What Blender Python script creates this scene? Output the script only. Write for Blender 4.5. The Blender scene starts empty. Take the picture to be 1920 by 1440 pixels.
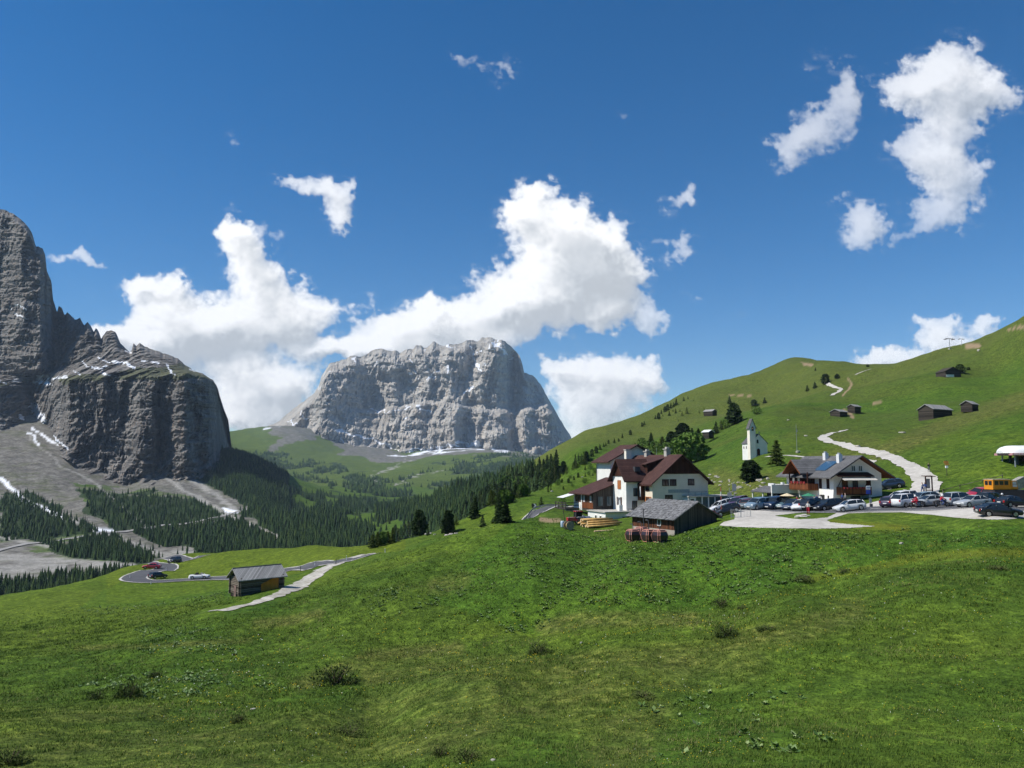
import bpy, bmesh, math, random
import numpy as np
from mathutils import Vector, Matrix

# ------------------------------------------------------------------ camera, sky, sun, exposure
C = bpy.context.scene
COL = C.collection
F = 1450.0                       # focal length in photo pixels (photo is 1920 wide)
PITCH = math.atan(150.0 / F)
CP, SP = math.cos(PITCH), math.sin(PITCH)

cam_d = bpy.data.cameras.new("camera")
cam = bpy.data.objects.new("camera", cam_d)
COL.objects.link(cam)
cam_d.sensor_width = 36.0
cam_d.lens = 36.0 * F / 1920.0
cam_d.clip_start = 0.1
cam_d.clip_end = 80000.0
cam.location = (0, 0, 0)
cam.rotation_euler = (math.pi / 2 + PITCH, 0, 0)
C.camera = cam

SUN_EL = math.radians(50)
SUN_DIR = Vector((-0.985, -0.17, 0)).normalized() * math.cos(SUN_EL) + Vector((0, 0, math.sin(SUN_EL)))
SKY_STRENGTH = 0.108
world = bpy.data.worlds.new("World")
C.world = world
world.use_nodes = True
wn = world.node_tree
wn.nodes.clear()
w_out = wn.nodes.new('ShaderNodeOutputWorld')
w_bg = wn.nodes.new('ShaderNodeBackground')
w_sky = wn.nodes.new('ShaderNodeTexSky')
w_sky.sky_type = 'NISHITA'
w_sky.sun_disc = False
w_sky.sun_elevation = SUN_EL
w_sky.sun_rotation = math.atan2(SUN_DIR.x, SUN_DIR.y)
w_sky.altitude = 2200
w_sky.air_density = 1.0
w_sky.dust_density = 0.3
w_sky.ozone_density = 2.2
w_hs = wn.nodes.new('ShaderNodeHueSaturation')
w_hs.inputs['Saturation'].default_value = 1.40
wn.links.new(w_sky.outputs[0], w_hs.inputs['Color'])
wn.links.new(w_hs.outputs[0], w_bg.inputs[0])
w_bg.inputs[1].default_value = SKY_STRENGTH
wn.links.new(w_bg.outputs[0], w_out.inputs[0])

sun_d = bpy.data.lights.new("sun", 'SUN')
sun_d.energy = 4.9
sun_d.angle = math.radians(0.53)
sun_d.color = (1.0, 0.955, 0.88)
sun = bpy.data.objects.new("sun", sun_d)
COL.objects.link(sun)
sun.rotation_euler = SUN_DIR.to_track_quat('Z', 'Y').to_euler()

C.view_settings.view_transform = 'Standard'
C.view_settings.look = 'None'
C.view_settings.exposure = 0.18
C.view_settings.gamma = 1.0
C.render.engine = 'CYCLES'
C.cycles.max_bounces = 6
C.cycles.diffuse_bounces = 2
C.cycles.glossy_bounces = 2
C.cycles.transmission_bounces = 3
C.cycles.transparent_max_bounces = 8
C.cycles.volume_bounces = 0
C.cycles.use_denoising = True
C.cycles.caustics_reflective = False
C.cycles.caustics_refractive = False

R = np.random.RandomState(7)
rnd = random.Random(11)

# ------------------------------------------------------------------ pixel <-> world
def P(px, py, D):
    """a point at forward distance D that the photo shows at (px, py)"""
    xc = (px - 960.0) / F; yc = -(py - 720.0) / F
    f = CP - yc * SP
    return (xc * D / f, D, (SP + yc * CP) * D / f)

def proj(x, y, z):
    d = y * CP + z * SP
    u = -y * SP + z * CP
    d = np.where(np.abs(d) < 1e-6, 1e-6, d)
    return 960.0 + F * x / d, 720.0 - F * u / d

# ------------------------------------------------------------------ noise
_PERM = np.random.RandomState(3).permutation(256).astype(np.int64)
_PERM = np.concatenate([_PERM, _PERM, _PERM])
_G = np.random.RandomState(5).normal(size=(256, 3)); _G /= np.linalg.norm(_G, axis=1)[:, None]

def pnoise(x, y, z=0.0):
    x, y, z = np.broadcast_arrays(np.asarray(x, float), np.asarray(y, float), np.asarray(z, float))
    xi = np.floor(x).astype(np.int64); yi = np.floor(y).astype(np.int64); zi = np.floor(z).astype(np.int64)
    xf = x - xi; yf = y - yi; zf = z - zi
    xi &= 255; yi &= 255; zi &= 255
    fade = lambda t: t * t * t * (t * (t * 6 - 15) + 10)
    u, v, w = fade(xf), fade(yf), fade(zf)
    def g(i, j, k):
        h = _PERM[_PERM[_PERM[(xi + i) & 255] + ((yi + j) & 255)] + ((zi + k) & 255)]
        gr = _G[h]
        return gr[..., 0] * (xf - i) + gr[..., 1] * (yf - j) + gr[..., 2] * (zf - k)
    l = lambda a, b, t: a + (b - a) * t
    return 1.6 * l(l(l(g(0,0,0), g(1,0,0), u), l(g(0,1,0), g(1,1,0), u), v),
             l(l(g(0,0,1), g(1,0,1), u), l(g(0,1,1), g(1,1,1), u), v), w)

def fbm(x, y, z=0.0, o=4, gain=0.5):
    s = 0; a = 1.0; f = 1.0
    for i in range(o):
        s = s + a * pnoise(x * f + 17.3 * i, y * f + 5.1 * i, np.asarray(z) * f + 3.7 * i); a *= gain; f *= 2.03
    return s

def ridged(x, y, z=0.0, o=4, gain=0.5):
    s = 0; a = 1.0; f = 1.0
    for i in range(o):
        s = s + a * (1 - 2 * np.abs(pnoise(x * f + 7.3 * i, y * f + 2.1 * i, np.asarray(z) * f + 9.7 * i))); a *= gain; f *= 2.07
    return s

def sstep(a, b, x):
    t = np.clip((x - a) / (b - a), 0, 1); return t * t * (3 - 2 * t)

def inpoly(px, py, poly):
    ins = np.zeros(np.shape(px), bool)
    n = len(poly)
    for i in range(n):
        x1, y1 = poly[i]; x2, y2 = poly[(i + 1) % n]
        if y1 == y2: continue
        c = ((y1 > py) != (y2 > py)) & (px < (x2 - x1) * (py - y1) / (y2 - y1) + x1)
        ins ^= c
    return ins

def polyline_dist(px, py, pts):
    best = np.full(np.shape(px), 1e9)
    for (x1, y1), (x2, y2) in zip(pts[:-1], pts[1:]):
        dx, dy = x2 - x1, y2 - y1
        t = np.clip(((px - x1) * dx + (py - y1) * dy) / (dx * dx + dy * dy + 1e-9), 0, 1)
        best = np.minimum(best, np.hypot(px - x1 - t * dx, py - y1 - t * dy))
    return best

# ------------------------------------------------------------------ objects and tags
def tag(o, label=None, cat=None, group=None, kind=None):
    if label: o['label'] = label
    if cat: o['category'] = cat
    if group: o['group'] = group
    if kind: o['kind'] = kind
    return o

def link(name, me, parent=None, loc=None, rz=0.0):
    o = bpy.data.objects.new(name, me)
    COL.objects.link(o)
    if parent is not None: o.parent = parent
    if loc is not None: o.location = loc
    if rz: o.rotation_euler = (0, 0, rz)
    return o

def empty(name, loc, rz=0.0, label=None, cat=None, group=None):
    o = link(name, None, None, loc, rz)
    o.empty_display_size = 0.3
    tag(o, label, cat, group)
    return o

def mesh_np(name, verts, faces, mats=(), smooth=False, attrs=None, midx=None):
    """verts (n,3) array, faces (m,3) or (m,4) array"""
    me = bpy.data.meshes.new(name)
    verts = np.asarray(verts, np.float32); faces = np.asarray(faces, np.int32)
    k = faces.shape[1]
    me.vertices.add(len(verts)); me.vertices.foreach_set('co', verts.ravel())
    me.loops.add(faces.size); me.loops.foreach_set('vertex_index', faces.ravel())
    me.polygons.add(len(faces))
    me.polygons.foreach_set('loop_start', np.arange(0, faces.size, k, dtype=np.int32))
    me.polygons.foreach_set('loop_total', np.full(len(faces), k, np.int32))
    if smooth: me.polygons.foreach_set('use_smooth', np.ones(len(faces), bool))
    for m in mats: me.materials.append(m)
    if midx is not None: me.polygons.foreach_set('material_index', np.asarray(midx, np.int32))
    me.update(calc_edges=True)
    for n, a in (attrs or {}).items():
        a = np.asarray(a, np.float32)
        if a.ndim == 1:
            at = me.attributes.new(n, 'FLOAT', 'POINT'); at.data.foreach_set('value', a)
        else:
            if a.shape[1] == 3: a = np.concatenate([a, np.ones((len(a), 1), np.float32)], 1)
            at = me.attributes.new(n, 'FLOAT_COLOR', 'POINT'); at.data.foreach_set('color', a.ravel())
    return me

def grid_faces(nr, nc):
    i = np.arange(nr - 1)[:, None] * nc + np.arange(nc - 1)[None, :]
    i = i.ravel()
    return np.stack([i, i + 1, i + nc + 1, i + nc], 1)

# ------------------------------------------------------------------ materials
class NT:
    def __init__(s, name, rough=0.9, spec=0.2):
        s.m = bpy.data.materials.new(name); s.m.use_nodes = True
        s.t = s.m.node_tree; s.b = s.t.nodes['Principled BSDF']; s.out = s.t.nodes['Material Output']
        s.b.inputs['Roughness'].default_value = rough
        s.b.inputs['Specular IOR Level'].default_value = spec
    def n(s, kind, **kw):
        nd = s.t.nodes.new(kind)
        for k, v in kw.items(): setattr(nd, k, v)
        return nd
    def l(s, a, b): s.t.links.new(a, b)
    def val(s, sock, v):
        if hasattr(v, 'is_linked'): s.l(v, sock)
        else: sock.default_value = v
    def coord(s, which='Object', scale=None):
        tc = s.n('ShaderNodeTexCoord'); o = tc.outputs[which]
        if scale is None: return o
        mp = s.n('ShaderNodeMapping'); s.l(o, mp.inputs[0]); mp.inputs['Scale'].default_value = scale
        return mp.outputs[0]
    def pos(s, scale=(1, 1, 1)):
        g = s.n('ShaderNodeNewGeometry')
        mp = s.n('ShaderNodeMapping'); s.l(g.outputs['Position'], mp.inputs[0]); mp.inputs['Scale'].default_value = scale
        return mp.outputs[0]
    def noise(s, vec, scale=1, detail=3, rough=0.6, dist=0.0):
        nd = s.n('ShaderNodeTexNoise'); s.l(vec, nd.inputs['Vector'])
        nd.inputs['Scale'].default_value = scale; nd.inputs['Detail'].default_value = detail
        nd.inputs['Roughness'].default_value = rough; nd.inputs['Distortion'].default_value = dist
        return nd.outputs[0]
    def vor(s, vec, scale=1, feat='F1', out=0):
        nd = s.n('ShaderNodeTexVoronoi'); nd.feature = feat; s.l(vec, nd.inputs['Vector']); nd.inputs['Scale'].default_value = scale
        return nd.outputs[out]
    def ramp(s, fac, stops, mode='LINEAR'):
        nd = s.n('ShaderNodeValToRGB'); cr = nd.color_ramp; cr.interpolation = mode
        while len(cr.elements) < len(stops): cr.elements.new(0.5)
        for e, (p, c) in zip(cr.elements, stops):
            e.position = p; e.color = (c, c, c, 1) if isinstance(c, (int, float)) else tuple(c) + (1,)
        s.l(fac, nd.inputs[0]); return nd.outputs[0]
    def mix(s, fac, a, b, mode='MIX'):
        nd = s.n('ShaderNodeMix', data_type='RGBA', blend_type=mode)
        s.val(nd.inputs['Factor'], fac)
        for sk, v in ((nd.inputs['A'], a), (nd.inputs['B'], b)):
            if hasattr(v, 'is_linked'): s.l(v, sk)
            else: sk.default_value = tuple(v) + (1,) if len(v) == 3 else v
        return nd.outputs['Result']
    def math(s, op, a, b=0.5, clamp=False):
        nd = s.n('ShaderNodeMath', operation=op); nd.use_clamp = clamp
        s.val(nd.inputs[0], a); s.val(nd.inputs[1], b); return nd.outputs[0]
    def attr(s, name, out='Fac'):
        nd = s.n('ShaderNodeAttribute'); nd.attribute_name = name; return nd.outputs[out]
    def sep(s, col):
        nd = s.n('ShaderNodeSeparateColor'); s.l(col, nd.inputs[0]); return nd.outputs
    def bump(s, h, strength=0.5, dist=0.1):
        nd = s.n('ShaderNodeBump'); nd.inputs['Strength'].default_value = strength; nd.inputs['Distance'].default_value = dist
        s.l(h, nd.inputs['Height']); s.l(nd.outputs[0], s.b.inputs['Normal'])
    def color(s, c): s.val(s.b.inputs['Base Color'], c if hasattr(c, 'is_linked') else tuple(c) + (1,))
    def done(s, c=None):
        if c is not None: s.color(c)
        return s.m

_mats = {}
def simple(name, col, rough=0.7, spec=0.3, metal=0.0, var=0.12, scale=3.0, bump=0.0, coat=0.0):
    if name in _mats: return _mats[name]
    t = NT(name, rough, spec)
    t.b.inputs['Metallic'].default_value = metal
    if coat: t.b.inputs['Coat Weight'].default_value = coat
    v = t.noise(t.coord('Object'), scale, 4)
    lo = tuple(max(0, c * (1 - var)) for c in col); hi = tuple(min(1, c * (1 + var)) for c in col)
    c = t.ramp(v, [(0.3, lo), (0.7, hi)])
    if bump: t.bump(t.noise(t.coord('Object'), scale * 4, 3), bump, 0.05)
    _mats[name] = t.done(c)
    return _mats[name]
# ------------------------------------------------------------------ the ground as one sheet
CTRL = """
-250 1440 33|0 1440 32|480 1440 30|960 1440 28|1440 1440 27|1920 1440 26|2150 1440 26
-200 1360 44|0 1360 43|480 1360 40|960 1350 37|1440 1340 36|1920 1320 34|2150 1310 33
1920 1200 45|1920 1100 58|1920 1045 70|1700 1072 68|1700 1066 74|1500 1114 65|1500 1106 74|1300 1162 61|1300 1150 75|1150 1196 59|1150 1182 75|1000 1226 57|1000 1210 74|870 1246 55|870 1230 73|750 1264 53|750 1246 71|650 1288 51|650 1270 68|560 1308 50|560 1292 64|300 1322 56|0 1300 64|-200 1290 66
2150 1200 45|2150 1040 70|2150 1000 82
1700 1250 42|1300 1280 44|1000 1310 44|700 1350 45
1920 1000 80|1920 978 85|1900 966 88|1860 968 87
1750 1000 87|1750 978 92|1700 962 99|1800 951 100|1900 950 103|1860 943 109|1920 944 107
1500 1090 76|1500 1040 84|1500 992 92|1640 992 90|1640 975 95|1585 963 104|1500 964 109|1450 962 114|1365 958 121|1365 990 100|1450 985 97|1550 950 118|1640 942 116
1300 1128 81|1300 1060 88|1330 985 105|1300 990 106|1345 974 110|1262 1005 104.5|1200 1013 103|1180 1060 90|1340 975 115
1000 1180 81|1000 1100 88|1000 1020 108|1000 982 122|1080 990 117|1060 976 124|1150 985 121|1120 1040 102
1100 979 132|1160 977 133|1200 968 140|1300 960 138|1350 955 128
940 982 124|968 978 124|988 974 126|1000 966 150|1050 955 152|1000 955 172
750 1205 80|750 1130 88|750 1060 112|800 1013 132|880 992 128|850 1040 112
710 1036 140|660 1050 142|620 1065 134|570 1100 118|480 1135 100|380 1152 98
600 1190 84|560 1236 76|400 1230 76|200 1240 80|0 1230 84|-200 1220 88
450 1118 109|530 1102 112|500 1092 135
0 1180 112|150 1160 115|300 1130 130|0 1117 172|-200 1150 150|-200 1130 180|150 1092 188|270 1086 180|385 1086 178|470 1078 178|560 1066 160
280 1060 228|340 1056 225|330 1042 255|250 1062 224|430 1038 250|500 1035 240|560 1033 232|620 1030 218|700 1025 196|770 1010 178
850 983 200|900 965 215|960 940 235|940 975 168|1000 925 250|1050 900 270|1040 940 190
"""
# hidden or given straight as (px column, forward distance, height)
HID = """
0 240 -52|0 350 -80|150 260 -52|150 380 -82|250 270 -44|250 380 -80|350 300 -44|350 420 -84|500 290 -46|500 400 -78|500 550 -94|700 240 -36|700 330 -66|700 500 -88|-200 260 -60|-200 400 -88
850 250 -36|850 350 -60|1000 320 -25|1000 420 -40|0 500 -96|350 550 -96|1100 400 -5
960 8 -3.2|960 14 -6.2|0 8 -3.4|0 15 -7.0|1920 8 -3.0|1920 14 -5.8|960 3.5 -1.9|0 3.5 -1.9|1920 3.5 -1.9|-300 3.5 -1.9|2250 3.5 -1.9|2250 12 -5.0|-300 14 -6.8
800 150 -15.9|850 148 -15.4|880 146 -14.6|930 139 -12.8|960 141 -12.6|745 147 -16.9|1200 175 -9.2|1120 178 -9.8|1300 158 -8.2|1250 185 -8.5
1300 68 -14.1|1150 67 -15.5|1000 65 -16.6|870 64 -17.1|750 62 -17.5|650 59 -17.6|560 57 -17.8|1500 70 -12.0
960 20 -8.4|0 22 -9.4|1920 19 -7.6
1100 700 30|1100 1100 -40|1250 950 60|1250 1400 20|1400 1100 80|1400 1600 50|1550 1200 90|1550 900 85|1700 800 70|1920 700 110|2200 700 130|2200 1300 120|1800 1500 80
1100 2500 -80|1300 3000 -80|1600 3000 -60|1920 3000 -60|2200 3000 -60
-300 9000 60|960 9000 60|2200 9000 60|430 5600 120|800 6000 100|1080 6000 60
-300 2600 250|0 2600 240|300 2500 150|450 2600 0|-300 4500 200|100 4500 150
960 1400 -80|1000 2000 -90|850 1600 -85
"""
FAR = """
50 1104 600|150 1085 640|240 1062 700|0 1090 640|0 1055 760|150 1050 770|280 1040 840|350 1038 850|500 1030 820|600 1026 800|700 1022 760|-200 1080 650|-200 1050 770
0 1030 880|100 1015 930|210 1002 980|300 990 1050|400 970 1150|480 955 1250|-200 1030 880
0 900 1350|100 900 1380|200 950 1150|50 806 1740|0 802 1750|-200 800 1760|130 838 1660|180 872 1580|240 905 1500|290 886 1540|340 885 1550|400 880 1560|300 930 1330|380 925 1400
430 862 1640|470 885 1560|520 935 1480|450 930 1400|500 965 1250|530 960 1450
600 1000 900|600 960 1200|600 940 1600|640 1000 920|560 980 1050
700 1000 850|740 975 1000|700 960 1300|650 945 1600
800 1005 650|800 975 800|800 940 1050|760 945 1150
900 960 520|900 930 700|900 903 900|950 890 900|1000 880 850|850 912 980|960 930 520|1000 905 520|1040 890 450
600 915 2500|700 905 2700|800 905 2800|500 900 2600|450 870 3000
600 880 3500|700 880 3600|800 875 3700|900 870 3500|1000 865 3600|1050 862 3800
440 835 4400|500 820 4600|560 810 4800|600 850 4300|700 860 4400|760 862 4400|850 848 4600|950 850 4700|1030 862 4700|1080 866 4800|1120 872 4800
430 812 5000|480 806 5100|530 800 5200
1080 868 420|1100 885 300|1100 925 230|1160 840 480|1200 850 380|1180 880 260|1240 900 200|1240 800 620|1240 767 700|1180 805 640|1130 828 560
1290 872 255|1340 882 215|1380 905 165|1440 925 140|1330 915 190|1330 945 165|1335 957 141|1352 956 137|1352 950 150|1400 940 134|1460 939 128|1375 936 148
1350 830 330|1350 780 560|1350 717 840|1420 700 900|1470 686 950|1510 684 950|1450 730 700|1500 735 620|1540 692 860
1418 856 200|1470 855 190|1460 880 165|1420 815 270|1420 785 360|1480 760 420|1500 800 300|1560 815 235
1565 776 330|1608 772 340|1600 740 450|1580 683 700|1530 700 640|1625 687 640|1680 680 610|1740 662 590|1800 650 550|1860 635 500|1920 612 450|2100 540 400|2150 520 390
1650 720 500|1700 760 330|1775 776 250|1840 765 262|1790 704 400|1880 690 420|1920 740 250|1920 680 400|2100 720 230|2100 640 330
1700 800 235|1650 830 190|1700 850 165|1720 880 145|1725 905 132|1730 935 116|1650 870 158|1640 910 136|1600 870 170
1800 850 150|1800 900 128|1850 870 132|1900 905 122|1920 870 128|1880 800 170|1780 800 215|2100 900 115|2100 950 100
"""
def _rows(s):
    return [tuple(float(v) for v in q.split()) for ln in s.strip().splitlines() for q in ln.split('|')]
_pts = []
for px, py, D in _rows(CTRL) + _rows(FAR):
    x, y, z = P(px, py, D); _pts.append((math.atan2(x, y), math.log(math.hypot(x, y)), z / math.hypot(x, y)))
for px, D, z in _rows(HID):
    x = (px - 960) / F * D; _pts.append((math.atan2(x, D), math.log(math.hypot(x, D)), z / math.hypot(x, D)))
_pts = np.array(_pts)
KA = 3.2                                   # azimuth counts this much against log distance
def _tps_fit(A, B, T, lam=4e-4):
    n = len(A)
    X = np.stack([A * KA, B], 1)
    d2 = ((X[:, None] - X[None]) ** 2).sum(-1) + 1e-6
    K = 0.5 * d2 * np.log(d2)
    K += lam * np.eye(n)
    Q = np.concatenate([np.ones((n, 1)), X], 1)
    M = np.zeros((n + 3, n + 3)); M[:n, :n] = K; M[:n, n:] = Q; M[n:, :n] = Q.T
    w = np.linalg.solve(M, np.concatenate([T, np.zeros(3)]))
    return X, w
_X, _W = _tps_fit(_pts[:, 0], _pts[:, 1], _pts[:, 2])
GA = np.linspace(-0.76, 0.76, 360); GL = np.linspace(math.log(3.0), math.log(9000.0), 420)
_ga, _gl = np.meshgrid(GA * KA, GL)
_gt = np.zeros(_ga.shape)
for i in range(len(_X)):
    d2 = (_ga - _X[i, 0]) ** 2 + (_gl - _X[i, 1]) ** 2 + 1e-6
    _gt += _W[i] * 0.5 * d2 * np.log(d2)
_gt += _W[-3] + _W[-2] * _ga + _W[-1] * _gl

def _tbase(a, lr):
    fa = (np.clip(a, GA[0], GA[-1]) - GA[0]) / (GA[1] - GA[0]); fl = (np.clip(lr, GL[0], GL[-1]) - GL[0]) / (GL[1] - GL[0])
    ia = np.clip(fa.astype(int), 0, len(GA) - 2); il = np.clip(fl.astype(int), 0, len(GL) - 2)
    ua = fa - ia; ul = fl - il
    return (_gt[il, ia] * (1 - ua) * (1 - ul) + _gt[il, ia + 1] * ua * (1 - ul) + _gt[il + 1, ia] * (1 - ua) * ul + _gt[il + 1, ia + 1] * ua * ul)

# flat ground wanted round the lot and the buildings: (x, y, radius)
def _flatness(x, y):
    px = 960 + F * x / np.maximum(y, 1)
    lot = sstep(84, 92, y) * (1 - sstep(128, 160, y)) * sstep(1010, 1060, px)
    hut = np.exp(-(((x + 35) ** 2 + (y - 112) ** 2) / 12 ** 2))
    rd = sstep(165, 172, y) * (1 - sstep(185, 200, y)) * (1 - sstep(560, 700, px)) * sstep(200, 260, px)
    return np.clip(lot + hut + rd, 0, 1)

def terrain_h(x, y):
    x = np.asarray(x, float); y = np.asarray(y, float)
    r = np.hypot(x, y); a = np.arctan2(x, y); lr = np.log(np.maximum(r, 3.0))
    h = _tbase(a, lr) * r
    k = 1 - 0.93 * _flatness(x, y)
    n = 0.5 * fbm(x / 16, y / 16, 0, 3) * sstep(14, 40, r)
    n += 0.16 * fbm(x / 3.1, y / 3.1, 5, 3) * sstep(10, 25, r) * (1 - sstep(200, 500, r))
    n += 2.2 * fbm(x / 70, y / 70, 9, 3) * sstep(160, 450, r)
    hs = sstep(190, 380, r) * (1 - sstep(1300, 1800, r)) * sstep(.12, .2, a)
    n += hs * (1.6 * fbm(x / 38, y / 38, 3, 3) + 5.0 * fbm((x + .6 * y) / 130, (y - .6 * x) / 330, 6, 3))
    n += 11 * ridged(x / 420, y / 420, 2, 4) * sstep(1500, 3500, r)
    # fall-line ribs of the scree
    n += 3.0 * ridged((x * 0.8 + y * 0.6) / 90, (y * 0.8 - x * 0.6) / 420, 2, 3) * sstep(850, 1100, r) * (1 - sstep(1700, 2000, r)) * (1 - sstep(-0.3, -0.2, a))
    return h + n * k

def hit(px, py, dmin=20.0, dmax=8000.0, n=900):
    """where the sight line through a photo pixel first meets the ground (arrays ok)"""
    px = np.atleast_1d(np.asarray(px, float)); py = np.atleast_1d(np.asarray(py, float))
    xc = (px - 960.0) / F; yc = -(py - 720.0) / F; f = CP - yc * SP
    sx = xc / f; sz = (SP + yc * CP) / f
    dmin = np.broadcast_to(np.asarray(dmin, float), px.shape); dmax = np.broadcast_to(np.asarray(dmax, float), px.shape)
    res = np.full(px.shape, np.nan); prevd = dmin.copy(); done = np.zeros(px.shape, bool)
    pg = terrain_h(sx * prevd, prevd) - sz * prevd
    for i in range(1, n + 1):
        d = dmin * (dmax / dmin) ** (i / n)
        g = terrain_h(sx * d, d) - sz * d
        c = (~done) & (pg < 0) & (g >= 0)
        res[c] = (prevd + (d - prevd) * (-pg) / (g - pg + 1e-9))[c]
        done |= c
        if done.all(): break
        prevd = d; pg = g
    return sx * res, res, sz * res

def hit1(px, py, dmin=20.0, dmax=3000.0):
    x, y, z = hit(px, py, dmin, dmax, 700)
    k = 0
    while np.isnan(y[0]) and k < 40:
        k += 1; x, y, z = hit(px, py + k, dmin, dmax)
    if np.isnan(y[0]): raise ValueError(f'no ground at {px},{py}')
    return float(x[0]), float(y[0]), float(terrain_h(x[0], y[0]))

# the polar grid
_af = np.radians(np.arange(-38.5, 38.501, 0.075))
_ac = np.radians(np.concatenate([np.arange(-180, -38.6, 4.0), ]))
AZ = np.concatenate([_ac, _af, -_ac[::-1]])
RR = [2.0]
while RR[-1] < 9000:
    r = RR[-1]
    RR.append(r * (1.05 if r < 24 else 1.0095 if r < 330 else 1.012 if r < 560 else 1.0085 if r < 2000 else 1.0095 if r < 6000 else 1.03))
RR = np.array(RR)
_A, _R = np.meshgrid(AZ, RR)
TX = np.sin(_A) * _R; TY = np.cos(_A) * _R
TZ = terrain_h(TX, TY)
TZ = np.where(_R < 3.0, np.minimum(TZ, -1.9), TZ)
TPX, TPY = proj(TX, TY, TZ)
NR, NC = TX.shape
print('terrain', NR, NC)

def mesh_ground(x, y):
    """height of the ground mesh itself"""
    x = np.asarray(x, float); y = np.asarray(y, float)
    r = np.hypot(x, y); a = np.arctan2(x, y)
    i = np.clip(np.searchsorted(RR, r) - 1, 0, NR - 2); j = np.clip(np.searchsorted(AZ, a) - 1, 0, NC - 2)
    u = (r - RR[i]) / (RR[i + 1] - RR[i]); v = (a - AZ[j]) / (AZ[j + 1] - AZ[j])
    return TZ[i, j] * (1 - u) * (1 - v) + TZ[i + 1, j] * u * (1 - v) + TZ[i, j + 1] * (1 - u) * v + TZ[i + 1, j + 1] * u * v

_TR = TZ / RR[:, None]
def hit(px, py, dmin=20.0, dmax=8000.0, n=0):
    """where the sight line through a photo pixel first meets the ground mesh beyond dmin (arrays ok)"""
    px = np.atleast_1d(np.asarray(px, float)); py = np.atleast_1d(np.asarray(py, float))
    X = np.full(px.shape, np.nan); Y = X.copy(); Z = X.copy()
    for s0 in range(0, len(px), 4000):
        q = slice(s0, s0 + 4000)
        xc = (px[q] - 960.0) / F; yc = -(py[q] - 720.0) / F; f = CP - yc * SP
        sx = xc / f; sz = (SP + yc * CP) / f; sec = np.hypot(sx, 1.0); tt = sz / sec; a = np.arctan(sx)
        j = np.clip(np.searchsorted(AZ, a) - 1, 0, NC - 2); v = (a - AZ[j]) / (AZ[j + 1] - AZ[j])
        T = _TR[:, j] * (1 - v) + _TR[:, j + 1] * v
        g = T - tt[None]
        c = (g[:-1] < 0) & (g[1:] >= 0) & (RR[:-1, None] >= dmin * sec[None]) & (RR[1:, None] <= dmax * sec[None])
        i = np.argmax(c, 0); ok = c[i, np.arange(len(i))]
        g0 = g[i, np.arange(len(i))]; g1 = g[i + 1, np.arange(len(i))]
        r = RR[i] + (RR[i + 1] - RR[i]) * (-g0) / (g1 - g0 + 1e-12)
        D = np.where(ok, r / sec, np.nan)
        X[q] = sx * D; Y[q] = D; Z[q] = sz * D
    return X, Y, Z
# ------------------------------------------------------------------ ground material and ground mesh
def warp(px, py, x, y, amp, sc):
    return px + amp * fbm(x / sc, y / sc, 1, 3), py + amp * 0.5 * fbm(x / sc, y / sc, 31, 3)

# density of the woods seen from the pass: (polygon in photo pixels, near and far limit, density, tree height)
WOODS = [
    ([(0, 925), (60, 925), (120, 960), (190, 1000), (100, 1014), (0, 1016)], 500, 1500, .62, 9),
    ([(140, 905), (250, 915), (330, 925), (430, 965), (300, 995), (225, 1002), (170, 965)], 500, 1500, .62, 9),
    ([(50, 1012), (110, 1022), (160, 1008), (230, 1003), (335, 1042), (262, 1058), (130, 1045)], 500, 1500, .95, 9),
    ([(240, 998), (300, 996), (430, 970), (470, 972), (520, 1000), (600, 1010), (710, 1035), (330, 1045), (300, 1030)], 500, 1500, .9, 10),
    ([(430, 965), (520, 930), (560, 930), (650, 950), (700, 985), (725, 1035), (600, 1030), (480, 990)], 500, 2200, 1., 11),
    ([(432, 850), (470, 880), (525, 930), (515, 950), (460, 958), (400, 925), (370, 895)], 900, 2200, .95, 10),
    ([(540, 910), (640, 925), (760, 940), (820, 925), (850, 935), (800, 985), (760, 1010), (720, 1010), (650, 990), (560, 950)], 500, 2400, .8, 11),
    ([(700, 950), (760, 935), (850, 912), (950, 888), (1045, 888), (1040, 930), (960, 945), (930, 975), (850, 992), (790, 1005), (740, 1025), (700, 1015)], 430, 1900, .95, 11),
    ([(440, 850), (500, 845), (620, 870), (700, 895), (780, 915), (760, 940), (640, 930), (540, 925)], 2000, 6000, .62, 15),
    ([(820, 872), (900, 852), (990, 850), (1075, 868), (1060, 888), (950, 888), (860, 912), (780, 918), (740, 900)], 2000, 6000, .66, 15),
    ([(-60, 1090), (60, 1088), (130, 1068), (240, 1062), (255, 1076), (140, 1106), (60, 1116), (-60, 1122)], 450, 900, .6, 8),
]
CLEAR = [
    [(690, 978), (735, 972), (790, 985), (770, 1005), (725, 1022), (700, 1010)],
    [(545, 908), (580, 902), (620, 912), (575, 925)], [(548, 935), (575, 928), (600, 945), (570, 950)],
    [(600, 930), (640, 938), (625, 950)], [(760, 905), (800, 880), (860, 868), (830, 900), (775, 925)],
    [(640, 958), (700, 965), (690, 985), (650, 980)], [(770, 945), (850, 905), (830, 925), (790, 945)],
    [(612, 893), (632, 893), (650, 925), (640, 925)], [(560, 890), (620, 885), (640, 893), (600, 903)],
    [(420, 965), (450, 962), (530, 1008), (515, 1012)], [(290, 878), (350, 885), (470, 955), (430, 968), (330, 920)],
    [(200, 1000), (250, 998), (340, 1042), (300, 1048)], [(300, 1030), (360, 1028), (385, 1040), (320, 1046)],
]
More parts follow.
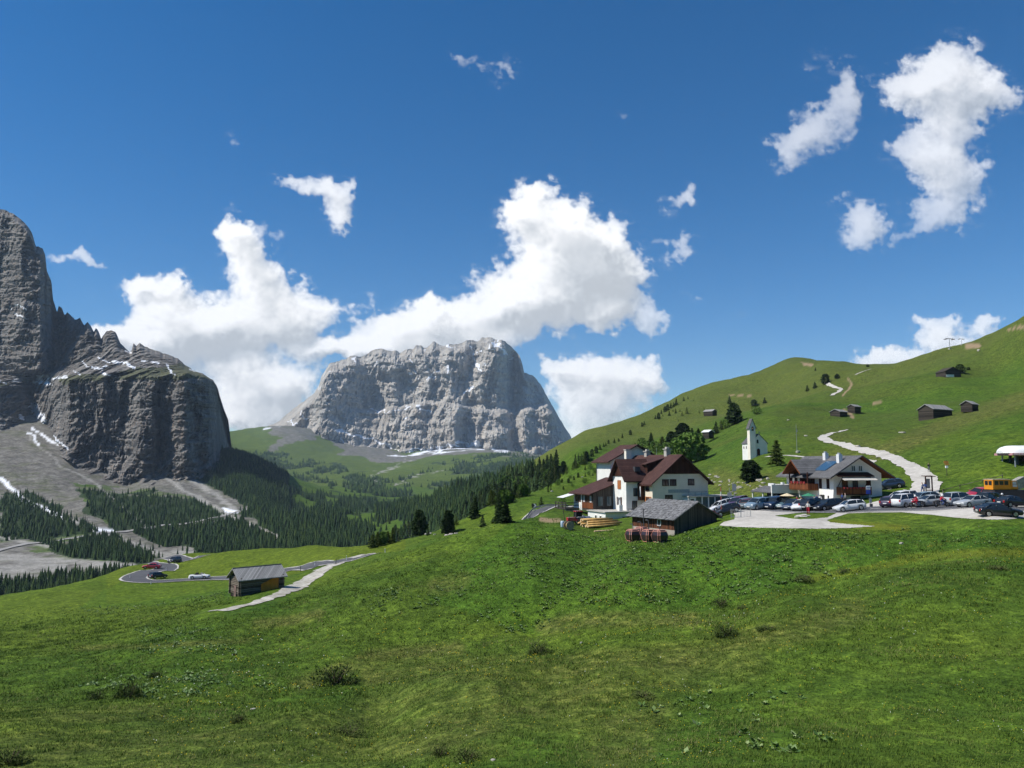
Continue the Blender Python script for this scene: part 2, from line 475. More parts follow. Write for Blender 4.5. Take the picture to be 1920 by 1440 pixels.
def wood_density(px, py, r, x, y):
    d = np.zeros(np.shape(px)); h = np.full(np.shape(px), 10.0)
    wx, wy = warp(px, py, x, y, 17, 110)
    for poly, r0, r1, den, th in WOODS:
        m = inpoly(wx, wy, poly) & (r > r0) & (r < r1)
        d = np.where(m, np.maximum(d, den), d); h = np.where(m, th, h)
    for poly in CLEAR:
        d = np.where(inpoly(wx, wy, poly), d * 0.04, d)
    n = fbm(x / 140, y / 140, 4, 3)
    d = d * np.where(r > 2000, sstep(-0.25, 0.25, n) * 1.1, sstep(-1.0, -0.3, n))
    return d, h

def paint_ground(x, y, px, py):
    r = np.hypot(x, y)
    wx, wy = warp(px, py, x, y, 6, 60)
    w2x, w2y = warp(px, py, x, y, 16, 260)
    wx = np.where(r > 2500, w2x, wx); wy = np.where(r > 2500, w2y, wy)
    ins = (r > 540)
    scree = inpoly(wx, wy, [(-400, 600), (300, 600), (405, 800), (430, 862), (475, 945), (545, 1015), (430, 1020), (330, 1050), (262, 1070), (60, 1130), (-400, 1130)]) & ins & (r < 2600)
    scree = np.where(scree, 1.0, 0.0)
    gr = fbm(x / 60, y / 60, 8, 4)
    for poly in ([(0, 935), (190, 1000), (230, 1002), (0, 1032)], [(100, 1015), (240, 1050), (100, 1052), (40, 1030)], [(130, 905), (330, 920), (440, 965), (300, 990), (200, 985)], [(60, 1082), (260, 1060), (260, 1080), (-20, 1125), (-20, 1090)]):
        scree = np.where(inpoly(wx, wy, poly), scree * (0.35 + 0.5 * sstep(0.0, 0.5, gr)), scree)
    scree = np.maximum(scree, np.where(inpoly(wx, wy, [(500, 802), (560, 765), (660, 790), (590, 822), (545, 838), (490, 850), (530, 820)]) & (r > 2500), 0.62, 0))
    scree = np.maximum(scree, np.where(inpoly(wx, wy, [(600, 810), (700, 835), (760, 850), (900, 835), (1060, 860), (1090, 872), (930, 850), (850, 852), (760, 866), (700, 862), (640, 848)]) & (r > 2500), 0.72, 0))
    scree = np.maximum(scree, np.where(inpoly(wx, wy, [(620, 848), (700, 868), (860, 850), (1000, 856), (1085, 872), (980, 862), (880, 862), (760, 876), (680, 870)]) & (r > 2500), 0.2, 0))
    # pale gravel: fall lines, stream beds, plain
    pale = np.zeros(np.shape(px))
    for pts, w in ((([(0, 898), (45, 935), (100, 962), (185, 996)]), 5), ([(50, 815), (78, 842), (115, 872), (180, 906), (232, 952), (275, 988)], 2.2),
                   ([(295, 880), (350, 922), (425, 962)], 4), ([(330, 885), (400, 925), (440, 955)], 5), ([(190, 1000), (240, 1018), (300, 1040), (340, 1046)], 7),
                   ([(420, 965), (470, 985), (525, 1010)], 5), ([(330, 1038), (375, 1036)], 8), ([(0, 1045), (120, 1052), (250, 1062)], 7), ([(0, 1068), (120, 1062)], 8),
                   ([(0, 1008), (55, 1018), (120, 1030)], 4),
                   ([(768, 862), (742, 868), (744, 874), (712, 886), (704, 893)], 1.6), ([(704, 893), (700, 899), (715, 906)], 1.4), ([(830, 882), (780, 894), (735, 907)], .8)):
        dd = polyline_dist(wx, wy, pts)
        pale = np.maximum(pale, sstep(w * 1.25, w * 0.4, dd) * (r > 540))
    plain = np.where(inpoly(wx, wy, [(-300, 1030), (0, 1032), (130, 1052), (262, 1060), (240, 1072), (60, 1092), (-300, 1100)]) & (r < 1100) & ins, 1, 0)
    pale = np.maximum(pale, plain * 0.6 * sstep(-0.5, 0.3, fbm(x / 25, y / 25, 3, 3)))
    snow = np.zeros(np.shape(px))
    for pts, w in (([(0, 897), (20, 915), (45, 937), (75, 950), (100, 963), (118, 972)], 3.2), ([(180, 995), (212, 997)], 3.5), ([(62, 803), (90, 822), (128, 843)], 2.5), ([(48, 812), (62, 818), (72, 834)], 2.0),
                   ([(422, 955), (445, 960)], 2.8), ([(500, 802), (520, 796)], 1.2),
                   ([(820, 845), (850, 838), (880, 836), (905, 838)], 4.5), ([(770, 852), (800, 846), (830, 842)], 3), ([(930, 846), (945, 844)], 2.5), ([(740, 852), (760, 856)], 1.6)):
        snow = np.maximum(snow, sstep(w * 1.35, w * .75, polyline_dist(wx, wy, pts)) * (r > 540))
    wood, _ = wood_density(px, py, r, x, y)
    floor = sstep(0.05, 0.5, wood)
    # dry and brown grass
    hill = sstep(430, 620, r) * (px > 1000) * (r < 2500)
    dry = 0.5 * hill + 0.25 * (r > 2500)
    for pts, w, s in (([(1640, 850), (1760, 800), (1850, 770), (1960, 735)], 14, .7), ([(1500, 870), (1640, 830), (1560, 818)], 12, .5), ([(1350, 900), (1400, 915), (1440, 905)], 22, .55),
                   ([(480, 1170), (560, 1160), (600, 1150)], 10, .6), ([(140, 1215), (300, 1210), (470, 1200)], 5, .5), ([(560, 1285), (700, 1230), (860, 1215)], 13, .6),
                   ([(1020, 1175), (1100, 1160), (1300, 1160)], 14, .6), ([(700, 1265), (1000, 1255), (1300, 1230), (1600, 1150)], 26, .5), ([(820, 1100), (870, 1085)], 16, .45),
                   ([(0, 1420), (400, 1400), (900, 1370)], 50, .4), ([(960, 1300), (1200, 1330), (1150, 1400)], 60, .45), ([(700, 1330), (1000, 1300), (1400, 1240)], 40, .35), ([(300, 1390), (700, 1350)], 30, .35), ([(0, 1345), (300, 1340)], 18, .35), ([(1560, 905), (1570, 800)], 10, .2)):
        dry = np.maximum(dry, s * sstep(w * 1.6, w * 0.4, polyline_dist(wx, wy, pts)) * (r < 600))
    lush = np.zeros(np.shape(px))
    for poly, s in (([(960, 975), (1180, 1015), (1340, 985), (1640, 1000), (1920, 985), (1800, 1040), (1500, 1095), (1300, 1150), (1000, 1190), (800, 1120)], .8),
                 ([(1300, 860), (1500, 770), (1720, 745), (1920, 670), (1920, 730), (1700, 790), (1500, 800), (1400, 870)], .55), ([(240, 1080), (430, 1090), (440, 1130), (150, 1140)], .5)):
        lush = np.maximum(lush, np.where(inpoly(wx, wy, poly) & (r < 700), s, 0))
    yel = np.zeros(np.shape(px))
    for pts, w in (([(1690, 1048), (1800, 1038), (1960, 1034)], 9), ([(1520, 1085), (1620, 1068), (1700, 1052)], 7), ([(1560, 980), (1700, 990)], 6)):
        yel = np.maximum(yel, sstep(w * 1.5, w * 0.3, polyline_dist(px, py, pts)) * (r < 150))
    yg = np.where((px > 200) & (px < 760) & (r > 150) & (r < 400), 0.9, 0) + np.where((px < 420) & (r > 110) & (r < 250), 0.5, 0)
    yg = np.clip(np.maximum(yg, 0.35 * (r < 250) * sstep(0, .4, fbm(x / 22, y / 22, 77, 3))), 0, 1)
    earth = np.zeros(np.shape(px))
    for pts, w in (([(1012, 975), (1030, 977), (1045, 976)], 4), ([(1590, 712), (1596, 722), (1586, 734), (1582, 742)], 1.8), ([(1585, 770), (1596, 782)], 3), ([(1640, 756), (1655, 753)], 2), ([(1812, 650), (1835, 648)], 4), ([(1890, 618), (1920, 612)], 2.5), ([(1370, 742), (1412, 744)], 1.2), ([(1505, 682), (1520, 684)], 3)):
        earth = np.maximum(earth, sstep(w * 1.4, w * 0.5, polyline_dist(wx, wy, pts)) * (r < 1200) * (r > 100))
    return (np.stack([scree, floor, dry], -1), np.stack([snow, pale, lush], -1), np.stack([yel, yg, earth], -1))

ZA, ZB, ZC = paint_ground(TX, TY, TPX, TPY)
front = (np.abs(_A) < 0.75)[..., None]
ZA, ZB, ZC = [np.where(front, q, 0).reshape(-1, 3) for q in (ZA, ZB, ZC)]

def meadow_material():
    t = NT('meadow', 0.95, 0.08)
    p = t.pos()
    n_big = t.noise(p, 0.022, 4, .6); n_mid = t.noise(p, 0.17, 4, .62); n_sm = t.noise(p, 1.3, 3, .6); n_f = t.noise(p, 7.0, 2, .6)
    g = t.ramp(n_mid, [(.3, (.026, .058, .009)), (.5, (.045, .092, .012)), (.72, (.076, .130, .018))])
    g = t.mix(t.ramp(n_big, [(.35, 0.0), (.65, 0.6)]), g, (.082, .122, .018))
    a = t.sep(t.attr('zone_a', 'Color')); b = t.sep(t.attr('zone_b', 'Color')); c = t.sep(t.attr('zone_c', 'Color'))
    g = t.mix(t.math('MULTIPLY', c[1], .6), g, (.105, .140, .014))
    g = t.mix(t.math('MULTIPLY', b[2], .55), g, (.038, .104, .012))
    dry = t.math('MULTIPLY', a[2], t.ramp(t.noise(p, .35, 4, .7), [(.32, .35), (.6, 1.0)]))
    g = t.mix(dry, g, t.ramp(n_sm, [(.3, (.075, .070, .022)), (.7, (.150, .140, .052))]))
    olive = t.math('MULTIPLY', t.ramp(t.noise(p, .011, 5, .68), [(.46, 0.0), (.60, .75)]), t.ramp(t.noise(p, .06, 4, .7), [(.35, .3), (.6, 1.0)]))
    g = t.mix(t.math('MULTIPLY', t.math('ADD', t.math('MULTIPLY', olive, .7), .22, True), t.attr('hillside')), g, (.056, .076, .018))
    spots = t.ramp(t.noise(p, .55, 5, .7), [(.62, 0.0), (.72, .55)])
    g = t.mix(spots, g, (.085, .072, .022))
    fine = t.ramp(n_sm, [(.30, (.55, .58, .55)), (.5, (1.05, 1.05, 1.0)), (.70, (1.7, 1.6, 1.45))])
    g = t.mix(1.0, g, t.ramp(t.noise(p, .42, 4, .72), [(.33, (.78, .80, .78)), (.67, (1.34, 1.28, 1.2))]), 'MULTIPLY')
    g = t.mix(1.0, g, fine, 'MULTIPLY')
    g = t.mix(1.0, g, t.ramp(n_f, [(.30, (.45, .5, .45)), (.70, (1.6, 1.55, 1.5))]), 'MULTIPLY')
    fl = t.ramp(t.vor(p, 2.6), [(.10, 1.0), (.16, 0.0)])
    fl = t.math('MULTIPLY', fl, t.math('ADD', t.math('MULTIPLY', c[0], 1.0), t.ramp(t.noise(p, .09, 2), [(.55, 0.0), (.75, .35)])), True)
    g = t.mix(fl, g, (.55, .42, .02))
    g = t.mix(t.math('MULTIPLY', c[0], .35), g, (.20, .19, .02))
    # scree and gravel
    sn = t.noise(p, .06, 6, .72); sv = t.vor(p, .22)
    sc = t.ramp(sn, [(.3, (.075, .070, .061)), (.5, (.145, .137, .120)), (.7, (.235, .224, .20))])
    sc = t.mix(t.ramp(t.noise(p, .02, 4, .7), [(.5, 0.0), (.66, .75)]), sc, (.085, .095, .045))
    sc = t.mix(1.0, sc, t.ramp(sv, [(.0, (.6, .6, .6)), (.7, (1.25, 1.25, 1.25))]), 'MULTIPLY')
    g = t.mix(t.ramp(t.math('ADD', a[0], t.math('MULTIPLY', t.math('SUBTRACT', n_big, .5), .5)), [(.25, 0.0), (.6, 1.0)]), g, sc)
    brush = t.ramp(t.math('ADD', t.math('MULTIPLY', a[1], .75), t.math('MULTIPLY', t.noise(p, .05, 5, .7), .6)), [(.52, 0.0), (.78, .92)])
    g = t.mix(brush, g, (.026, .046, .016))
    pl = t.ramp(t.noise(p, .4, 4, .7), [(.3, (.20, .19, .17)), (.7, (.42, .405, .37))])
    g = t.mix(t.math('MULTIPLY', b[1], t.ramp(sn, [(.32, .35), (.55, 1.0)])), g, pl)
    g = t.mix(c[2], g, (.27, .20, .12))
    g = t.mix(b[0], g, (.80, .82, .86))
    t.bump(t.math('ADD', t.math('MULTIPLY', n_sm, .35), t.math('MULTIPLY', n_f, .12)), .9, .7)
    return t.done(g)
M_MEADOW = meadow_material()
gme = mesh_np('ground', np.stack([TX, TY, TZ], -1).reshape(-1, 3), grid_faces(NR, NC), [M_MEADOW], True, {'zone_a': ZA, 'zone_b': ZB, 'zone_c': ZC, 'hillside': (sstep(125, 260, _R) * (_A > .12) * (_R < 2500)).reshape(-1)})
ground = link('ground', gme); tag(ground, kind='structure')
ground['label'] = 'grassy alpine ground falling to the valley and rising to the hills'

# ------------------------------------------------------------------ rock mountains
def relief(name, pxs, curves, disp, paint, mats, label):
    """rows of curves (px list, py list, D list) joined by n rows; displaced along the horizontal sight direction"""
    rows_t = []; rows_d = []
    prev = None
    for cpx, cpy, cD, n in curves:
        cy = np.interp(pxs, cpx, cpy); cd = np.interp(pxs, cpx, cD)
        if prev is not None:
            for k in range(1, n + 1):
                u = k / n
                rows_t.append(prev[0] * (1 - u) + cy * u); rows_d.append(prev[1] * (1 - u) + cd * u)
        else:
            rows_t.append(cy); rows_d.append(cd)
        prev = (cy, cd)
    PY = np.array(rows_t); D = np.array(rows_d); PX = np.broadcast_to(pxs, PY.shape)
    xc = (PX - 960) / F; yc = -(PY - 720) / F; f = CP - yc * SP
    sx = xc / f; sz = (SP + yc * CP) / f
    X, Y, Z = sx * D, D, sz * D
    dd, dz = disp(PX, PY, X, Y, Z)
    D2 = D + dd
    X, Y, Z = sx * D2, D2, sz * D2 + dz
    at = paint(PX, PY, X, Y, Z)
    me = mesh_np(name, np.stack([X, Y, Z], -1).reshape(-1, 3), grid_faces(*PY.shape), mats, True, {k: v.reshape(-1) if v.ndim == 2 else v.reshape(-1, 3) for k, v in at.items()})
    o = link(name, me); tag(o, label, kind='structure')
    return o, (X, Y, Z)

def flatten(o):
    o.data.polygons.foreach_set('use_smooth', np.zeros(len(o.data.polygons), bool)); o.data.update()

def rock_material(name, stops, warm, vs=1.0, snowline=True):
    t = NT(name, 0.95, 0.08)
    p = t.pos(); ps = t.pos((1, 1, .22))
    n1 = t.noise(ps, .012 * vs, 7, .7); n2 = t.noise(p, .05 * vs, 5, .7); n3 = t.noise(ps, .045 * vs, 5, .65)
    c = t.ramp(n1, stops)
    c = t.mix(t.ramp(n3, [(.5, 0.0), (.72, .6)]), c, warm)
    c = t.mix(1.0, c, t.ramp(n2, [(.25, (.6, .6, .62)), (.75, (1.35, 1.34, 1.3))]), 'MULTIPLY')
    # weathering: thin dark streaks down the walls
    c = t.mix(t.ramp(t.noise(t.pos((1, 1, .08)), .08 * vs, 4, .6), [(.55, 0.0), (.7, .45)]), c, (.055, .055, .06))
    g = t.attr('green'); c = t.mix(t.math('MULTIPLY', g, t.ramp(n2, [(.35, .4), (.55, 1.0)])), c, (.085, .095, .032))
    s = t.attr('snow'); c = t.mix(s, c, (.82, .84, .88))
    t.bump(t.math('ADD', n2, t.math('MULTIPLY', n3, 1.0)), 0.9, 9 / vs)
    return t.done(c)
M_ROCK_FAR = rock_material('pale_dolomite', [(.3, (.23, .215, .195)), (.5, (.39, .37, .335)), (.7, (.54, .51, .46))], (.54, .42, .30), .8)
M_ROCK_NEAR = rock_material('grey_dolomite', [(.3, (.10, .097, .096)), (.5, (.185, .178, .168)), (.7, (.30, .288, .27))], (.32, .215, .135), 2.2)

def snow_spots(PX, PY, X, Y, Z, lines, wn=2.0, wsc=60):
    wx = PX + wn * fbm(X / wsc, Z / wsc, 3, 3); wy = PY + wn * fbm(X / wsc, Z / wsc, 13, 3)
    s = np.zeros(PX.shape)
    for pts, w in lines:
        s = np.maximum(s, (polyline_dist(wx, wy, pts) < w * (0.75 + 0.6 * fbm(X / wsc * 1.5, Z / wsc * 1.5, 23, 2))) * 1.0)
    return s

def strata(X, Z, h, seed):
    # ledges: each bed steps back, with beds broken sideways
    q = Z / h + 1.6 * pnoise(X / (h * 9), Z / (h * 9), seed) + .5 * pnoise(X / (h * 1.3), 0 * Z, seed + 3)
    f = q - np.floor(q)
    return sstep(.0, .85, f) * (.55 + .45 * pnoise(X / (h * 5), np.floor(q) * 1.7, seed + 9))

# the far massif
f_px = np.linspace(470, 1130, 760)
tpx = [470, 500, 520, 545, 560, 575, 590, 598, 603, 610, 618, 632, 650, 655, 668, 680, 688, 700, 712, 730, 745, 748, 762, 775, 779, 790, 798, 806, 812, 820, 828, 832, 840, 850, 862, 880, 893, 905, 920, 935, 948, 960, 970, 976, 980, 981, 990, 1000, 1008, 1016, 1024, 1030, 1040, 1050, 1060, 1070, 1080, 1092, 1105, 1130]
tpy = [806, 800, 792, 771, 759, 749, 737, 722, 704, 694, 683, 677, 673, 668, 667, 668, 662, 656, 654, 658, 658, 662, 655, 655, 648, 648, 654, 646, 641, 642, 647, 650, 645, 648, 644, 638, 640, 633, 633, 637, 640, 652, 660, 668, 685, 698, 702, 705, 713, 724, 738, 752, 768, 787, 803, 818, 832, 846, 862, 880]
fbx = [470, 560, 600, 650, 700, 745, 800, 860, 920, 1000, 1060, 1130]
fby = [830, 835, 840, 858, 872, 876, 862, 852, 856, 860, 872, 890]
_tj = np.arange(470, 1131, 3.0); tpy = list(np.interp(_tj, tpx, tpy) + 2.6 * fbm(_tj / 9, 3.3, 0, 3) * sstep(500, 600, _tj)); tpx = list(_tj)
def far_disp(PX, PY, X, Y, Z):
    w = fbm(X / 500, Z / 500, 0, 3) * 90
    d = -165 * ridged((X + w) / 360, Z / 1100, 1, 2) - 46 * ridged((X + w) / 118, Z / 240, 4, 4) - 34 * ridged((X + .7 * Z) / 210, Z / 95, 7, 3) - 17 * ridged(X / 30, Z / 75, 9, 3) - 34 * strata(X, Z, 62, 1) + 18 * np.abs(pnoise(X / 26 + 3 * pnoise(X / 90, Z / 90), Z / 60, 4))
    # the great buttress lines
    for cx, wd, a in ((612, 22, 200), (735, 20, 110), (840, 26, 120), (930, 30, 150), (985, 14, 170), (1030, 20, 110), (690, 16, -90), (965, 12, -130)):
        d = d - a * np.exp(-((PX - cx) / wd) ** 2) * sstep(870, 800, PY)
    d = d - 140 * sstep(620, 580, PX) + 240 * sstep(1000, 1100, PX)
    # terrace half-way up
    d = d + 130 * sstep(768, 758, PY + 8 * np.sin(PX / 40.)) * sstep(640, 700, PX)
    edge = sstep(0, 18, PY - np.interp(PX, tpx, tpy))
    return d * (0.25 + 0.75 * edge), 5 * pnoise(X / 40, Z / 40)
SN_FAR = [([(800, 712), (812, 703), (822, 694)], 2.2), ([(813, 703), (815, 712)], 1.4), ([(840, 690), (840, 704)], 2.6), ([(870, 738), (882, 730), (889, 727)], 2.4), ([(888, 655), (893, 672), (900, 695)], 1.8),
          ([(925, 640), (935, 652), (948, 662)], 3.6), ([(915, 648), (925, 658)], 2.2), ([(735, 771), (768, 762)], 1.7), ([(690, 771), (715, 772)], 1.3), ([(784, 762), (812, 776)], 2.2), ([(755, 785), (762, 783)], 2.4), ([(640, 805), (655, 812)], 2.5),
          ([(705, 680), (706, 690)], 1.2), ([(880, 650), (888, 658)], 1.6), ([(630, 806), (680, 820), (720, 832), (748, 845)], 2.3), ([(638, 822), (645, 842), (665, 858)], 1.6), ([(690, 838), (705, 850)], 1.2),
          ([(820, 838), (845, 834), (862, 838)], 3.0), ([(858, 828), (875, 834), (900, 834)], 4.2), ([(770, 848), (800, 842), (820, 840)], 2.4), ([(925, 846), (942, 842)], 2.2), ([(1010, 855), (1030, 858)], 1.5), ([(565, 770), (568, 788), (578, 785)], 1.8), ([(540, 790), (552, 794)], 1.3),
          ([(660, 672), (668, 676)], 1.3), ([(598, 724), (601, 730)], 1.3), ([(700, 770), (730, 773)], 1.2), ([(768, 672), (775, 680)], 1.2), ([(960, 670), (952, 676)], 1.6), ([(836, 645), (845, 650)], 1.4), ([(775, 690), (778, 698)], 1.1)]
def far_paint(PX, PY, X, Y, Z):
    s = snow_spots(PX, PY, X, Y, Z, SN_FAR, 6.0, 60)
    s = np.maximum(s, (fbm(X / 45, Z / 45, 50, 4) > .74) * sstep(760, 690, PY) * (fbm(X / 260, Z / 260, 51, 2) > 0) * 1.0)
    g = np.clip(sstep(-16, 8, PY - np.interp(PX, fbx, fby)) * .8 * (fbm(X / 90, Z / 90) > -0.1), 0, 1)
    return {'snow': s, 'green': g}
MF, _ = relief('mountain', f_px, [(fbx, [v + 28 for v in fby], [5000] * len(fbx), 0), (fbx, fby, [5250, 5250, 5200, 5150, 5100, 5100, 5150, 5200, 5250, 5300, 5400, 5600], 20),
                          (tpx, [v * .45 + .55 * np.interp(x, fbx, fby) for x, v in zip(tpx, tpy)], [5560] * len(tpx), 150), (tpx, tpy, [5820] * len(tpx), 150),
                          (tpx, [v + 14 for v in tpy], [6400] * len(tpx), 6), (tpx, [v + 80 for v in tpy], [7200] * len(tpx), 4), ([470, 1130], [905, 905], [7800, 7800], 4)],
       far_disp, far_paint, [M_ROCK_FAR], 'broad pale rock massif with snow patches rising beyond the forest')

# the near massif: lower wall, terrace, towers
n_px = np.concatenate([np.linspace(-420, -40, 120), np.linspace(-39, 435, 480)])
rpx = [-420, -200, 0, 30, 60, 90, 130, 200, 300, 350, 385, 400, 408, 412, 420, 428, 431, 435]
rpy = [730, 726, 722, 722, 728, 720, 712, 708, 706, 700, 708, 716, 730, 745, 770, 790, 815, 845]
wpx = [-420, 0, 60, 130, 180, 240, 270, 290, 340, 400, 435]
wpy = [800, 806, 808, 842, 876, 912, 908, 892, 893, 888, 880]
upx = [-420, 0, 60, 100, 170, 200, 250, 290, 340, 380, 400, 408, 412, 420, 428, 431, 435]
upy = [706, 702, 702, 692, 672, 670, 668, 672, 690, 700, 714, 728, 743, 768, 788, 813, 843]
spx = [-420, -200, -60, 0, 12, 30, 45, 55, 62, 68, 80, 85, 88, 96, 98, 99, 104, 107, 110, 116, 121, 126, 134, 140, 150, 158, 164, 170, 176, 180, 186, 190, 193, 200, 208, 216, 221, 226, 233, 243, 247, 250, 256, 262, 272, 284, 292, 300, 318, 336, 345, 360, 380, 400, 408, 412, 420, 428, 431, 435]
spy = [300, 360, 385, 392, 394, 404, 416, 428, 444, 462, 466, 478, 510, 525, 540, 560, 575, 585, 573, 578, 590, 586, 592, 598, 597, 610, 604, 610, 622, 615, 622, 636, 630, 621, 619, 622, 632, 645, 650, 662, 656, 644, 648, 643, 650, 655, 657, 660, 666, 674, 682, 692, 703, 713, 727, 742, 767, 787, 812, 842]
_sj = np.unique(np.concatenate([np.arange(-420, 436, 3.0), spx])); _sy = np.interp(_sj, spx, spy) + 2.2 * fbm(_sj / 7, 8.1, 0, 3) * sstep(432, 400, _sj); _sD = np.interp(_sj, [-420, 98, 150, 200, 330, 435], [2150, 2150, 2080, 2060, 2000, 1960])
def near_disp(PX, PY, X, Y, Z):
    w = fbm(X / 120, Z / 120, 0, 3) * 26
    up = sstep(712, 690, PY)
    d = -24 * ridged((X + 1.6 * w) / 85, Z / 300, 1, 3) - 13 * ridged((X + w) / 34, Z / 70, 4, 4) - 9 * ridged((X + .5 * Z) / 60, Z / 26, 7, 3) - 5 * ridged(X / 9, Z / 20, 9, 3) - 17 * strata(X, Z, 17, 2) - 8 * strata(X + Z, Z, 7, 7) + 11 * np.abs(pnoise(X / 9 + 2 * pnoise(X / 30, Z / 30), Z / 22, 4))
    big = np.interp(PX, [-420, -100, 0, 38, 62, 90, 128, 150, 222, 232, 262, 285, 300, 318, 345, 372, 392, 405, 435], [0, 30, 30, 90, 150, 95, -50, -30, 60, 70, -5, -10, 50, 15, -40, 10, 30, 90, 420])
    low = sstep(905, 860, PY) * (1 - up)
    lw = np.interp(PY, [700, 760, 900], [.7, 1.1, 1.0])
    d = d + big * low * lw
    d = d + up * np.interp(PX, [-420, -60, 0, 40, 75, 98, 115, 150, 200, 250], [0, 60, 40, -60, -80, 60, 60, 20, 0, 0])
    edge = sstep(0, 14, np.abs(PY - np.interp(PX, _sj, _sy)))
    return d * (0.3 + 0.7 * edge), 0 * Z
SN_NEAR = [([(62, 762), (70, 775), (82, 790)], 9), ([(40, 782), (60, 792), (85, 800)], 5), ([(66, 795), (95, 815), (128, 842)], 2.6), ([(28, 712), (60, 710), (88, 706)], 5), ([(60, 715), (88, 718)], 4), ([(85, 716), (95, 722)], 3.4), ([(100, 710), (124, 706)], 2.6),
           ([(172, 688), (188, 692), (200, 686)], 3.2), ([(212, 678), (236, 680), (252, 690)], 3.4), ([(192, 700), (206, 704)], 2.2), ([(184, 670), (204, 680)], 1.6), ([(265, 676), (276, 677)], 1.6), ([(284, 678), (298, 682)], 2.0), ([(312, 683), (322, 700), (328, 702)], 2.2),
           ([(30, 570), (40, 574), (50, 581)], 1.6), ([(26, 588), (38, 592), (52, 598)], 1.4), ([(18, 574), (22, 580)], 1.0), ([(152, 674), (165, 690)], 1.3), ([(138, 696), (150, 702)], 1.5), ([(356, 692), (364, 696)], 1.0), ([(235, 658), (246, 662)], 1.4), ([(0, 714), (10, 718)], 2), ([(0, 803), (18, 806)], 2.5)]
def near_paint(PX, PY, X, Y, Z):
    s = snow_spots(PX, PY, X, Y, Z, SN_NEAR, 2.6, 14)
    g = np.zeros(PX.shape)
    wx = PX + 5 * fbm(X / 20, Z / 20, 3, 3); wy = PY + 4 * fbm(X / 20, Z / 20, 5, 3)
    for poly in ([(100, 708), (150, 702), (210, 700), (250, 690), (300, 690), (340, 680), (375, 700), (395, 712), (300, 712), (200, 712), (120, 720)], [(-100, 716), (0, 712), (20, 722), (-100, 726)]):
        g = np.where(inpoly(wx, wy, poly), 0.85, g)
    return {'snow': s, 'green': g}
flatten(MF)
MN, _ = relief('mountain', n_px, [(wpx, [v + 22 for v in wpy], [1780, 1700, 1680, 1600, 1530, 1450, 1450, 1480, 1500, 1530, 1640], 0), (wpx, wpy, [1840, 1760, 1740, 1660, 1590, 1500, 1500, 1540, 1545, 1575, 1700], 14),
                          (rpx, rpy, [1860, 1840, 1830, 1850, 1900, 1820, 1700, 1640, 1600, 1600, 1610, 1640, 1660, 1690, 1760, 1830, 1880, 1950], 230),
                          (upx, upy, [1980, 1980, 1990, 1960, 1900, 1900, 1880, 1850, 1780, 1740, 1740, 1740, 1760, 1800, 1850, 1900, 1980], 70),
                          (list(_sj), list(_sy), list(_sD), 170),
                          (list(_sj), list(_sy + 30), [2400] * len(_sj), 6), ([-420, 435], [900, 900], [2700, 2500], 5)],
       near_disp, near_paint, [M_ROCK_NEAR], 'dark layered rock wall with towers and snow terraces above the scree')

flatten(MN)

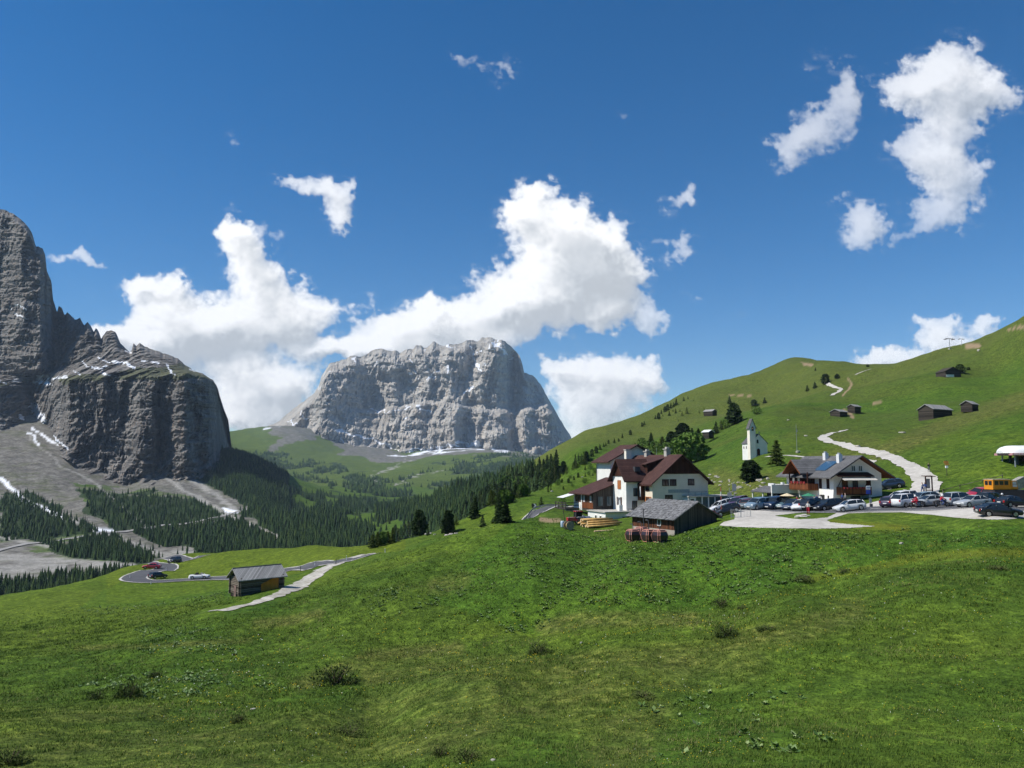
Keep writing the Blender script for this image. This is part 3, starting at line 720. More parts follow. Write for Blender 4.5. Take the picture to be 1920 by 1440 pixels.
# ------------------------------------------------------------------ clouds on the sky dome
def sky_dome():
    pxs = np.arange(-140, 2061, 2.0); pys = np.arange(-90, 905, 2.0)
    PX, PY = np.meshgrid(pxs, pys)
    # (cx, cy, rx, ry, angle, strength)
    B = """300 540 60 22 0 1|330 527 18 14 0 .8|255 545 24 13 0 .9|300 585 50 38 0 1.1|360 600 70 40 0 1|420 590 50 32 0 1|250 640 90 32 0 1|330 640 90 40 0 1.1|420 630 90 38 0 1.1|205 625 28 18 0 .8
450 470 32 62 -12 1.1|440 432 26 18 0 .9|480 540 44 52 -20 1.1|530 575 60 40 -15 1.1|580 605 55 30 -15 .9|520 620 70 32 0 .9|500 490 22 30 -30 .7
440 690 70 26 0 .95|480 720 80 46 0 1.05|540 720 55 28 0 .95|440 760 60 38 0 1|520 760 50 40 0 .9|470 790 60 20 0 .9|590 700 14 10 0 .4
540 345 30 12 15 .55|590 350 36 15 15 .72|630 375 26 30 25 .8|640 410 22 24 10 .75|655 350 10 18 0 .55
640 655 80 18 0 1|700 640 60 26 0 .95|740 620 60 36 0 1|800 600 46 36 0 1.05|805 575 22 16 0 .9|860 610 70 42 0 1.1|930 575 60 44 -20 1.15|990 560 80 50 0 1.2|590 650 40 12 0 .7|760 660 120 24 0 1|900 640 70 24 0 .9|970 630 30 14 0 .6|690 605 22 18 0 .6|570 675 22 8 0 .5
1000 360 30 26 0 1.05|960 395 34 22 10 1|1010 410 62 42 0 1.2|1080 420 48 40 20 1.1|1040 460 74 52 0 1.25|1110 470 62 52 0 1.2|1080 520 92 62 0 1.25|1150 520 48 60 0 1.05|1150 590 40 26 0 .9|1060 580 92 32 0 .8|1190 515 30 12 -8 .5|1230 505 24 5 -6 .35
1225 605 26 22 0 .62|1210 570 10 30 0 .4|1265 380 28 16 -40 .5|1285 375 14 22 0 .5|1165 420 20 12 0 .34|1270 465 26 20 0 .5|1270 480 12 14 0 .4|1300 555 22 12 0 .34|1380 588 28 7 0 .28|1210 590 22 10 0 .34
1060 690 38 24 0 .95|1110 700 64 30 0 1|1170 710 55 32 0 1|1215 700 26 24 0 .85|1090 750 56 30 0 .9|1150 760 70 30 0 .8|1100 800 50 26 0 .75|1080 830 40 16 0 .5|1190 680 24 6 0 .4|1040 680 16 16 0 .7
130 482 40 10 5 .6|165 492 20 10 10 .5|440 255 24 12 40 .26|690 552 16 14 0 .42|530 445 14 16 0 .3|885 118 40 12 20 .3|945 130 30 18 -30 .4|850 108 20 5 10 .25|1160 205 26 12 20 .2|1480 515 24 12 10 .16|495 430 12 16 0 .35
1790 100 38 30 0 .8|1740 150 70 42 0 1|1800 170 70 50 0 1.05|1860 165 48 30 25 .85|1690 170 36 22 0 .75|1780 230 62 42 0 .85|1740 290 66 40 0 .85|1690 275 26 20 0 .5|1780 320 56 40 0 .9|1790 380 46 44 0 .7|1750 400 46 30 0 .55|1830 330 26 30 0 .55|1895 190 26 14 10 .6|1720 430 60 10 -30 .3
1530 120 30 26 -40 .34|1590 150 20 44 0 .62|1580 200 28 36 30 .55|1520 240 55 26 -35 .66|1480 270 32 24 -25 .6|1500 300 50 14 -15 .45|1505 205 18 14 0 .34|1550 255 34 24 0 .42|1590 235 20 26 0 .3
1620 410 40 26 0 .72|1625 440 34 26 0 .68|1618 460 16 14 0 .4|1575 375 30 8 -15 .3|1640 392 24 14 0 .5
1760 630 46 24 0 .85|1735 605 22 10 0 .7|1785 605 20 10 0 .65|1840 612 26 14 0 .75|1850 600 20 8 0 .6|1780 655 50 20 0 .8|1850 640 30 16 0 .5|1660 668 46 12 0 .9|1700 665 26 12 0 .8|1620 680 34 10 0 .8|1690 690 60 20 0 .6|1860 580 30 5 5 .2"""
    blobs = [tuple(float(v) for v in q.split()) for ln in B.splitlines() for q in ln.split('|')]
    wx = PX + 15 * fbm(PX / 60, PY / 60, 1, 4) + 6.0 * fbm(PX / 16, PY / 16, 2, 4)
    wy = PY + 15 * fbm(PX / 60, PY / 60, 11, 4) + 6.0 * fbm(PX / 16, PY / 16, 12, 4)
    d = np.zeros(PX.shape)
    ops = np.zeros(PX.shape); hgt = np.zeros(PX.shape); hw = np.zeros(PX.shape) + 1e-6
    for cx, cy, rx, ry, an, s in blobs:
        a = math.radians(an); ca, sa = math.cos(a), math.sin(a)
        if s < .85: rx *= 1.16; ry *= 1.16
        m = 3.0 * max(rx, ry)
        i0, i1 = np.searchsorted(pys, [cy - m, cy + m]); j0, j1 = np.searchsorted(pxs, [cx - m, cx + m])
        if i1 <= i0 or j1 <= j0: continue
        sl = (slice(i0, i1), slice(j0, j1))
        dx = wx[sl] - cx; dy = wy[sl] - cy
        u = (dx * ca + dy * sa) / rx; v = (-dx * sa + dy * ca) / ry
        e = np.exp(-(u * u + v * v) * 1.15) * s
        d[sl] = d[sl] + e
        hgt[sl] += e * (-v); hw[sl] += e; ops[sl] += e * s
    n = fbm(PX / 46, PY / 46, 5, 7, .60)
    bil = 1 - np.abs(fbm(PX / 24, PY / 24, 8, 4, .55)) * 1.4        # billows
    wisp = fbm(PX / 30 + .8 * n, PY / 16, 33, 5, .62)
    core = sstep(.25, .95, d)
    dens = d + (.30 - .10 * core) * n + .13 * (bil - .5) + .12 * wisp * (1 - core)
    q = np.maximum(dens - .30, 0)
    alpha = 1 - np.exp(-(3.7 * q) ** 1.35)
    veil = np.clip(d * 1.5 - .06, 0, 1) * sstep(-.1, .8, wisp + .35 * n) * .42
    alpha = np.clip(np.maximum(alpha, veil), 0, 1) * sstep(.04, .22, d)
    thick = np.clip(dens, 0, 2.4)
    def shift(A, k):
        return np.roll(np.roll(A, int(k), 0), int(k * .9), 1)
    sh = np.zeros(PX.shape)
    for k, w in ((2, .30), (5, .35), (10, .30), (18, .18)):
        sh += w * (thick - shift(thick, k))
    occ = np.zeros(PX.shape)
    for k in (8, 16, 26): occ += np.clip(shift(thick, k) - .5, 0, 1.6) / 3
    base = .99 + .42 * sh - .17 * occ + .05 * fbm(PX / 30, PY / 30, 21, 5)  # sun-side brightening and self-shade painted into the cloud colour
    base = base - .10 * np.clip(-hgt / hw, 0, 1.2) * core
    base = np.clip(base, .60, 1.08)
    opq = np.clip(ops / hw, .15, 1.2)
    alpha = alpha * np.clip(.12 + .95 * opq, .2, 1) * np.clip(.78 + .5 * sstep(-.5, .5, n) + core * .3, 0, 1)
    # outer margins of the sheet carry no cloud
    m = sstep(-140, -60, PX) * sstep(2060, 1990, PX) * sstep(-90, -40, PY) * sstep(903, 870, PY)
    alpha = alpha * m
    # in the clear upper right the clouds are thinner
    alpha = alpha * np.where((PX > 1350) & (PY < 520), .80, 1.0)
    col = np.stack([base * .985, base * .99, base * 1.0], -1)
    sgrey = np.clip((.95 - base) / .3, 0, 1)[..., None]
    col = col * (1 - sgrey * .10 * np.array([1.0, .55, .1]))
    Rd = 30000.0
    xc = (PX - 960) / F; yc = -(PY - 720) / F
    v = np.stack([xc, CP - yc * SP, SP + yc * CP], -1); v /= np.linalg.norm(v, axis=-1)[..., None]
    v *= Rd
    t = NT('cloudy_sky'); t.t.nodes.remove(t.b)
    em = t.n('ShaderNodeEmission'); tr = t.n('ShaderNodeBsdfTransparent'); mx = t.n('ShaderNodeMixShader')
    t.l(t.attr('cloud_color', 'Color'), em.inputs[0]); em.inputs[1].default_value = 0.98
    t.l(t.attr('cloud_cover'), mx.inputs[0]); t.l(tr.outputs[0], mx.inputs[1]); t.l(em.outputs[0], mx.inputs[2]); t.l(mx.outputs[0], t.out.inputs[0])
    me = mesh_np('sky', v.reshape(-1, 3), grid_faces(*PX.shape), [t.m], True, {'cloud_cover': alpha.reshape(-1), 'cloud_color': col.reshape(-1, 3)})
    o = link('sky', me); tag(o, 'blue sky with white heaped clouds', kind='structure')
sky_dome()
# ------------------------------------------------------------------ roads, tracks, gravel
def pxd(px, D):
    return ((px - 960.0) / F * D, D)

def hits(pts, dmin, dmax):
    a = np.array(pts, float)
    x, y, z = hit(a[:, 0], a[:, 1], dmin, dmax, 600)
    return [(float(u), float(v)) for u, v in zip(x, y) if not np.isnan(v)]

def smooth_path(pts, step):
    p = np.array(pts, float)
    for _ in range(3):
        q = [p[0]]
        for a, b in zip(p[:-1], p[1:]): q += [a * .75 + b * .25, a * .25 + b * .75]
        q.append(p[-1]); p = np.array(q)
    s = np.concatenate([[0], np.cumsum(np.hypot(*(p[1:] - p[:-1]).T))])
    n = max(2, int(s[-1] / step)); t = np.linspace(0, s[-1], n)
    return np.stack([np.interp(t, s, p[:, 0]), np.interp(t, s, p[:, 1])], 1), t

def ribbon(name, path, width, mat, off, step=1.0, off0=0.0, rag=0.0, cross=5, dashed=None, label=None, parent=None):
    p, t = smooth_path(path, step)
    d = np.gradient(p, axis=0); d /= np.hypot(d[:, 0], d[:, 1])[:, None] + 1e-9
    nrm = np.stack([-d[:, 1], d[:, 0]], 1)
    w = np.interp(t / t[-1], np.linspace(0, 1, len(width)), width) if isinstance(width, (list, tuple)) else np.full(len(p), width)
    wl = w / 2 + rag * fbm(t / 2.3, 1.5, 0, 3); wr = w / 2 + rag * fbm(t / 2.3, 9.5, 4, 3)
    u = np.linspace(0, 1, cross)
    q = p[:, None, :] + nrm[:, None, :] * (off0 + (-wl[:, None] * (1 - u) + wr[:, None] * u))[..., None]
    z = mesh_ground(q[..., 0], q[..., 1]) + off
    v = np.concatenate([q, z[..., None]], -1).reshape(-1, 3)
    f = grid_faces(len(p), cross)
    if dashed:
        seg = np.repeat(np.arange(len(p) - 1), cross - 1)
        f = f[((t[seg] % (dashed[0] + dashed[1])) < dashed[0])]
    f = f[:, ::-1]
    me = mesh_np(name, v, f, [mat], True)
    o = link(name, me, parent); 
    if label: o['label'] = label
    if parent is None: o['kind'] = 'structure'
    return o

def gravel_mat(name, lo, hi, sc=1.2):
    t = NT(name, .95, .1); p = t.pos()
    a = t.noise(p, sc, 5, .7); b = t.noise(p, sc * .12, 3, .6)
    c = t.ramp(a, [(.3, lo), (.7, hi)])
    c = t.mix(t.ramp(b, [(.45, 0.0), (.7, .45)]), c, tuple(v * .62 for v in lo))
    t.bump(t.noise(p, sc * 5, 3), .5, .1)
    return t.done(c)
M_GRAVEL = gravel_mat('pale_gravel', (.40, .375, .33), (.60, .57, .52))
M_TRACK = gravel_mat('rutted_track', (.24, .215, .165), (.62, .60, .55), 1.1)
M_ROAD_FAR = gravel_mat('far_road', (.28, .27, .26), (.36, .35, .33), .1)
M_ASPHALT = gravel_mat('asphalt', (.085, .087, .095), (.125, .127, .135), .5)
M_WHITE = simple('road_paint', (.72, .72, .70), .7, .2, var=.08)
M_VERGE = gravel_mat('road_verge', (.38, .36, .32), (.62, .6, .56), 2)

def patch(name, polys, rmax, off, mat, namp=1.5, label=None, holes=(), rmin=80):
    """sheet over the ground inside traced outlines, on its own fine grid"""
    al = np.array([q for p in polys for q in p]); x0, x1 = al[:, 0].min() - 6, al[:, 0].max() + 6
    a = np.arctan((np.arange(x0, x1, .8) - 960) / F); r = np.arange(rmin, rmax, .22)
    A, R_ = np.meshgrid(a, r); X = np.sin(A) * R_; Y = np.cos(A) * R_; Z = mesh_ground(X, Y)
    px, py = proj(X, Y, Z)
    wx = px + namp * 3.0 * fbm(X / 2.2, Y / 2.2, 2, 4); wy = py + namp * fbm(X / 2.2, Y / 2.2, 6, 4)
    m = np.zeros(px.shape, bool)
    for poly in polys: m |= inpoly(wx, wy, poly)
    for poly in holes: m &= ~inpoly(wx, wy, poly)
    nc = len(a); f = grid_faces(*px.shape)[(m[:-1, :-1] & m[1:, 1:]).ravel()]
    un, inv = np.unique(f, return_inverse=True)
    v = np.stack([X.ravel()[un], Y.ravel()[un], Z.ravel()[un] + off], 1)
    o = link(name, mesh_np(name, v, inv.reshape(f.shape), [mat], True)); tag(o, label, kind='structure')
    return o

patch('gravel_lot', [[(1348, 986), (1356, 979), (1376, 974), (1379, 966), (1366, 960), (1340, 958), (1330, 948), (1470, 940), (1540, 938), (1600, 945), (1612, 948), (1650, 938), (1684, 928), (1730, 932), (1764, 924), (1840, 928), (1960, 930), (1990, 985), (1930, 972), (1870, 975), (1830, 974), (1790, 971), (1745, 966), (1690, 961), (1640, 961.5), (1590, 963), (1552, 975), (1556, 980), (1600, 983), (1645, 987), (1600, 990.5), (1530, 992), (1450, 991), (1390, 989)]],
      150, .03, M_GRAVEL, .6, 'pale gravel car park beside the pass road', holes=[[(1452, 967), (1480, 963.5), (1560, 958.5), (1568, 962), (1550, 971), (1500, 974), (1475, 971)]])
main_path = [pxd(*q) for q in ((2200, 90), (2050, 94), (1920, 98), (1800, 101), (1700, 104), (1600, 107), (1530, 113), (1460, 119), (1400, 122), (1340, 126), (1280, 128), (1230, 130))]
road1 = ribbon('road', main_path, 7.6, M_ASPHALT, .07, label='grey asphalt road over the pass in front of the parked cars')
ribbon('centre_line', main_path, .22, M_WHITE, .09, .5, 0, 0, 2, (2.6, 2.6), parent=road1)
for s in (-1, 1): ribbon('edge_line', main_path, .2, M_WHITE, .09, .5, s * 3.5, 0, 2, parent=road1)
low_path = [pxd(*q) for q in ((1200, 184), (1130, 181), (1080, 170), (1045, 163), (1012, 158), (992, 149), (975, 141), (930, 139), (870, 146), (800, 150), (745, 147), (690, 141), (640, 145), (580, 156), (530, 165), (470, 175), (400, 179), (340, 177), (292, 173), (262, 178), (270, 190), (308, 201), (330, 212), (310, 222), (280, 232), (270, 241), (292, 250), (322, 244), (348, 232), (375, 226), (400, 236))]
road2 = ribbon('road', low_path, 5.6, M_ASPHALT, .09, label='grey asphalt road winding down through hairpins below the pass', cross=7)
for s in (-1, 1): ribbon('edge_line', low_path, .45, M_VERGE, .13, .7, s * 2.8, .12, 2, parent=road2)
ribbon('road', hits([(-40, 1040), (0, 1032), (30, 1024), (60, 1019), (120, 1012), (165, 1006), (210, 999), (260, 993), (330, 983), (400, 972), (425, 965), (460, 959), (505, 952)], 560, 2400), 8, M_ROAD_FAR, .9, 8, cross=3, label='thin far road crossing the scree below the rock wall')
ribbon('path', hits([(1722, 936), (1727, 928), (1738, 915), (1735, 900), (1722, 885), (1700, 871), (1670, 858), (1630, 847), (1590, 837), (1560, 829), (1540, 822), (1545, 817), (1560, 812), (1580, 808), (1588, 806)], 100, 500), [4.6, 4.0, 3.3, 2.9, 2.7, 2.8, 3.0, 2.4, .9], M_GRAVEL, .12, .8, rag=.45, label='pale gravel track curving up the hill behind the chalet')
ribbon('path', hits([(1437, 856.5), (1450, 856), (1466, 854), (1490, 856), (1515, 859)], 120, 400), 1.5, M_GRAVEL, .1, .7, rag=.3, label='narrow pale footpath beside the chapel')
ribbon('path', hits([(1548, 716), (1552, 721), (1566, 727), (1581, 730), (1577, 735), (1563, 738), (1560, 742)], 350, 800), 2.6, M_GRAVEL, .25, 2, rag=.5, label='small white footpath zigzagging below the ridge')
ribbon('path', hits([(1604, 703), (1618, 697), (1634, 692)], 350, 800), 2.0, M_TRACK, .25, 2, rag=.5, label='short worn footpath climbing near the ridge')
ribbon('path', hits([(700, 1037.5), (668, 1046), (632, 1056), (603, 1070), (585, 1082), (560, 1099), (530, 1114), (490, 1128), (440, 1142), (370, 1152)], 80, 240), [1.0, 2.5, 4.2, 4.4, 3.8, 3.4, 3.0, 2.6, 1.8, .5], M_TRACK, .07, .5, rag=.75, cross=9, label='rutted white gravel track running past the log hut')
patch('gravel_strip', [[(1606, 868), (1622, 861), (1645, 863), (1640, 868), (1625, 866)], [(1648, 912), (1668, 910), (1684, 914), (1668, 918), (1650, 918)], [(1494, 966), (1512, 964), (1514, 970), (1490, 970)]], 220, .05, M_GRAVEL, .8, 'bare pale gravel strips in the grass by the chalet')
# ------------------------------------------------------------------ vegetation
def leaf_mat(name, lo, hi, sc=6, trans=.0):
    t = NT(name, .9, .1)
    oi = t.n('ShaderNodeObjectInfo')
    n = t.noise(t.coord('Object'), sc, 3)
    v = t.math('ADD', n, t.math('MULTIPLY', t.math('SUBTRACT', oi.outputs['Random'], .5), .35))
    return t.done(t.ramp(v, [(.25, lo), (.75, hi)]))
M_SPRUCE = leaf_mat('spruce_needles', (.017, .034, .012), (.055, .090, .026), 9)
M_LARCH = leaf_mat('larch_needles', (.045, .070, .014), (.105, .140, .030), 9)
M_BROAD = leaf_mat('broad_leaves', (.050, .100, .018), (.125, .205, .040), 9)
M_BUSH = leaf_mat('bush_leaves', (.050, .080, .018), (.130, .160, .045), 2.5)
M_BARK = simple('bark', (.10, .075, .055), .95, .1, var=.35, scale=8)

def crown_mesh(name, seed, kind, n=1100, mat=None):
    r_ = np.random.RandomState(seed)
    h = r_.rand(n)
    ang = r_.rand(n) * 2 * math.pi
    if kind == 'spruce':
        u = .06 + .94 * h ** 1.25
        prof = (1 - u) ** .85 * .21 + .012
        tier = .72 + .28 * np.cos(u * 58 + .6 * np.sin(ang * 2))
    elif kind == 'pine':
        u = .08 + .90 * h
        prof = .30 * np.sin(np.clip(1 - u, 0, 1) ** .72 * 2.2) ** .8 * .9 + .01
        tier = .75 + .35 * fbm(np.cos(ang) * 1.6, np.sin(ang) * 1.6, u * 5 + seed, 2)
    elif kind == 'larch':
        u = .10 + .88 * h ** 1.15
        prof = (1 - u) ** .7 * .25 + .012
        tier = .62 + .38 * np.cos(u * 40 + 1.2 * np.sin(ang * 3 + seed)) 
    else:
        u = .12 + .86 * h
        prof = .52 * np.sqrt(np.clip(1 - ((u - .52) / .50) ** 2, 0, 1))
        tier = .82 + .42 * fbm(np.cos(ang) * 2 + seed, np.sin(ang) * 2, u * 5, 3)
    lump = 1 + .30 * fbm(np.cos(ang) * 2.1 + seed, np.sin(ang) * 2.1, u * 6, 3)
    rad = prof * tier * lump * (.45 + .6 * np.sqrt(r_.rand(n)))
    c = np.stack([np.cos(ang) * rad, np.sin(ang) * rad, u - (0.10 * rad if kind != 'broad' else 0)], 1)
    s = {'spruce': .034, 'pine': .046, 'larch': .026, 'broad': .048}[kind] * (.6 + .8 * r_.rand(n))
    if kind in ('spruce', 'larch'): s *= (1.25 - .75 * u)
    out = np.stack([np.cos(ang), np.sin(ang), np.full(n, -.35)], 1) + r_.normal(size=(n, 3)) * (.5 if kind != 'broad' else 1.2)
    out /= np.linalg.norm(out, axis=1)[:, None]
    side = np.cross(out, r_.normal(size=(n, 3))); side /= np.linalg.norm(side, axis=1)[:, None] + 1e-9
    a = c - out * s[:, None]; b = c + out * s[:, None] * 1.2
    v = np.stack([a + side * s[:, None] * .55, a - side * s[:, None] * .55, b - side * s[:, None] * .3, b + side * s[:, None] * .3], 1).reshape(-1, 3)
    f = np.arange(len(v)).reshape(-1, 4)
    return mesh_np(name, v, f, [mat])

class MB:
    def __init__(s): s.v = []; s.f = []; s.m = []
    def add(s, v, f, m=0):
        o = len(s.v); s.v += [tuple(map(float, q)) for q in v]; s.f += [tuple(i + o for i in q) for q in f]; s.m += [m] * len(f); return s
    def box(s, x0, x1, y0, y1, z0, z1, m=0):
        v = [(x, y, z) for z in (z0, z1) for x, y in ((x0, y0), (x1, y0), (x1, y1), (x0, y1))]
        return s.add(v, [(0, 3, 2, 1), (4, 5, 6, 7), (0, 1, 5, 4), (1, 2, 6, 5), (2, 3, 7, 6), (3, 0, 4, 7)], m)
    def prism(s, poly, d, m=0):
        """polygon (3d points) extruded by vector d"""
        n = len(poly); v = list(poly) + [(p[0] + d[0], p[1] + d[1], p[2] + d[2]) for p in poly]
        f = [tuple(range(n - 1, -1, -1)), tuple(range(n, 2 * n))] + [(i, (i + 1) % n, n + (i + 1) % n, n + i) for i in range(n)]
        return s.add(v, f, m)
    def tube(s, pts, r, n=8, m=0, caps=True):
        pts = [Vector(p) for p in pts]; rs = r if isinstance(r, (list, tuple)) else [r] * len(pts)
        v = []; f = []
        for i, p in enumerate(pts):
            d = (pts[min(i + 1, len(pts) - 1)] - pts[max(i - 1, 0)]).normalized()
            a = d.orthogonal().normalized() if abs(d.z) > .99 else d.cross(Vector((0, 0, 1))).normalized()
            b = d.cross(a)
            for k in range(n):
                t = 2 * math.pi * k / n; v.append(p + (a * math.cos(t) + b * math.sin(t)) * rs[i])
        for i in range(len(pts) - 1):
            for k in range(n): f.append((i * n + k, i * n + (k + 1) % n, (i + 1) * n + (k + 1) % n, (i + 1) * n + k))
        if caps: f.append(tuple(range(n - 1, -1, -1))); f.append(tuple((len(pts) - 1) * n + k for k in range(n)))
        return s.add(v, f, m)
    def mesh(s, name, mats, smooth=False):
        me = bpy.data.meshes.new(name); me.from_pydata(s.v, [], s.f)
        for m in (mats if isinstance(mats, (list, tuple)) else [mats]): me.materials.append(m)
        me.polygons.foreach_set('material_index', s.m)
        if smooth: me.polygons.foreach_set('use_smooth', [True] * len(s.f))
        me.update()
        bm = bmesh.new(); bm.from_mesh(me); bmesh.ops.recalc_face_normals(bm, faces=bm.faces); bm.to_mesh(me); bm.free()
        return me
    def build(s, name, mats, parent=None, smooth=False, loc=None):
        return link(name, s.mesh(name, mats, smooth), parent, loc)

def trunk_mesh(kind, seed):
    m = MB(); rr = random.Random(seed)
    m.tube([(0, 0, -.06), (0, 0, .1), (rr.uniform(-.01, .01), rr.uniform(-.01, .01), .5), (0, 0, .93)], [.022, .018, .012, .003] if kind != 'broad' else [.045, .035, .02, .004], 7)
    for k in range(9):
        z = .18 + .07 * k; a = k * 2.4; l = .13 * (1.1 - z) * (1.9 if kind == 'broad' else 1)
        m.tube([(0, 0, z), (math.cos(a) * l, math.sin(a) * l, z + (.06 if kind == 'broad' else -.01))], [.006, .002], 4)
    return m.mesh('trunk', M_BARK, True)

TREES = {}
for kind, mat, lab in (('spruce', M_SPRUCE, 0), ('pine', M_SPRUCE, 0), ('larch', M_LARCH, 0), ('broad', M_BROAD, 0)):
    for sz, n in (('big', 2600), ('small', 520)):
        TREES[kind, sz] = [(crown_mesh('crown', 10 * i + len(TREES), kind, n, mat), trunk_mesh(kind, i)) for i in range(3)]
TREENAME = {'spruce': 'spruce_tree', 'pine': 'pine_tree', 'larch': 'larch_tree', 'broad': 'broadleaf_tree'}
N_TREES = 0
def tree(kind, x, y, h, w=None, label=None, group=None, big=True, seed=None):
    global N_TREES
    N_TREES += 1
    z = float(mesh_ground(x, y)) - .1
    r_ = random.Random(seed if seed is not None else N_TREES * 7)
    cm, tm = TREES[kind, 'big' if big else 'small'][r_.randrange(3)]
    o = empty(TREENAME[kind], (x, y, z), r_.uniform(0, 6.28), label, 'tree', group)
    base_w = {'spruce': .40, 'pine': .52, 'larch': .46, 'broad': .98}[kind]
    sx = (w or h * base_w) / base_w
    o.scale = (sx, sx, h)
    link('trunk', tm, o); link('crown', cm, o)
    return o

def tree_px(kind, px, py, hp, wp=None, label=None, group=None, dmin=100, dmax=1500):
    x, y, z = hit(px, py, dmin, dmax, 400)
    if np.isnan(y[0]):
        x, y, z = hit(px, py + 2.5, dmin, dmax, 400)
        if np.isnan(y[0]): print('tree miss', px, py); return
    D = float(y[0]); s = D / F
    return tree(kind, float(x[0]), D, hp * s * 1.05, (wp * s if wp else None), label, group, hp > 22)

S, PN, L_, BR = 'spruce', 'pine', 'larch', 'broad'
for k, px, py, hp, wp, lab in (
    (S, 936, 979, 50, 22, 'tall dark spruce, left of the close pair below the road bend'), (S, 948, 981, 40, 27, 'broad dark spruce, right of the close pair below the road bend'), (S, 890, 972, 37, 22, 'dark spruce standing alone on the green slope left of the close pair'),
    (S, 905, 988, 21, 15, 'small dark spruce just below and left of the close pair of spruces'), (S, 924, 981, 10, 9, 'tiny spruce at the left foot of the close pair'), (PN, 840, 1001, 42, 24, 'bushy mixed-green pine above the roadside stones'), (S, 849, 999, 20, 14, 'small spruce leaning against the bushy pine above the roadside stones'),
    (PN, 786, 1005, 46, 26, 'dark round-topped pine at the left end of the roadside stones'), (S, 803, 1004, 11, 9, 'tiny spruce right of the dark round-topped pine'), (S, 861, 973, 17, 14, 'dark spruce on the slope edge between the bushy pine and the lone spruce'), (L_, 856, 985, 17, 13, 'small light larch on the slope edge behind the bushy pine'),
    (S, 1015, 949, 17, 13, 'small dark round spruce right above the curved guard rail'), (BR, 1055, 945, 13, 14, 'dark shrub-like tree behind the wooden terrace of the hotel'),
    (BR, 1296, 868, 54, 58, 'big round bright green tree behind the hotel roof'), (PN, 1280, 822, 28, 28, 'dark rounded pine above the big round green tree'), (S, 1221, 836, 24, 14, 'dark narrow tree above the left hotel chimney'), (BR, 1205, 844, 22, 22, 'pale green tree at the left end of the thicket behind the hotel'),
    (L_, 1242, 845, 26, 22, 'light larch in the middle of the thicket behind the hotel'), (PN, 1259, 838, 28, 20, 'dark pine between larch and rounded pine behind the hotel'), (BR, 1250, 852, 22, 24, 'low green tree right over the hotel ridge'), (S, 1310, 830, 26, 17, 'dark spruce right of the big round green tree, nearest the white-roofed hut'),
    (S, 1298, 834, 30, 18, 'dark spruce rising behind the big round green tree'), (BR, 1270, 854, 32, 28, 'mid green tree left of the big round green tree'), (BR, 1228, 850, 22, 24, 'pale bushy tree behind the capped hotel chimney'), (S, 1322, 819, 14, 9, 'small dark spruce left of the white-roofed hut'), (S, 1191, 842, 12, 7, 'small dark spruce over the tall left roof of the hotel'),
    (PN, 1377, 795, 38, 27, 'big dark pine on the slope up left of the chapel'), (BR, 1360, 803, 16, 18, 'low leafy tree left of the big dark pine'), (S, 1343, 813, 22, 15, 'dark spruce right of the white-roofed hut'), (L_, 1352, 806, 18, 14, 'light larch between dark spruce and big dark pine'),
    (S, 1368, 757, 15, 10, 'dark spruce above the big dark pine'), (PN, 1414, 761, 12, 13, 'low dark pine straight above the chapel spire'), (S, 1434, 756, 11, 9, 'small spruce up right of the chapel spire'), (BR, 1419, 778, 16, 20, 'low spreading tree on the slope edge above the chapel'),
    (PN, 1408, 902, 38, 36, 'wide dark bushy tree below the chapel'), (L_, 1457, 874, 48, 30, 'airy brownish larch right of the chapel'),
    (S, 1514, 734, 12, 9, 'left one of two small trees down left of the dark ridge tree'), (S, 1528, 728, 12, 10, 'right one of two small trees down left of the dark ridge tree'), (PN, 1548, 720, 19, 17, 'dark round tree at the top of the zigzag footpath'), (PN, 1570, 710, 9, 10, 'small dark tree right of the top of the zigzag footpath'),
    (S, 1529, 695, 6, 4, 'tiny tree in the notch between the two ridges'), (PN, 1627, 688, 5, 6, 'tiny tree on the skyline above the zigzag footpath'), (PN, 1801, 700, 17, 20, 'dark round tree against the highest hut'), (PN, 1816, 694, 6, 7, 'tiny tree right of the highest hut')):
    tree_px(k, px, py, hp, wp, lab)
for px, py, hp in ((1132, 838, 8), (1141, 832, 7), (1152, 831, 9), (1167, 821, 8), (1182, 816, 10), (1204, 800, 8), (1208, 797, 8), (1229, 786, 8), (1235, 786, 12), (1240, 776, 8), (1247, 773, 11), (1252, 770, 12), (1258, 766, 11), (1263, 763, 9), (1268, 760, 13), (1282, 752, 8), (1290, 748, 5), (1125, 843, 11), (1118, 850, 13), (1110, 856, 14), (1100, 862, 15), (1136, 836, 7), (1160, 828, 6)):
    tree_px(rnd.choice([S, S, PN]), px, py, hp, hp * .62, 'small dark tree in the row along the left skyline of the hill', 'small trees along the hill skyline', 200, 1500)
for px, py, hp in ((1255, 780, 10), (1267, 775, 9), (1279, 780, 10), (1288, 776, 13), (1311, 775, 6), (1320, 768, 5), (1300, 752, 3), (1272, 790, 4), (1262, 772, 5), (1243, 781, 5), (1275, 772, 5)):
    tree_px(rnd.choice([S, S, L_]), px, py, hp, hp * .6, 'small tree scattered on the open hillside left of the grey-roofed hut', 'small trees on the upper hillside', 200, 1500)
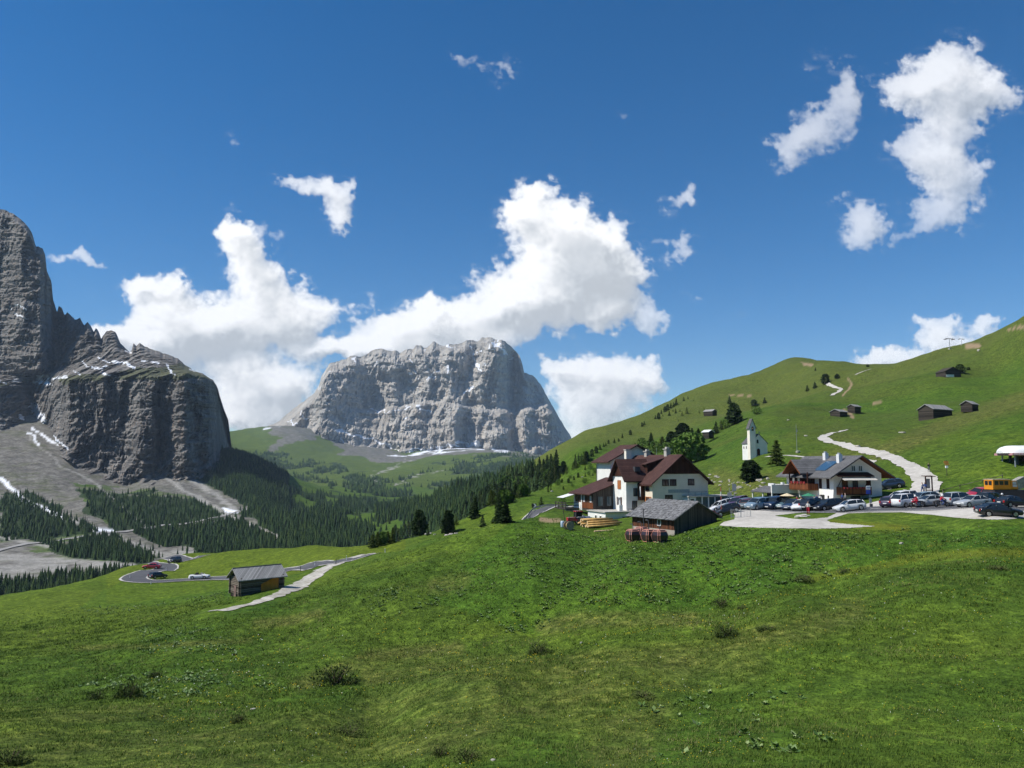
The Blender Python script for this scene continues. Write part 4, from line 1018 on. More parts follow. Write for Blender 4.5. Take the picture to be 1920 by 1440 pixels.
# the belt climbing from the road bend to the hill
belt = [(700, 1026), (735, 1018), (775, 1000), (800, 992)]
for i in range(15):
    u = i / 14; px = np.interp(u, [0, .33, .7, 1], [702, 735, 768, 800]) + rnd.uniform(-4, 4); py = np.interp(px, [700, 735, 775, 800], [1027, 1018, 1004, 996])
    tree_px(rnd.choice([L_, L_, S, BR]), px, py + rnd.uniform(-3, 1), rnd.uniform(20, 30), rnd.uniform(14, 20), 'mixed green tree in the short belt on the meadow edge', 'belt of trees on the meadow edge')
for i in range(60):
    u = rnd.random(); px = 905 + u * 190 + rnd.uniform(-6, 6); py = np.interp(px, [900, 930, 960, 1000, 1040, 1075, 1110], [955, 951, 941, 921, 903, 885, 866]) - rnd.random() ** 1.5 * 16
    hh_ = rnd.uniform(20, 33) * (1.15 - .5 * u)
    tree_px(rnd.choice([L_, S, S, PN, BR]), px, py, hh_, None, ('tall tree ' if hh_ > 24 else 'smaller tree ') + ('at the lower end of the dense belt' if px < 960 else 'in the middle of the dense belt' if px < 1030 else 'at the upper end of the dense belt') + ' climbing behind the road bend', 'belt of trees up the hill')
for i in range(42):
    px = rnd.uniform(1010, 1180); py = np.interp(px, [1010, 1100, 1180], [918, 880, 835]) + rnd.random() * np.interp(px, [1010, 1100, 1180], [14, 26, 14])
    tree_px(rnd.choice([S, PN, BR]), px, py, rnd.uniform(4, 11), None, 'young tree dotted over the slope left of the hotel', 'young trees on the slope left of the hotel')

# the woods: largest ones as trees of their own, the rest one mass
def low_conifer(seed):
    r_ = np.random.RandomState(seed); v = []; f = []
    tiers = 5; k = 8
    for t in range(tiers):
        z0 = .06 + .17 * t; z1 = z0 + .36 - .02 * t; z1 = min(z1, 1.0); R0 = .19 * (1 - t / (tiers + .35)) + .01
        o = len(v); v.append((r_.uniform(-.01, .01), r_.uniform(-.01, .01), z1))
        for a in range(k):
            th = 2 * math.pi * (a + .5 * (t % 2)) / k; rr = R0 * (1.0 if a % 2 else .6) * r_.uniform(.8, 1.2)
            v.append((math.cos(th) * rr, math.sin(th) * rr, z0 - (.03 if a % 2 else -.02)))
        for a in range(k): f.append((o, o + 1 + a, o + 1 + (a + 1) % k))
    return np.array(v), np.array(f)
LOWC = [low_conifer(i) for i in range(4)]
FARC = []
for i in range(3):
    th = np.arange(5) * 2 * math.pi / 5 + i
    FARC.append((np.concatenate([[(0, 0, 1)], np.stack([np.cos(th) * .21, np.sin(th) * .21, np.full(5, .05)], 1)]), np.array([(0, 1 + a, 1 + (a + 1) % 5) for a in range(5)])))
cand = []
for poly, r0, r1, den, th in WOODS:
    p = np.array(poly, float); x0, y0 = p.min(0); x1, y1 = p.max(0)
    far = r0 >= 2000
    n = int((x1 - x0) * (y1 - y0) / (3.4 if far else 8.5))
    qx = R.uniform(x0, x1, n); qy = R.uniform(y0, y1, n)
    m = inpoly(qx, qy, [(a + 0.0, b) for a, b in poly]); qx = qx[m]; qy = qy[m]
    X, Y, Z = hit(qx, qy, r0 * .95, r1, 260)
    ok = ~np.isnan(Y); X = X[ok]; Y = Y[ok]; Z = Z[ok]; qx = qx[ok]; qy = qy[ok]
    d, hh = wood_density(qx, qy, np.hypot(X, Y), X, Y)
    keep = R.rand(len(X)) < d
    for a, b in zip(X[keep], Y[keep]): cand.append((a, b, th, far))
for _ in range(4200):
    _d = rnd.uniform(1300, 1800); _p = rnd.uniform(415, 545)
    _x = (_p - 960) / F * _d; _q, _y = proj(_x, _d, mesh_ground(_x, _d))
    if _y > 842 and _y < 968 and _p > 424 + max(0, _y - 880) * .75 + rnd.gauss(0, 9): cand.append((_x, _d, 12, False))
print('wood trees', len(cand), 'single', N_TREES)
cand = np.array([(a, b, th * R.uniform(.5, 1.3), far) for a, b, th, far in cand])
cz = terrain_h(cand[:, 0], cand[:, 1])
app = cand[:, 2] / cand[:, 1]
order = np.argsort(-app)
n_single = max(0, 298 - N_TREES)
pick = order[:n_single]; rest = order[n_single:]
_bands = [(40, 'at the left edge under the long snow streak'), (120, 'on the stony slope above the gravel plain'), (235, 'between the snow streak and the snow-filled road gully'), (330, 'right below the scree fan left of the hairpins'), (430, 'on the dark slope above the hairpins'), (520, 'under the pale scree tongue below the rock wall'), (610, 'over the crest of the yellow-green meadow'), (700, 'left of the valley clearings'), (790, 'around the bright clearing in the valley'), (880, 'on the wooded spur behind the dark round-topped pine'), (2000, 'on the wooded spur behind the pair of dark spruces')]
_hs = np.sort(cand[pick, 2])
for i in pick:
    x, y, h, _ = cand[i]; qx, qy = proj(x, y, float(mesh_ground(x, y)))
    where = next(w for lim, w in _bands if qx < lim)
    size = 'tallest' if h > _hs[int(len(_hs) * .8)] else 'tall' if h > _hs[int(len(_hs) * .4)] else 'medium-tall'
    tree('spruce' if rnd.random() < .8 else 'larch', float(x), float(y), float(h), float(h) * .42, f'{size} conifer {where}', 'conifers ' + where, False)
def merge_instances(protos, xyz, hs, ws, rot, which):
    V = []; Fc = []; T = []; off = 0
    for k, (pv, pf) in enumerate(protos):
        m = which == k
        if not m.any(): continue
        c, s = np.cos(rot[m])[:, None], np.sin(rot[m])[:, None]
        x = pv[None, :, 0] * ws[m][:, None]; y = pv[None, :, 1] * ws[m][:, None]
        v = np.stack([x * c - y * s + xyz[m][:, 0:1], x * s + y * c + xyz[m][:, 1:2], pv[None, :, 2] * hs[m][:, None] + xyz[m][:, 2:3]], -1)
        n = m.sum()
        Fc.append((pf[None] + (np.arange(n) * len(pv))[:, None, None] + off).reshape(-1, pf.shape[1])); V.append(v.reshape(-1, 3))
        T.append(np.repeat(R.rand(n), len(pv))); off += n * len(pv)
    return np.concatenate(V), np.concatenate(Fc), np.concatenate(T)
def wood_mat():
    t = NT('conifer_wood', .9, .08); n = t.attr('tint'); p = t.noise(t.pos(), .25, 3, .7)
    c = t.ramp(t.math('ADD', t.math('MULTIPLY', n, .6), t.math('MULTIPLY', p, .5)), [(.2, (.011, .026, .011)), (.6, (.026, .052, .017)), (.95, (.060, .088, .022))])
    return t.done(c)
rest_near = rest[cand[rest, 3] < .5]; rest_far = rest[cand[rest, 3] > .5]
parts_v = []; parts_f = []; parts_t = []; off = 0
for idx, protos in ((rest_near, LOWC), (rest_far, FARC)):
    xyz = np.stack([cand[idx, 0], cand[idx, 1], cz[idx] - .4], 1); hs = cand[idx, 2]; ws = hs * R.uniform(.85, 1.3, len(idx)) * (1.0 if protos is LOWC else 1.25)
    v, f, tt = merge_instances(protos, xyz, hs, ws, R.rand(len(idx)) * 6.28, R.randint(0, len(protos), len(idx)))
    parts_v.append(v); parts_f.append(f + off); parts_t.append(tt); off += len(v)
fo = link('forest', mesh_np('forest', np.concatenate(parts_v), np.concatenate(parts_f), [wood_mat()], False, {'tint': np.concatenate(parts_t)}))
tag(fo, 'dark conifer woods filling the valley below the rock walls', 'forest', kind='stuff')

# dwarf brush on the scree and hill (low dark clumps)
# grass in front: tufts of real blades
def scatter(n, px0, px1, py0, py1, dmax, keepf=None):
    qx = R.uniform(px0, px1, n); D = np.sqrt(R.uniform(0, 1, n) * (dmax ** 2 - 24 ** 2) + 24 ** 2)
    x = (qx - 960) / F * D
    m = np.ones(n, bool) if keepf is None else keepf(x, D)
    return x[m], D[m]
def grass():
    n = 150000
    D = 24 + (135 - 24) * R.rand(n) ** 1.25; x = (R.uniform(-80, 2000, n) - 960) / F * D
    cl = fbm(x / 1.6, D / 1.6, 3, 2); m = R.rand(n) < (.55 + .6 * cl); x = x[m]; D = D[m]; n = len(x)
    z = mesh_ground(x, D); px, py = proj(x, D, z)
    ok = ~((py < 994) & (px > 1335)) & ~((px > 1050) & (px < 1345) & (py < 992)) & ~(polyline_dist(px, py, [(700, 1038), (632, 1056), (603, 1070), (585, 1082), (560, 1099), (530, 1114), (490, 1128), (440, 1142), (370, 1152)]) < np.interp(px, [370, 600, 700], [7, 20, 10])) & ~((px > 426) & (px < 532) & (py > 1060) & (py < 1120)) & (R.rand(len(x)) < sstep(135, 95, D) + .02)
    x = x[ok]; D = D[ok]; z = z[ok]; n = len(x)
    B = 7
    ang = R.rand(n, B) * 6.28; lean = R.uniform(.2, 1.3, (n, B)); h = R.uniform(.05, .15, (n, B)) * (1 + .6 * fbm(x / 7, D / 7, 1, 2) + .4 * (fbm(x / 1.1, D / 1.1, 9, 2) > .5))[:, None] * (D / 34)[:, None] ** .35
    ox = R.normal(0, .14, (n, B)) * (D / 40)[:, None]; oy = R.normal(0, .14, (n, B)) * (D / 40)[:, None]; w = R.uniform(.008, .02, (n, B)) * (D / 34)[:, None]
    bx = x[:, None] + ox; by = D[:, None] + oy; bz = z[:, None] - .02
    tx = bx + np.cos(ang) * lean * h; ty = by + np.sin(ang) * lean * h; tz = bz + h
    px_ = -np.sin(ang) * w; py_ = np.cos(ang) * w
    v = np.stack([np.stack([bx - px_, by - py_, bz + 0 * bx], -1), np.stack([bx + px_, by + py_, bz + 0 * bx], -1), np.stack([tx, ty, tz], -1)], 2).reshape(-1, 3)
    patchy = np.clip(.5 + .55 * fbm(x / 9, D / 9, 40, 3), 0, 1)
    tint = np.repeat(np.clip(R.rand(n, B) * .55 + patchy[:, None] * .5, 0, 1).reshape(-1), 3)
    t = NT('grass_blades', .85, .12)
    c = t.ramp(t.attr('tint'), [(.1, (.044, .084, .012)), (.45, (.074, .126, .017)), (.75, (.112, .158, .026)), (.95, (.21, .20, .08))])
    t.done(c)
    o = link('grass', mesh_np('grass', v, np.arange(len(v)).reshape(-1, 3), [t.m], False, {'tint': tint}))
    tag(o, 'short meadow grass covering the near slope', 'grass', kind='stuff')
grass()
def leafy():
    # broad-leaved dock growing in clumps on the bank and low meadow
    n = 90000
    D = R.uniform(27, 128, n); x = (R.uniform(0, 1920, n) - 960) / F * D
    z = mesh_ground(x, D); px, py = proj(x, D, z)
    w = np.zeros(n)
    for poly, s in (([(960, 985), (1180, 1018), (1345, 988), (1640, 1003), (1560, 1040), (1500, 1095), (1330, 1130), (1000, 1140), (960, 1060)], .62), ([(800, 1090), (960, 1010), (1000, 1180), (900, 1160)], .35), ([(660, 1115), (760, 1100), (850, 1130), (700, 1160)], .6),
                 ([(930, 1130), (1020, 1130), (1040, 1180), (940, 1190)], .7), ([(110, 1135), (260, 1110), (330, 1130), (200, 1155)], .35), ([(250, 1170), (420, 1180), (460, 1240), (260, 1225)], .4), ([(200, 1090), (420, 1092), (430, 1130), (220, 1120)], .3), ([(100, 1280), (420, 1250), (560, 1290), (300, 1315)], .35),
                 ([(1660, 990), (1900, 1000), (1880, 1022), (1660, 1015)], .22), ([(1360, 1385), (1500, 1395), (1500, 1440), (1350, 1440)], .12), ([(1180, 1300), (1500, 1290), (1560, 1400), (1240, 1420)], .05), ([(1425, 1060), (1530, 1040), (1560, 1080), (1440, 1100)], .85), ([(1290, 1080), (1400, 1060), (1420, 1100), (1300, 1110)], .8), ([(1190, 1105), (1310, 1095), (1320, 1125), (1200, 1130)], .7)):
        w = np.maximum(w, np.where(inpoly(px, py, poly), s, 0))
    cl = fbm(x / 2.6, D / 4.5, 6, 3)
    m = R.rand(n) < w * (.12 + .88 * sstep(-.05, .5, cl))
    x = x[m]; D = D[m]; z = z[m]; n = len(x); print('leafy', n)
    B = 9
    ang = np.arange(B)[None] * 2.4 + R.rand(n, 1) * 6; L = R.uniform(.10, .24, (n, B)) * R.uniform(.7, 1.4, (n, 1)); el = R.uniform(.15, 1.0, (n, B)); W = L * .36
    dx = np.cos(ang) * np.cos(el); dy = np.sin(ang) * np.cos(el); dz = np.sin(el)
    sx = -np.sin(ang); sy = np.cos(ang)
    b = np.stack([np.broadcast_to(x[:, None], ang.shape), np.broadcast_to(D[:, None], ang.shape), np.broadcast_to(z[:, None] + .02, ang.shape)], -1)
    d = np.stack([dx, dy, dz], -1); s = np.stack([sx, sy, 0 * sx], -1)
    Lc = L[..., None]; Wc = W[..., None]
    q = np.stack([b + d * Lc * .15, b + d * Lc * .6 + s * Wc, b + d * Lc * 1.1, b + d * Lc * .6 - s * Wc], 2).reshape(-1, 3)
    tint = np.repeat(R.rand(n * B), 4)
    t = NT('dock_leaves', .6, .35); t.done(t.ramp(t.attr('tint'), [(.0, (.055, .120, .020)), (.7, (.120, .200, .042)), (1, (.24, .30, .11))]))
    o = link('ground_cover', mesh_np('ground_cover', q, np.arange(len(q)).reshape(-1, 4), [t.m], False, {'tint': tint}))
    tag(o, 'broad-leaved plants growing in clumps over the bank', 'plants', kind='stuff')
leafy()
def flowers():
    n = 9000
    D = 26 + 60 * R.rand(n) ** 1.2; x = (R.uniform(300, 1950, n) - 960) / F * D; z = mesh_ground(x, D)
    m = R.rand(n) < .10 + .9 * sstep(.0, .7, fbm(x / 4, D / 4, 60, 3)); x, D, z = x[m], D[m], z[m]; n = len(x)
    s = R.uniform(.010, .022, n) * (D / 34); h = R.uniform(.08, .2, n)
    v = np.stack([np.stack([x - s, D, z + h], -1), np.stack([x, D - s, z + h + .004], -1), np.stack([x + s, D, z + h], -1), np.stack([x, D + s, z + h + s], -1)], 1).reshape(-1, 3)
    t = NT('petals', .8, .1); t.done(t.ramp(t.attr('tint'), [(.0, (.60, .45, .02)), (.8, (.62, .50, .05)), (.86, (.7, .7, .66))], 'CONSTANT'))
    o = link('flowers', mesh_np('flowers', v, np.arange(len(v)).reshape(-1, 4), [t.m], False, {'tint': np.repeat(R.rand(n), 4)}))
    tag(o, 'tiny yellow and white flowers sprinkled through the near grass', 'flowers', kind='stuff')
flowers()

# bushes
def bush_mesh(seed, n=1500):
    r_ = np.random.RandomState(seed)
    d = r_.normal(size=(n, 3)); d /= np.linalg.norm(d, axis=1)[:, None]; d[:, 2] = np.abs(d[:, 2])
    rad = (.55 + .45 * r_.rand(n) ** .5) * (1 + .45 * fbm(d[:, 0] * 1.8 + seed, d[:, 1] * 1.8, d[:, 2] * 1.8, 3))
    lobe = r_.randint(0, 5, n); off_ = np.array([(-.26, .05, -.15), (.2, .16, 0), (.05, -.18, -.05), (.34, -.1, -.3), (-.1, .25, -.3)])[lobe]; sz_ = np.array([.28, .30, .34, .2, .22])[lobe]
    c = d * rad[:, None] * np.array([1, 1, 2.3]) * sz_[:, None] + off_ * np.array([1, 1, 0]); c[:, 2] *= (1 + off_[:, 2])
    s = .035 * (.6 + .9 * r_.rand(n))
    up = d + np.array([0, 0, .8]) + r_.normal(size=(n, 3)) * .5; up /= np.linalg.norm(up, axis=1)[:, None]
    sd = np.cross(up, r_.normal(size=(n, 3))); sd /= np.linalg.norm(sd, axis=1)[:, None]
    v = np.stack([c - up * s[:, None] - sd * s[:, None] * .4, c - up * s[:, None] + sd * s[:, None] * .4, c + up * s[:, None] * 1.3], 1).reshape(-1, 3)
    return mesh_np('foliage', v, np.arange(len(v)).reshape(-1, 3), [M_BUSH])
BUSH = [bush_mesh(i) for i in range(3)]
sm = MB()
for k in range(9): a = k * .7; sm.tube([(0, 0, -.1), (math.cos(a) * .18, math.sin(a) * .18, .35), (math.cos(a) * .3, math.sin(a) * .3, .6)], [.02, .012, .004], 5)
STEMS = sm.mesh('stems', M_BARK)
for i, (px, py, w, h, lab) in enumerate(((628, 1284, 78, 46, 'largest dark bush on the left part of the meadow'), (240, 1310, 50, 42, 'dark bush at the left end of the hollow'), (180, 1312, 34, 22, 'low bush left of the hollow bush'), (1362, 1192, 46, 26, 'rounded brown-green bush in the middle of the right meadow'),
                                        (1352, 1138, 40, 24, 'brownish bush at the foot of the bank'), (1392, 1143, 22, 12, 'small bush right beside the brownish bush'), (1010, 1226, 46, 26, 'dark bush in the hollow under the bank'), (1508, 1090, 34, 18, 'dark bush beside the biggest clump of broad leaves'), (1582, 1074, 26, 12, 'small bush at the right end of the bank foot'),
                                        (876, 1428, 52, 28, 'bright green bush at the bottom edge, left of the middle'), (825, 1418, 34, 24, 'thin bush just left of the bright green bush at the bottom edge'), (446, 1354, 34, 18, 'small bush alone on the lower left meadow'), (655, 1378, 60, 20, 'low wide bush in the lower middle of the meadow'), (16, 1432, 66, 34, 'bush cut by the lower left corner'), (1205, 1308, 44, 16, 'low dark shrub patch on the near meadow'),
                                        (1870, 1068, 40, 10, 'flat dark shrub at the far right of the meadow'), (290, 1270, 30, 16, 'little shrub above the hollow on the left'), (1440, 1180, 44, 10, 'flat shrub right of the rounded brown-green bush'))):
    x, y, z = hit1(px, py, 26, 200); s = y / F
    o = empty('bush', (x, y, z), i * 1.3, lab, 'bush', 'bushes on the meadow'); o.scale = (w * s, w * s, h * s * 1.1)
    link('foliage', BUSH[i % 3], o); link('stems', STEMS, o)

# rocks
def rock_mesh(seed):
    bm = bmesh.new(); bmesh.ops.create_icosphere(bm, subdivisions=3, radius=.5)
    co = np.array([v.co for v in bm.verts]); n = fbm(co[:, 0] * 2 + seed, co[:, 1] * 2, co[:, 2] * 2, 3)
    for v, k in zip(bm.verts, n):
        v.co *= 1 + .45 * float(k); 
        for ax in range(3): v.co[ax] = max(-.42, min(.42, v.co[ax]))
    me = bpy.data.meshes.new('rock'); bm.to_mesh(me); bm.free(); me.materials.append(M_ROCKPALE); return me
M_ROCKPALE = simple('pale_boulder', (.46, .43, .37), .95, .1, var=.4, scale=3, bump=.6)
ROCKS = [rock_mesh(i) for i in range(5)]
def rock(px, py, w, h, label, group, dmin=60, dmax=900):
    x, y, z = hit(px, py, dmin, dmax, 300)
    if np.isnan(y[0]): return
    s = float(y[0]) / F
    o = link('rock', ROCKS[rnd.randrange(5)], None, (float(x[0]), float(y[0]), float(mesh_ground(x[0], y[0])) + h * s * .3), rnd.uniform(0, 6))
    o.scale = (w * s * 1.15, w * s * rnd.uniform(.8, 1.2), h * s * 1.2); tag(o, label, 'rock', group)
for i in range(24):
    u = rnd.random(); px = 1417 + u * 45; py = 944 - u * 12 - rnd.random() * 8 * u + 2
    rock(px, py, rnd.uniform(4, 8), rnd.uniform(3.5, 6), 'pale boulder stacked in the bank behind the parked cars', 'boulders behind the parked cars')
for i in range(46):
    px = rnd.uniform(1328, 1440); py = np.interp(px, [1328, 1380, 1440], [888, 906, 896]) + rnd.uniform(0, 24) * rnd.random()
    rock(px, py, rnd.uniform(2, 8), rnd.uniform(1.5, 4), 'pale stone in the rocky outcrop between hotel and chapel', 'stones of the rocky outcrop')
for px, py, w in ((746, 1008, 6), (757, 1006, 5), (768, 1008, 6), (778, 1005, 9), (790, 1003, 7), (800, 1002, 8), (806, 1001, 9), (838, 1004, 8), (846, 1002, 8), (855, 1001, 7), (735, 1012, 4), (815, 1003, 4)):
    rock(px, py, w, 2.6, 'pale stone in the line along the lower road edge', 'stones along the lower road')
for px, py, w, h, lab in ((1496, 849, 9, 5, 'white boulder at the foot of the thin mast'), (1511, 818, 6, 3, 'small white stone left of the track bend'), (1608, 838, 10, 4, 'white boulder above the gravel track'), (1692, 812, 14, 3, 'flat white rock alone in the hillside grass'), (1478, 788, 5, 2, 'little pale stone above the chapel'),
                          (1697, 920, 6, 3, 'white stone on the bank right of the chalet'), (1688, 927, 8, 3, 'longer white stone above the parked van'), (1835, 658, 5, 4, 'white rock below the chairlift ridge'), (1092, 895, 4, 2, 'pale stone on the slope left of the hotel'), (1035, 922, 5, 3, 'pale rock above the guard rail'), (1690, 1020, 8, 4, 'pale stone on the bank below the road'), (1510, 968, 16, 3, 'flat pale stone in the grass island'), (1494, 970, 10, 3, 'left pale stone in the grass island'),
                          (925, 1426, 8, 3, 'white stone near the bottom edge of the meadow'), (1090, 1206, 5, 3, 'white stone in the middle of the meadow'), (474, 1330, 9, 2, 'flat pale stone on the left meadow')):
    rock(px, py, w, h, lab, None, 26)
# ------------------------------------------------------------------ buildings
def plaster(name, col, dirt=.25):
    t = NT(name, .9, .15); p = t.coord('Object')
    n = t.noise(p, .7, 5, .65); n2 = t.noise(t.coord('Object', (3, 3, .35)), 1.2, 4, .6)
    c = t.ramp(n, [(.3, tuple(v * .86 for v in col)), (.65, col)])
    c = t.mix(t.ramp(n2, [(.55, 0.0), (.8, dirt)]), c, tuple(v * .5 for v in col))
    t.bump(t.noise(p, 14, 3), .25, .03)
    return t.done(c)
def planks(name, lo, hi, axis=0, freq=5.0, rough=.9):
    """wood with boards along one axis"""
    t = NT(name, rough, .12); p = t.coord('Object')
    s = [.25, .25, .25]; s[axis] = 0
    sp = t.n('ShaderNodeSeparateXYZ'); t.l(p, sp.inputs[0])
    if axis == 2: u = sp.outputs[2]
    else: u = t.math('ADD', sp.outputs[0], sp.outputs[1])
    fr = t.math('FRACT', t.math('MULTIPLY', u, freq))
    fl = t.math('FLOOR', t.math('MULTIPLY', u, freq))
    wn_ = t.n('ShaderNodeTexWhiteNoise', noise_dimensions='1D'); t.l(fl, wn_.inputs['W'])
    g = t.noise(p, 3.0, 4, .7)
    v = t.math('ADD', t.math('MULTIPLY', wn_.outputs[0], .55), t.math('MULTIPLY', g, .55))
    c = t.ramp(v, [(.25, lo), (.85, hi)])
    gap = t.ramp(fr, [(0.0, .25), (.06, 1.0), (.94, 1.0), (1.0, .25)])
    c = t.mix(1.0, c, gap, 'MULTIPLY')
    t.bump(gap, .6, .03)
    return t.done(c)
def tiles(name, lo, hi, rows=3.0, cols=3.0):
    t = NT(name, .85, .2); p = t.coord('Object')
    br = t.n('ShaderNodeTexBrick'); mp = t.n('ShaderNodeMapping'); t.l(p, mp.inputs[0])
    sp = t.n('ShaderNodeSeparateXYZ'); t.l(p, sp.inputs[0]); cb = t.n('ShaderNodeCombineXYZ')
    t.l(sp.outputs[1], cb.inputs[0]); t.l(t.math('MULTIPLY', sp.outputs[2], 1.6), cb.inputs[1]); t.l(cb.outputs[0], br.inputs['Vector'])
    br.inputs['Scale'].default_value = rows; br.inputs['Color1'].default_value = lo + (1,); br.inputs['Color2'].default_value = hi + (1,)
    br.inputs['Mortar'].default_value = tuple(v * .4 for v in lo) + (1,); br.inputs['Mortar Size'].default_value = .03; br.inputs['Bias'].default_value = 0
    n = t.noise(p, .8, 4, .7)
    c = t.mix(1.0, br.outputs[0], t.ramp(n, [(.3, (.7, .7, .7)), (.7, (1.2, 1.2, 1.2))]), 'MULTIPLY')
    t.bump(br.outputs['Fac'], -.5, .03)
    return t.done(c)
W_WHITE = plaster('white_plaster', (.83, .82, .77), .15); W_SHADE_CREAM = plaster('shade_cream_plaster', (.85, .79, .68), .12); W_SHADE = plaster('shade_toned_plaster', (.82, .71, .56), .15)  # last two are white walls with shade tones painted into the colour
W_DARKWOOD = planks('dark_boards', (.035, .016, .012), (.075, .032, .022), 0, 5)
W_BROWN = planks('brown_boards', (.10, .035, .018), (.24, .085, .035), 0, 5)
W_ORANGE = simple('orange_shutter', (.42, .16, .06), .7, .2, var=.2)
W_OLD = planks('weathered_boards', (.045, .040, .036), (.12, .105, .09), 0, 5)
W_LOG = planks('weathered_logs', (.075, .060, .046), (.24, .205, .165), 2, 4.2)
W_LOGD = planks('dark_logs', (.030, .026, .022), (.085, .072, .06), 2, 4.2)
W_REDBOARD = planks('red_brown_boards', (.035, .018, .012), (.17, .070, .038), 0, 4.5)
R_RED = tiles('dark_red_tiles', (.070, .034, .030), (.112, .056, .047), 3.2)
R_GREY = tiles('grey_tiles', (.115, .115, .12), (.185, .183, .185), 3.0)
R_SHAKE = tiles('wood_shakes', (.13, .13, .135), (.32, .31, .30), 1.5)
R_PLANK = planks('silver_roof_boards', (.22, .215, .21), (.40, .39, .375), 0, 3.5)
GLASS = NT('window_glass', .12, .6).done((.025, .03, .035))
GLASS_B = NT('bluish_glass', .15, .6).done((.05, .085, .10))
M_CONC = simple('concrete', (.42, .40, .36), .9, .15, var=.25, scale=1.5)
M_METAL = simple('galvanised_metal', (.34, .36, .38), .5, .5, metal=.5, var=.15)
M_DARKMETAL = simple('dark_metal', (.06, .06, .065), .5, .4)
M_WHITEP = simple('white_paint', (.72, .72, .72), .6, .3, var=.06)
M_BLACK = simple('black_rubber', (.02, .02, .02), .8, .2)
M_STONEW = plaster('rubble_stone', (.40, .36, .31), .5)

def W3(px, py, D): return P(px, py, D)

def gable_walls(w, l, h, rise, base=-.8, m=0, mb=None, x0=0., y0=0.):
    b = mb or MB()
    prof = [(x0, y0, base), (x0 + w, y0, base), (x0 + w, y0, h), (x0 + w / 2, y0, h + rise), (x0, y0, h)]
    return b.prism(prof, (0, l, 0), m)

def gable_roof(w, l, h, rise, ox, oyf, oyb, th=.22, x0=0., y0=0., m=0, mb=None, ml=True, mr=True):
    """two slabs along y, resting on the gable walls"""
    b = mb or MB()
    k = rise / (w / 2); xm = x0 + w / 2; top = h + rise + .02
    e = .012
    if ml: b.prism([(xm - e, y0 - oyf, top), (x0 - ox, y0 - oyf, h - ox * k + .02), (x0 - ox, y0 - oyf, h - ox * k + .02 + th), (xm - e, y0 - oyf, top + th * 1.05)], (0, l + oyf + oyb, 0), m)
    if mr: b.prism([(xm + e, y0 - oyf, top), (x0 + w + ox, y0 - oyf, h - ox * k + .02), (x0 + w + ox, y0 - oyf, h - ox * k + .02 + th), (xm + e, y0 - oyf, top + th * 1.05)], (0, l + oyf + oyb, 0), m)
    return b

def face_box(face, u0, u1, z0, z1, d0, d1, wx=0., wy=0.):
    """box on a wall: face 'f' is the plane y=wy looking to -y, 'l' is x=wx looking to -x, 'r' is x=wx looking to +x"""
    if face == 'f': return (u0, u1, wy - d1, wy - d0, z0, z1)
    if face == 'l': return (wx - d1, wx - d0, u0, u1, z0, z1)
    return (wx + d0, wx + d1, u0, u1, z0, z1)

def window(root, face, u0, u1, z0, z1, wx=0., wy=0., frame=None, glass=None, shutters=None, bars=1, name='window', fw=.09, arch=False):
    b = MB()
    b.box(*face_box(face, u0, u1, z0, z0 + fw, .0, .10, wx, wy)); b.box(*face_box(face, u0, u1, z1 - fw, z1, .0, .10, wx, wy))
    b.box(*face_box(face, u0, u0 + fw, z0 + fw, z1 - fw, .0, .10, wx, wy)); b.box(*face_box(face, u1 - fw, u1, z0 + fw, z1 - fw, .0, .10, wx, wy))
    for i in range(bars):
        u = u0 + (u1 - u0) * (i + 1) / (bars + 1); b.box(*face_box(face, u - .03, u + .03, z0 + fw, z1 - fw, .0, .085, wx, wy))
    f = b.build(name, frame or W_DARKWOOD, root)
    p = MB(); p.box(*face_box(face, u0 + fw, u1 - fw, z0 + fw, z1 - fw, .01, .045, wx, wy)); p.build('pane', glass or GLASS, f)
    if shutters:
        wd = (u1 - u0) * .5
        for a in (u0 - wd - .02, u1 + .02):
            s = MB(); s.box(*face_box(face, a, a + wd, z0, z1, .01, .07, wx, wy)); s.build('shutter', shutters, root)
    return f

def boxp(name, root, mat, *bs):
    b = MB()
    for q in bs: b.box(*q)
    return b.build(name, mat, root)

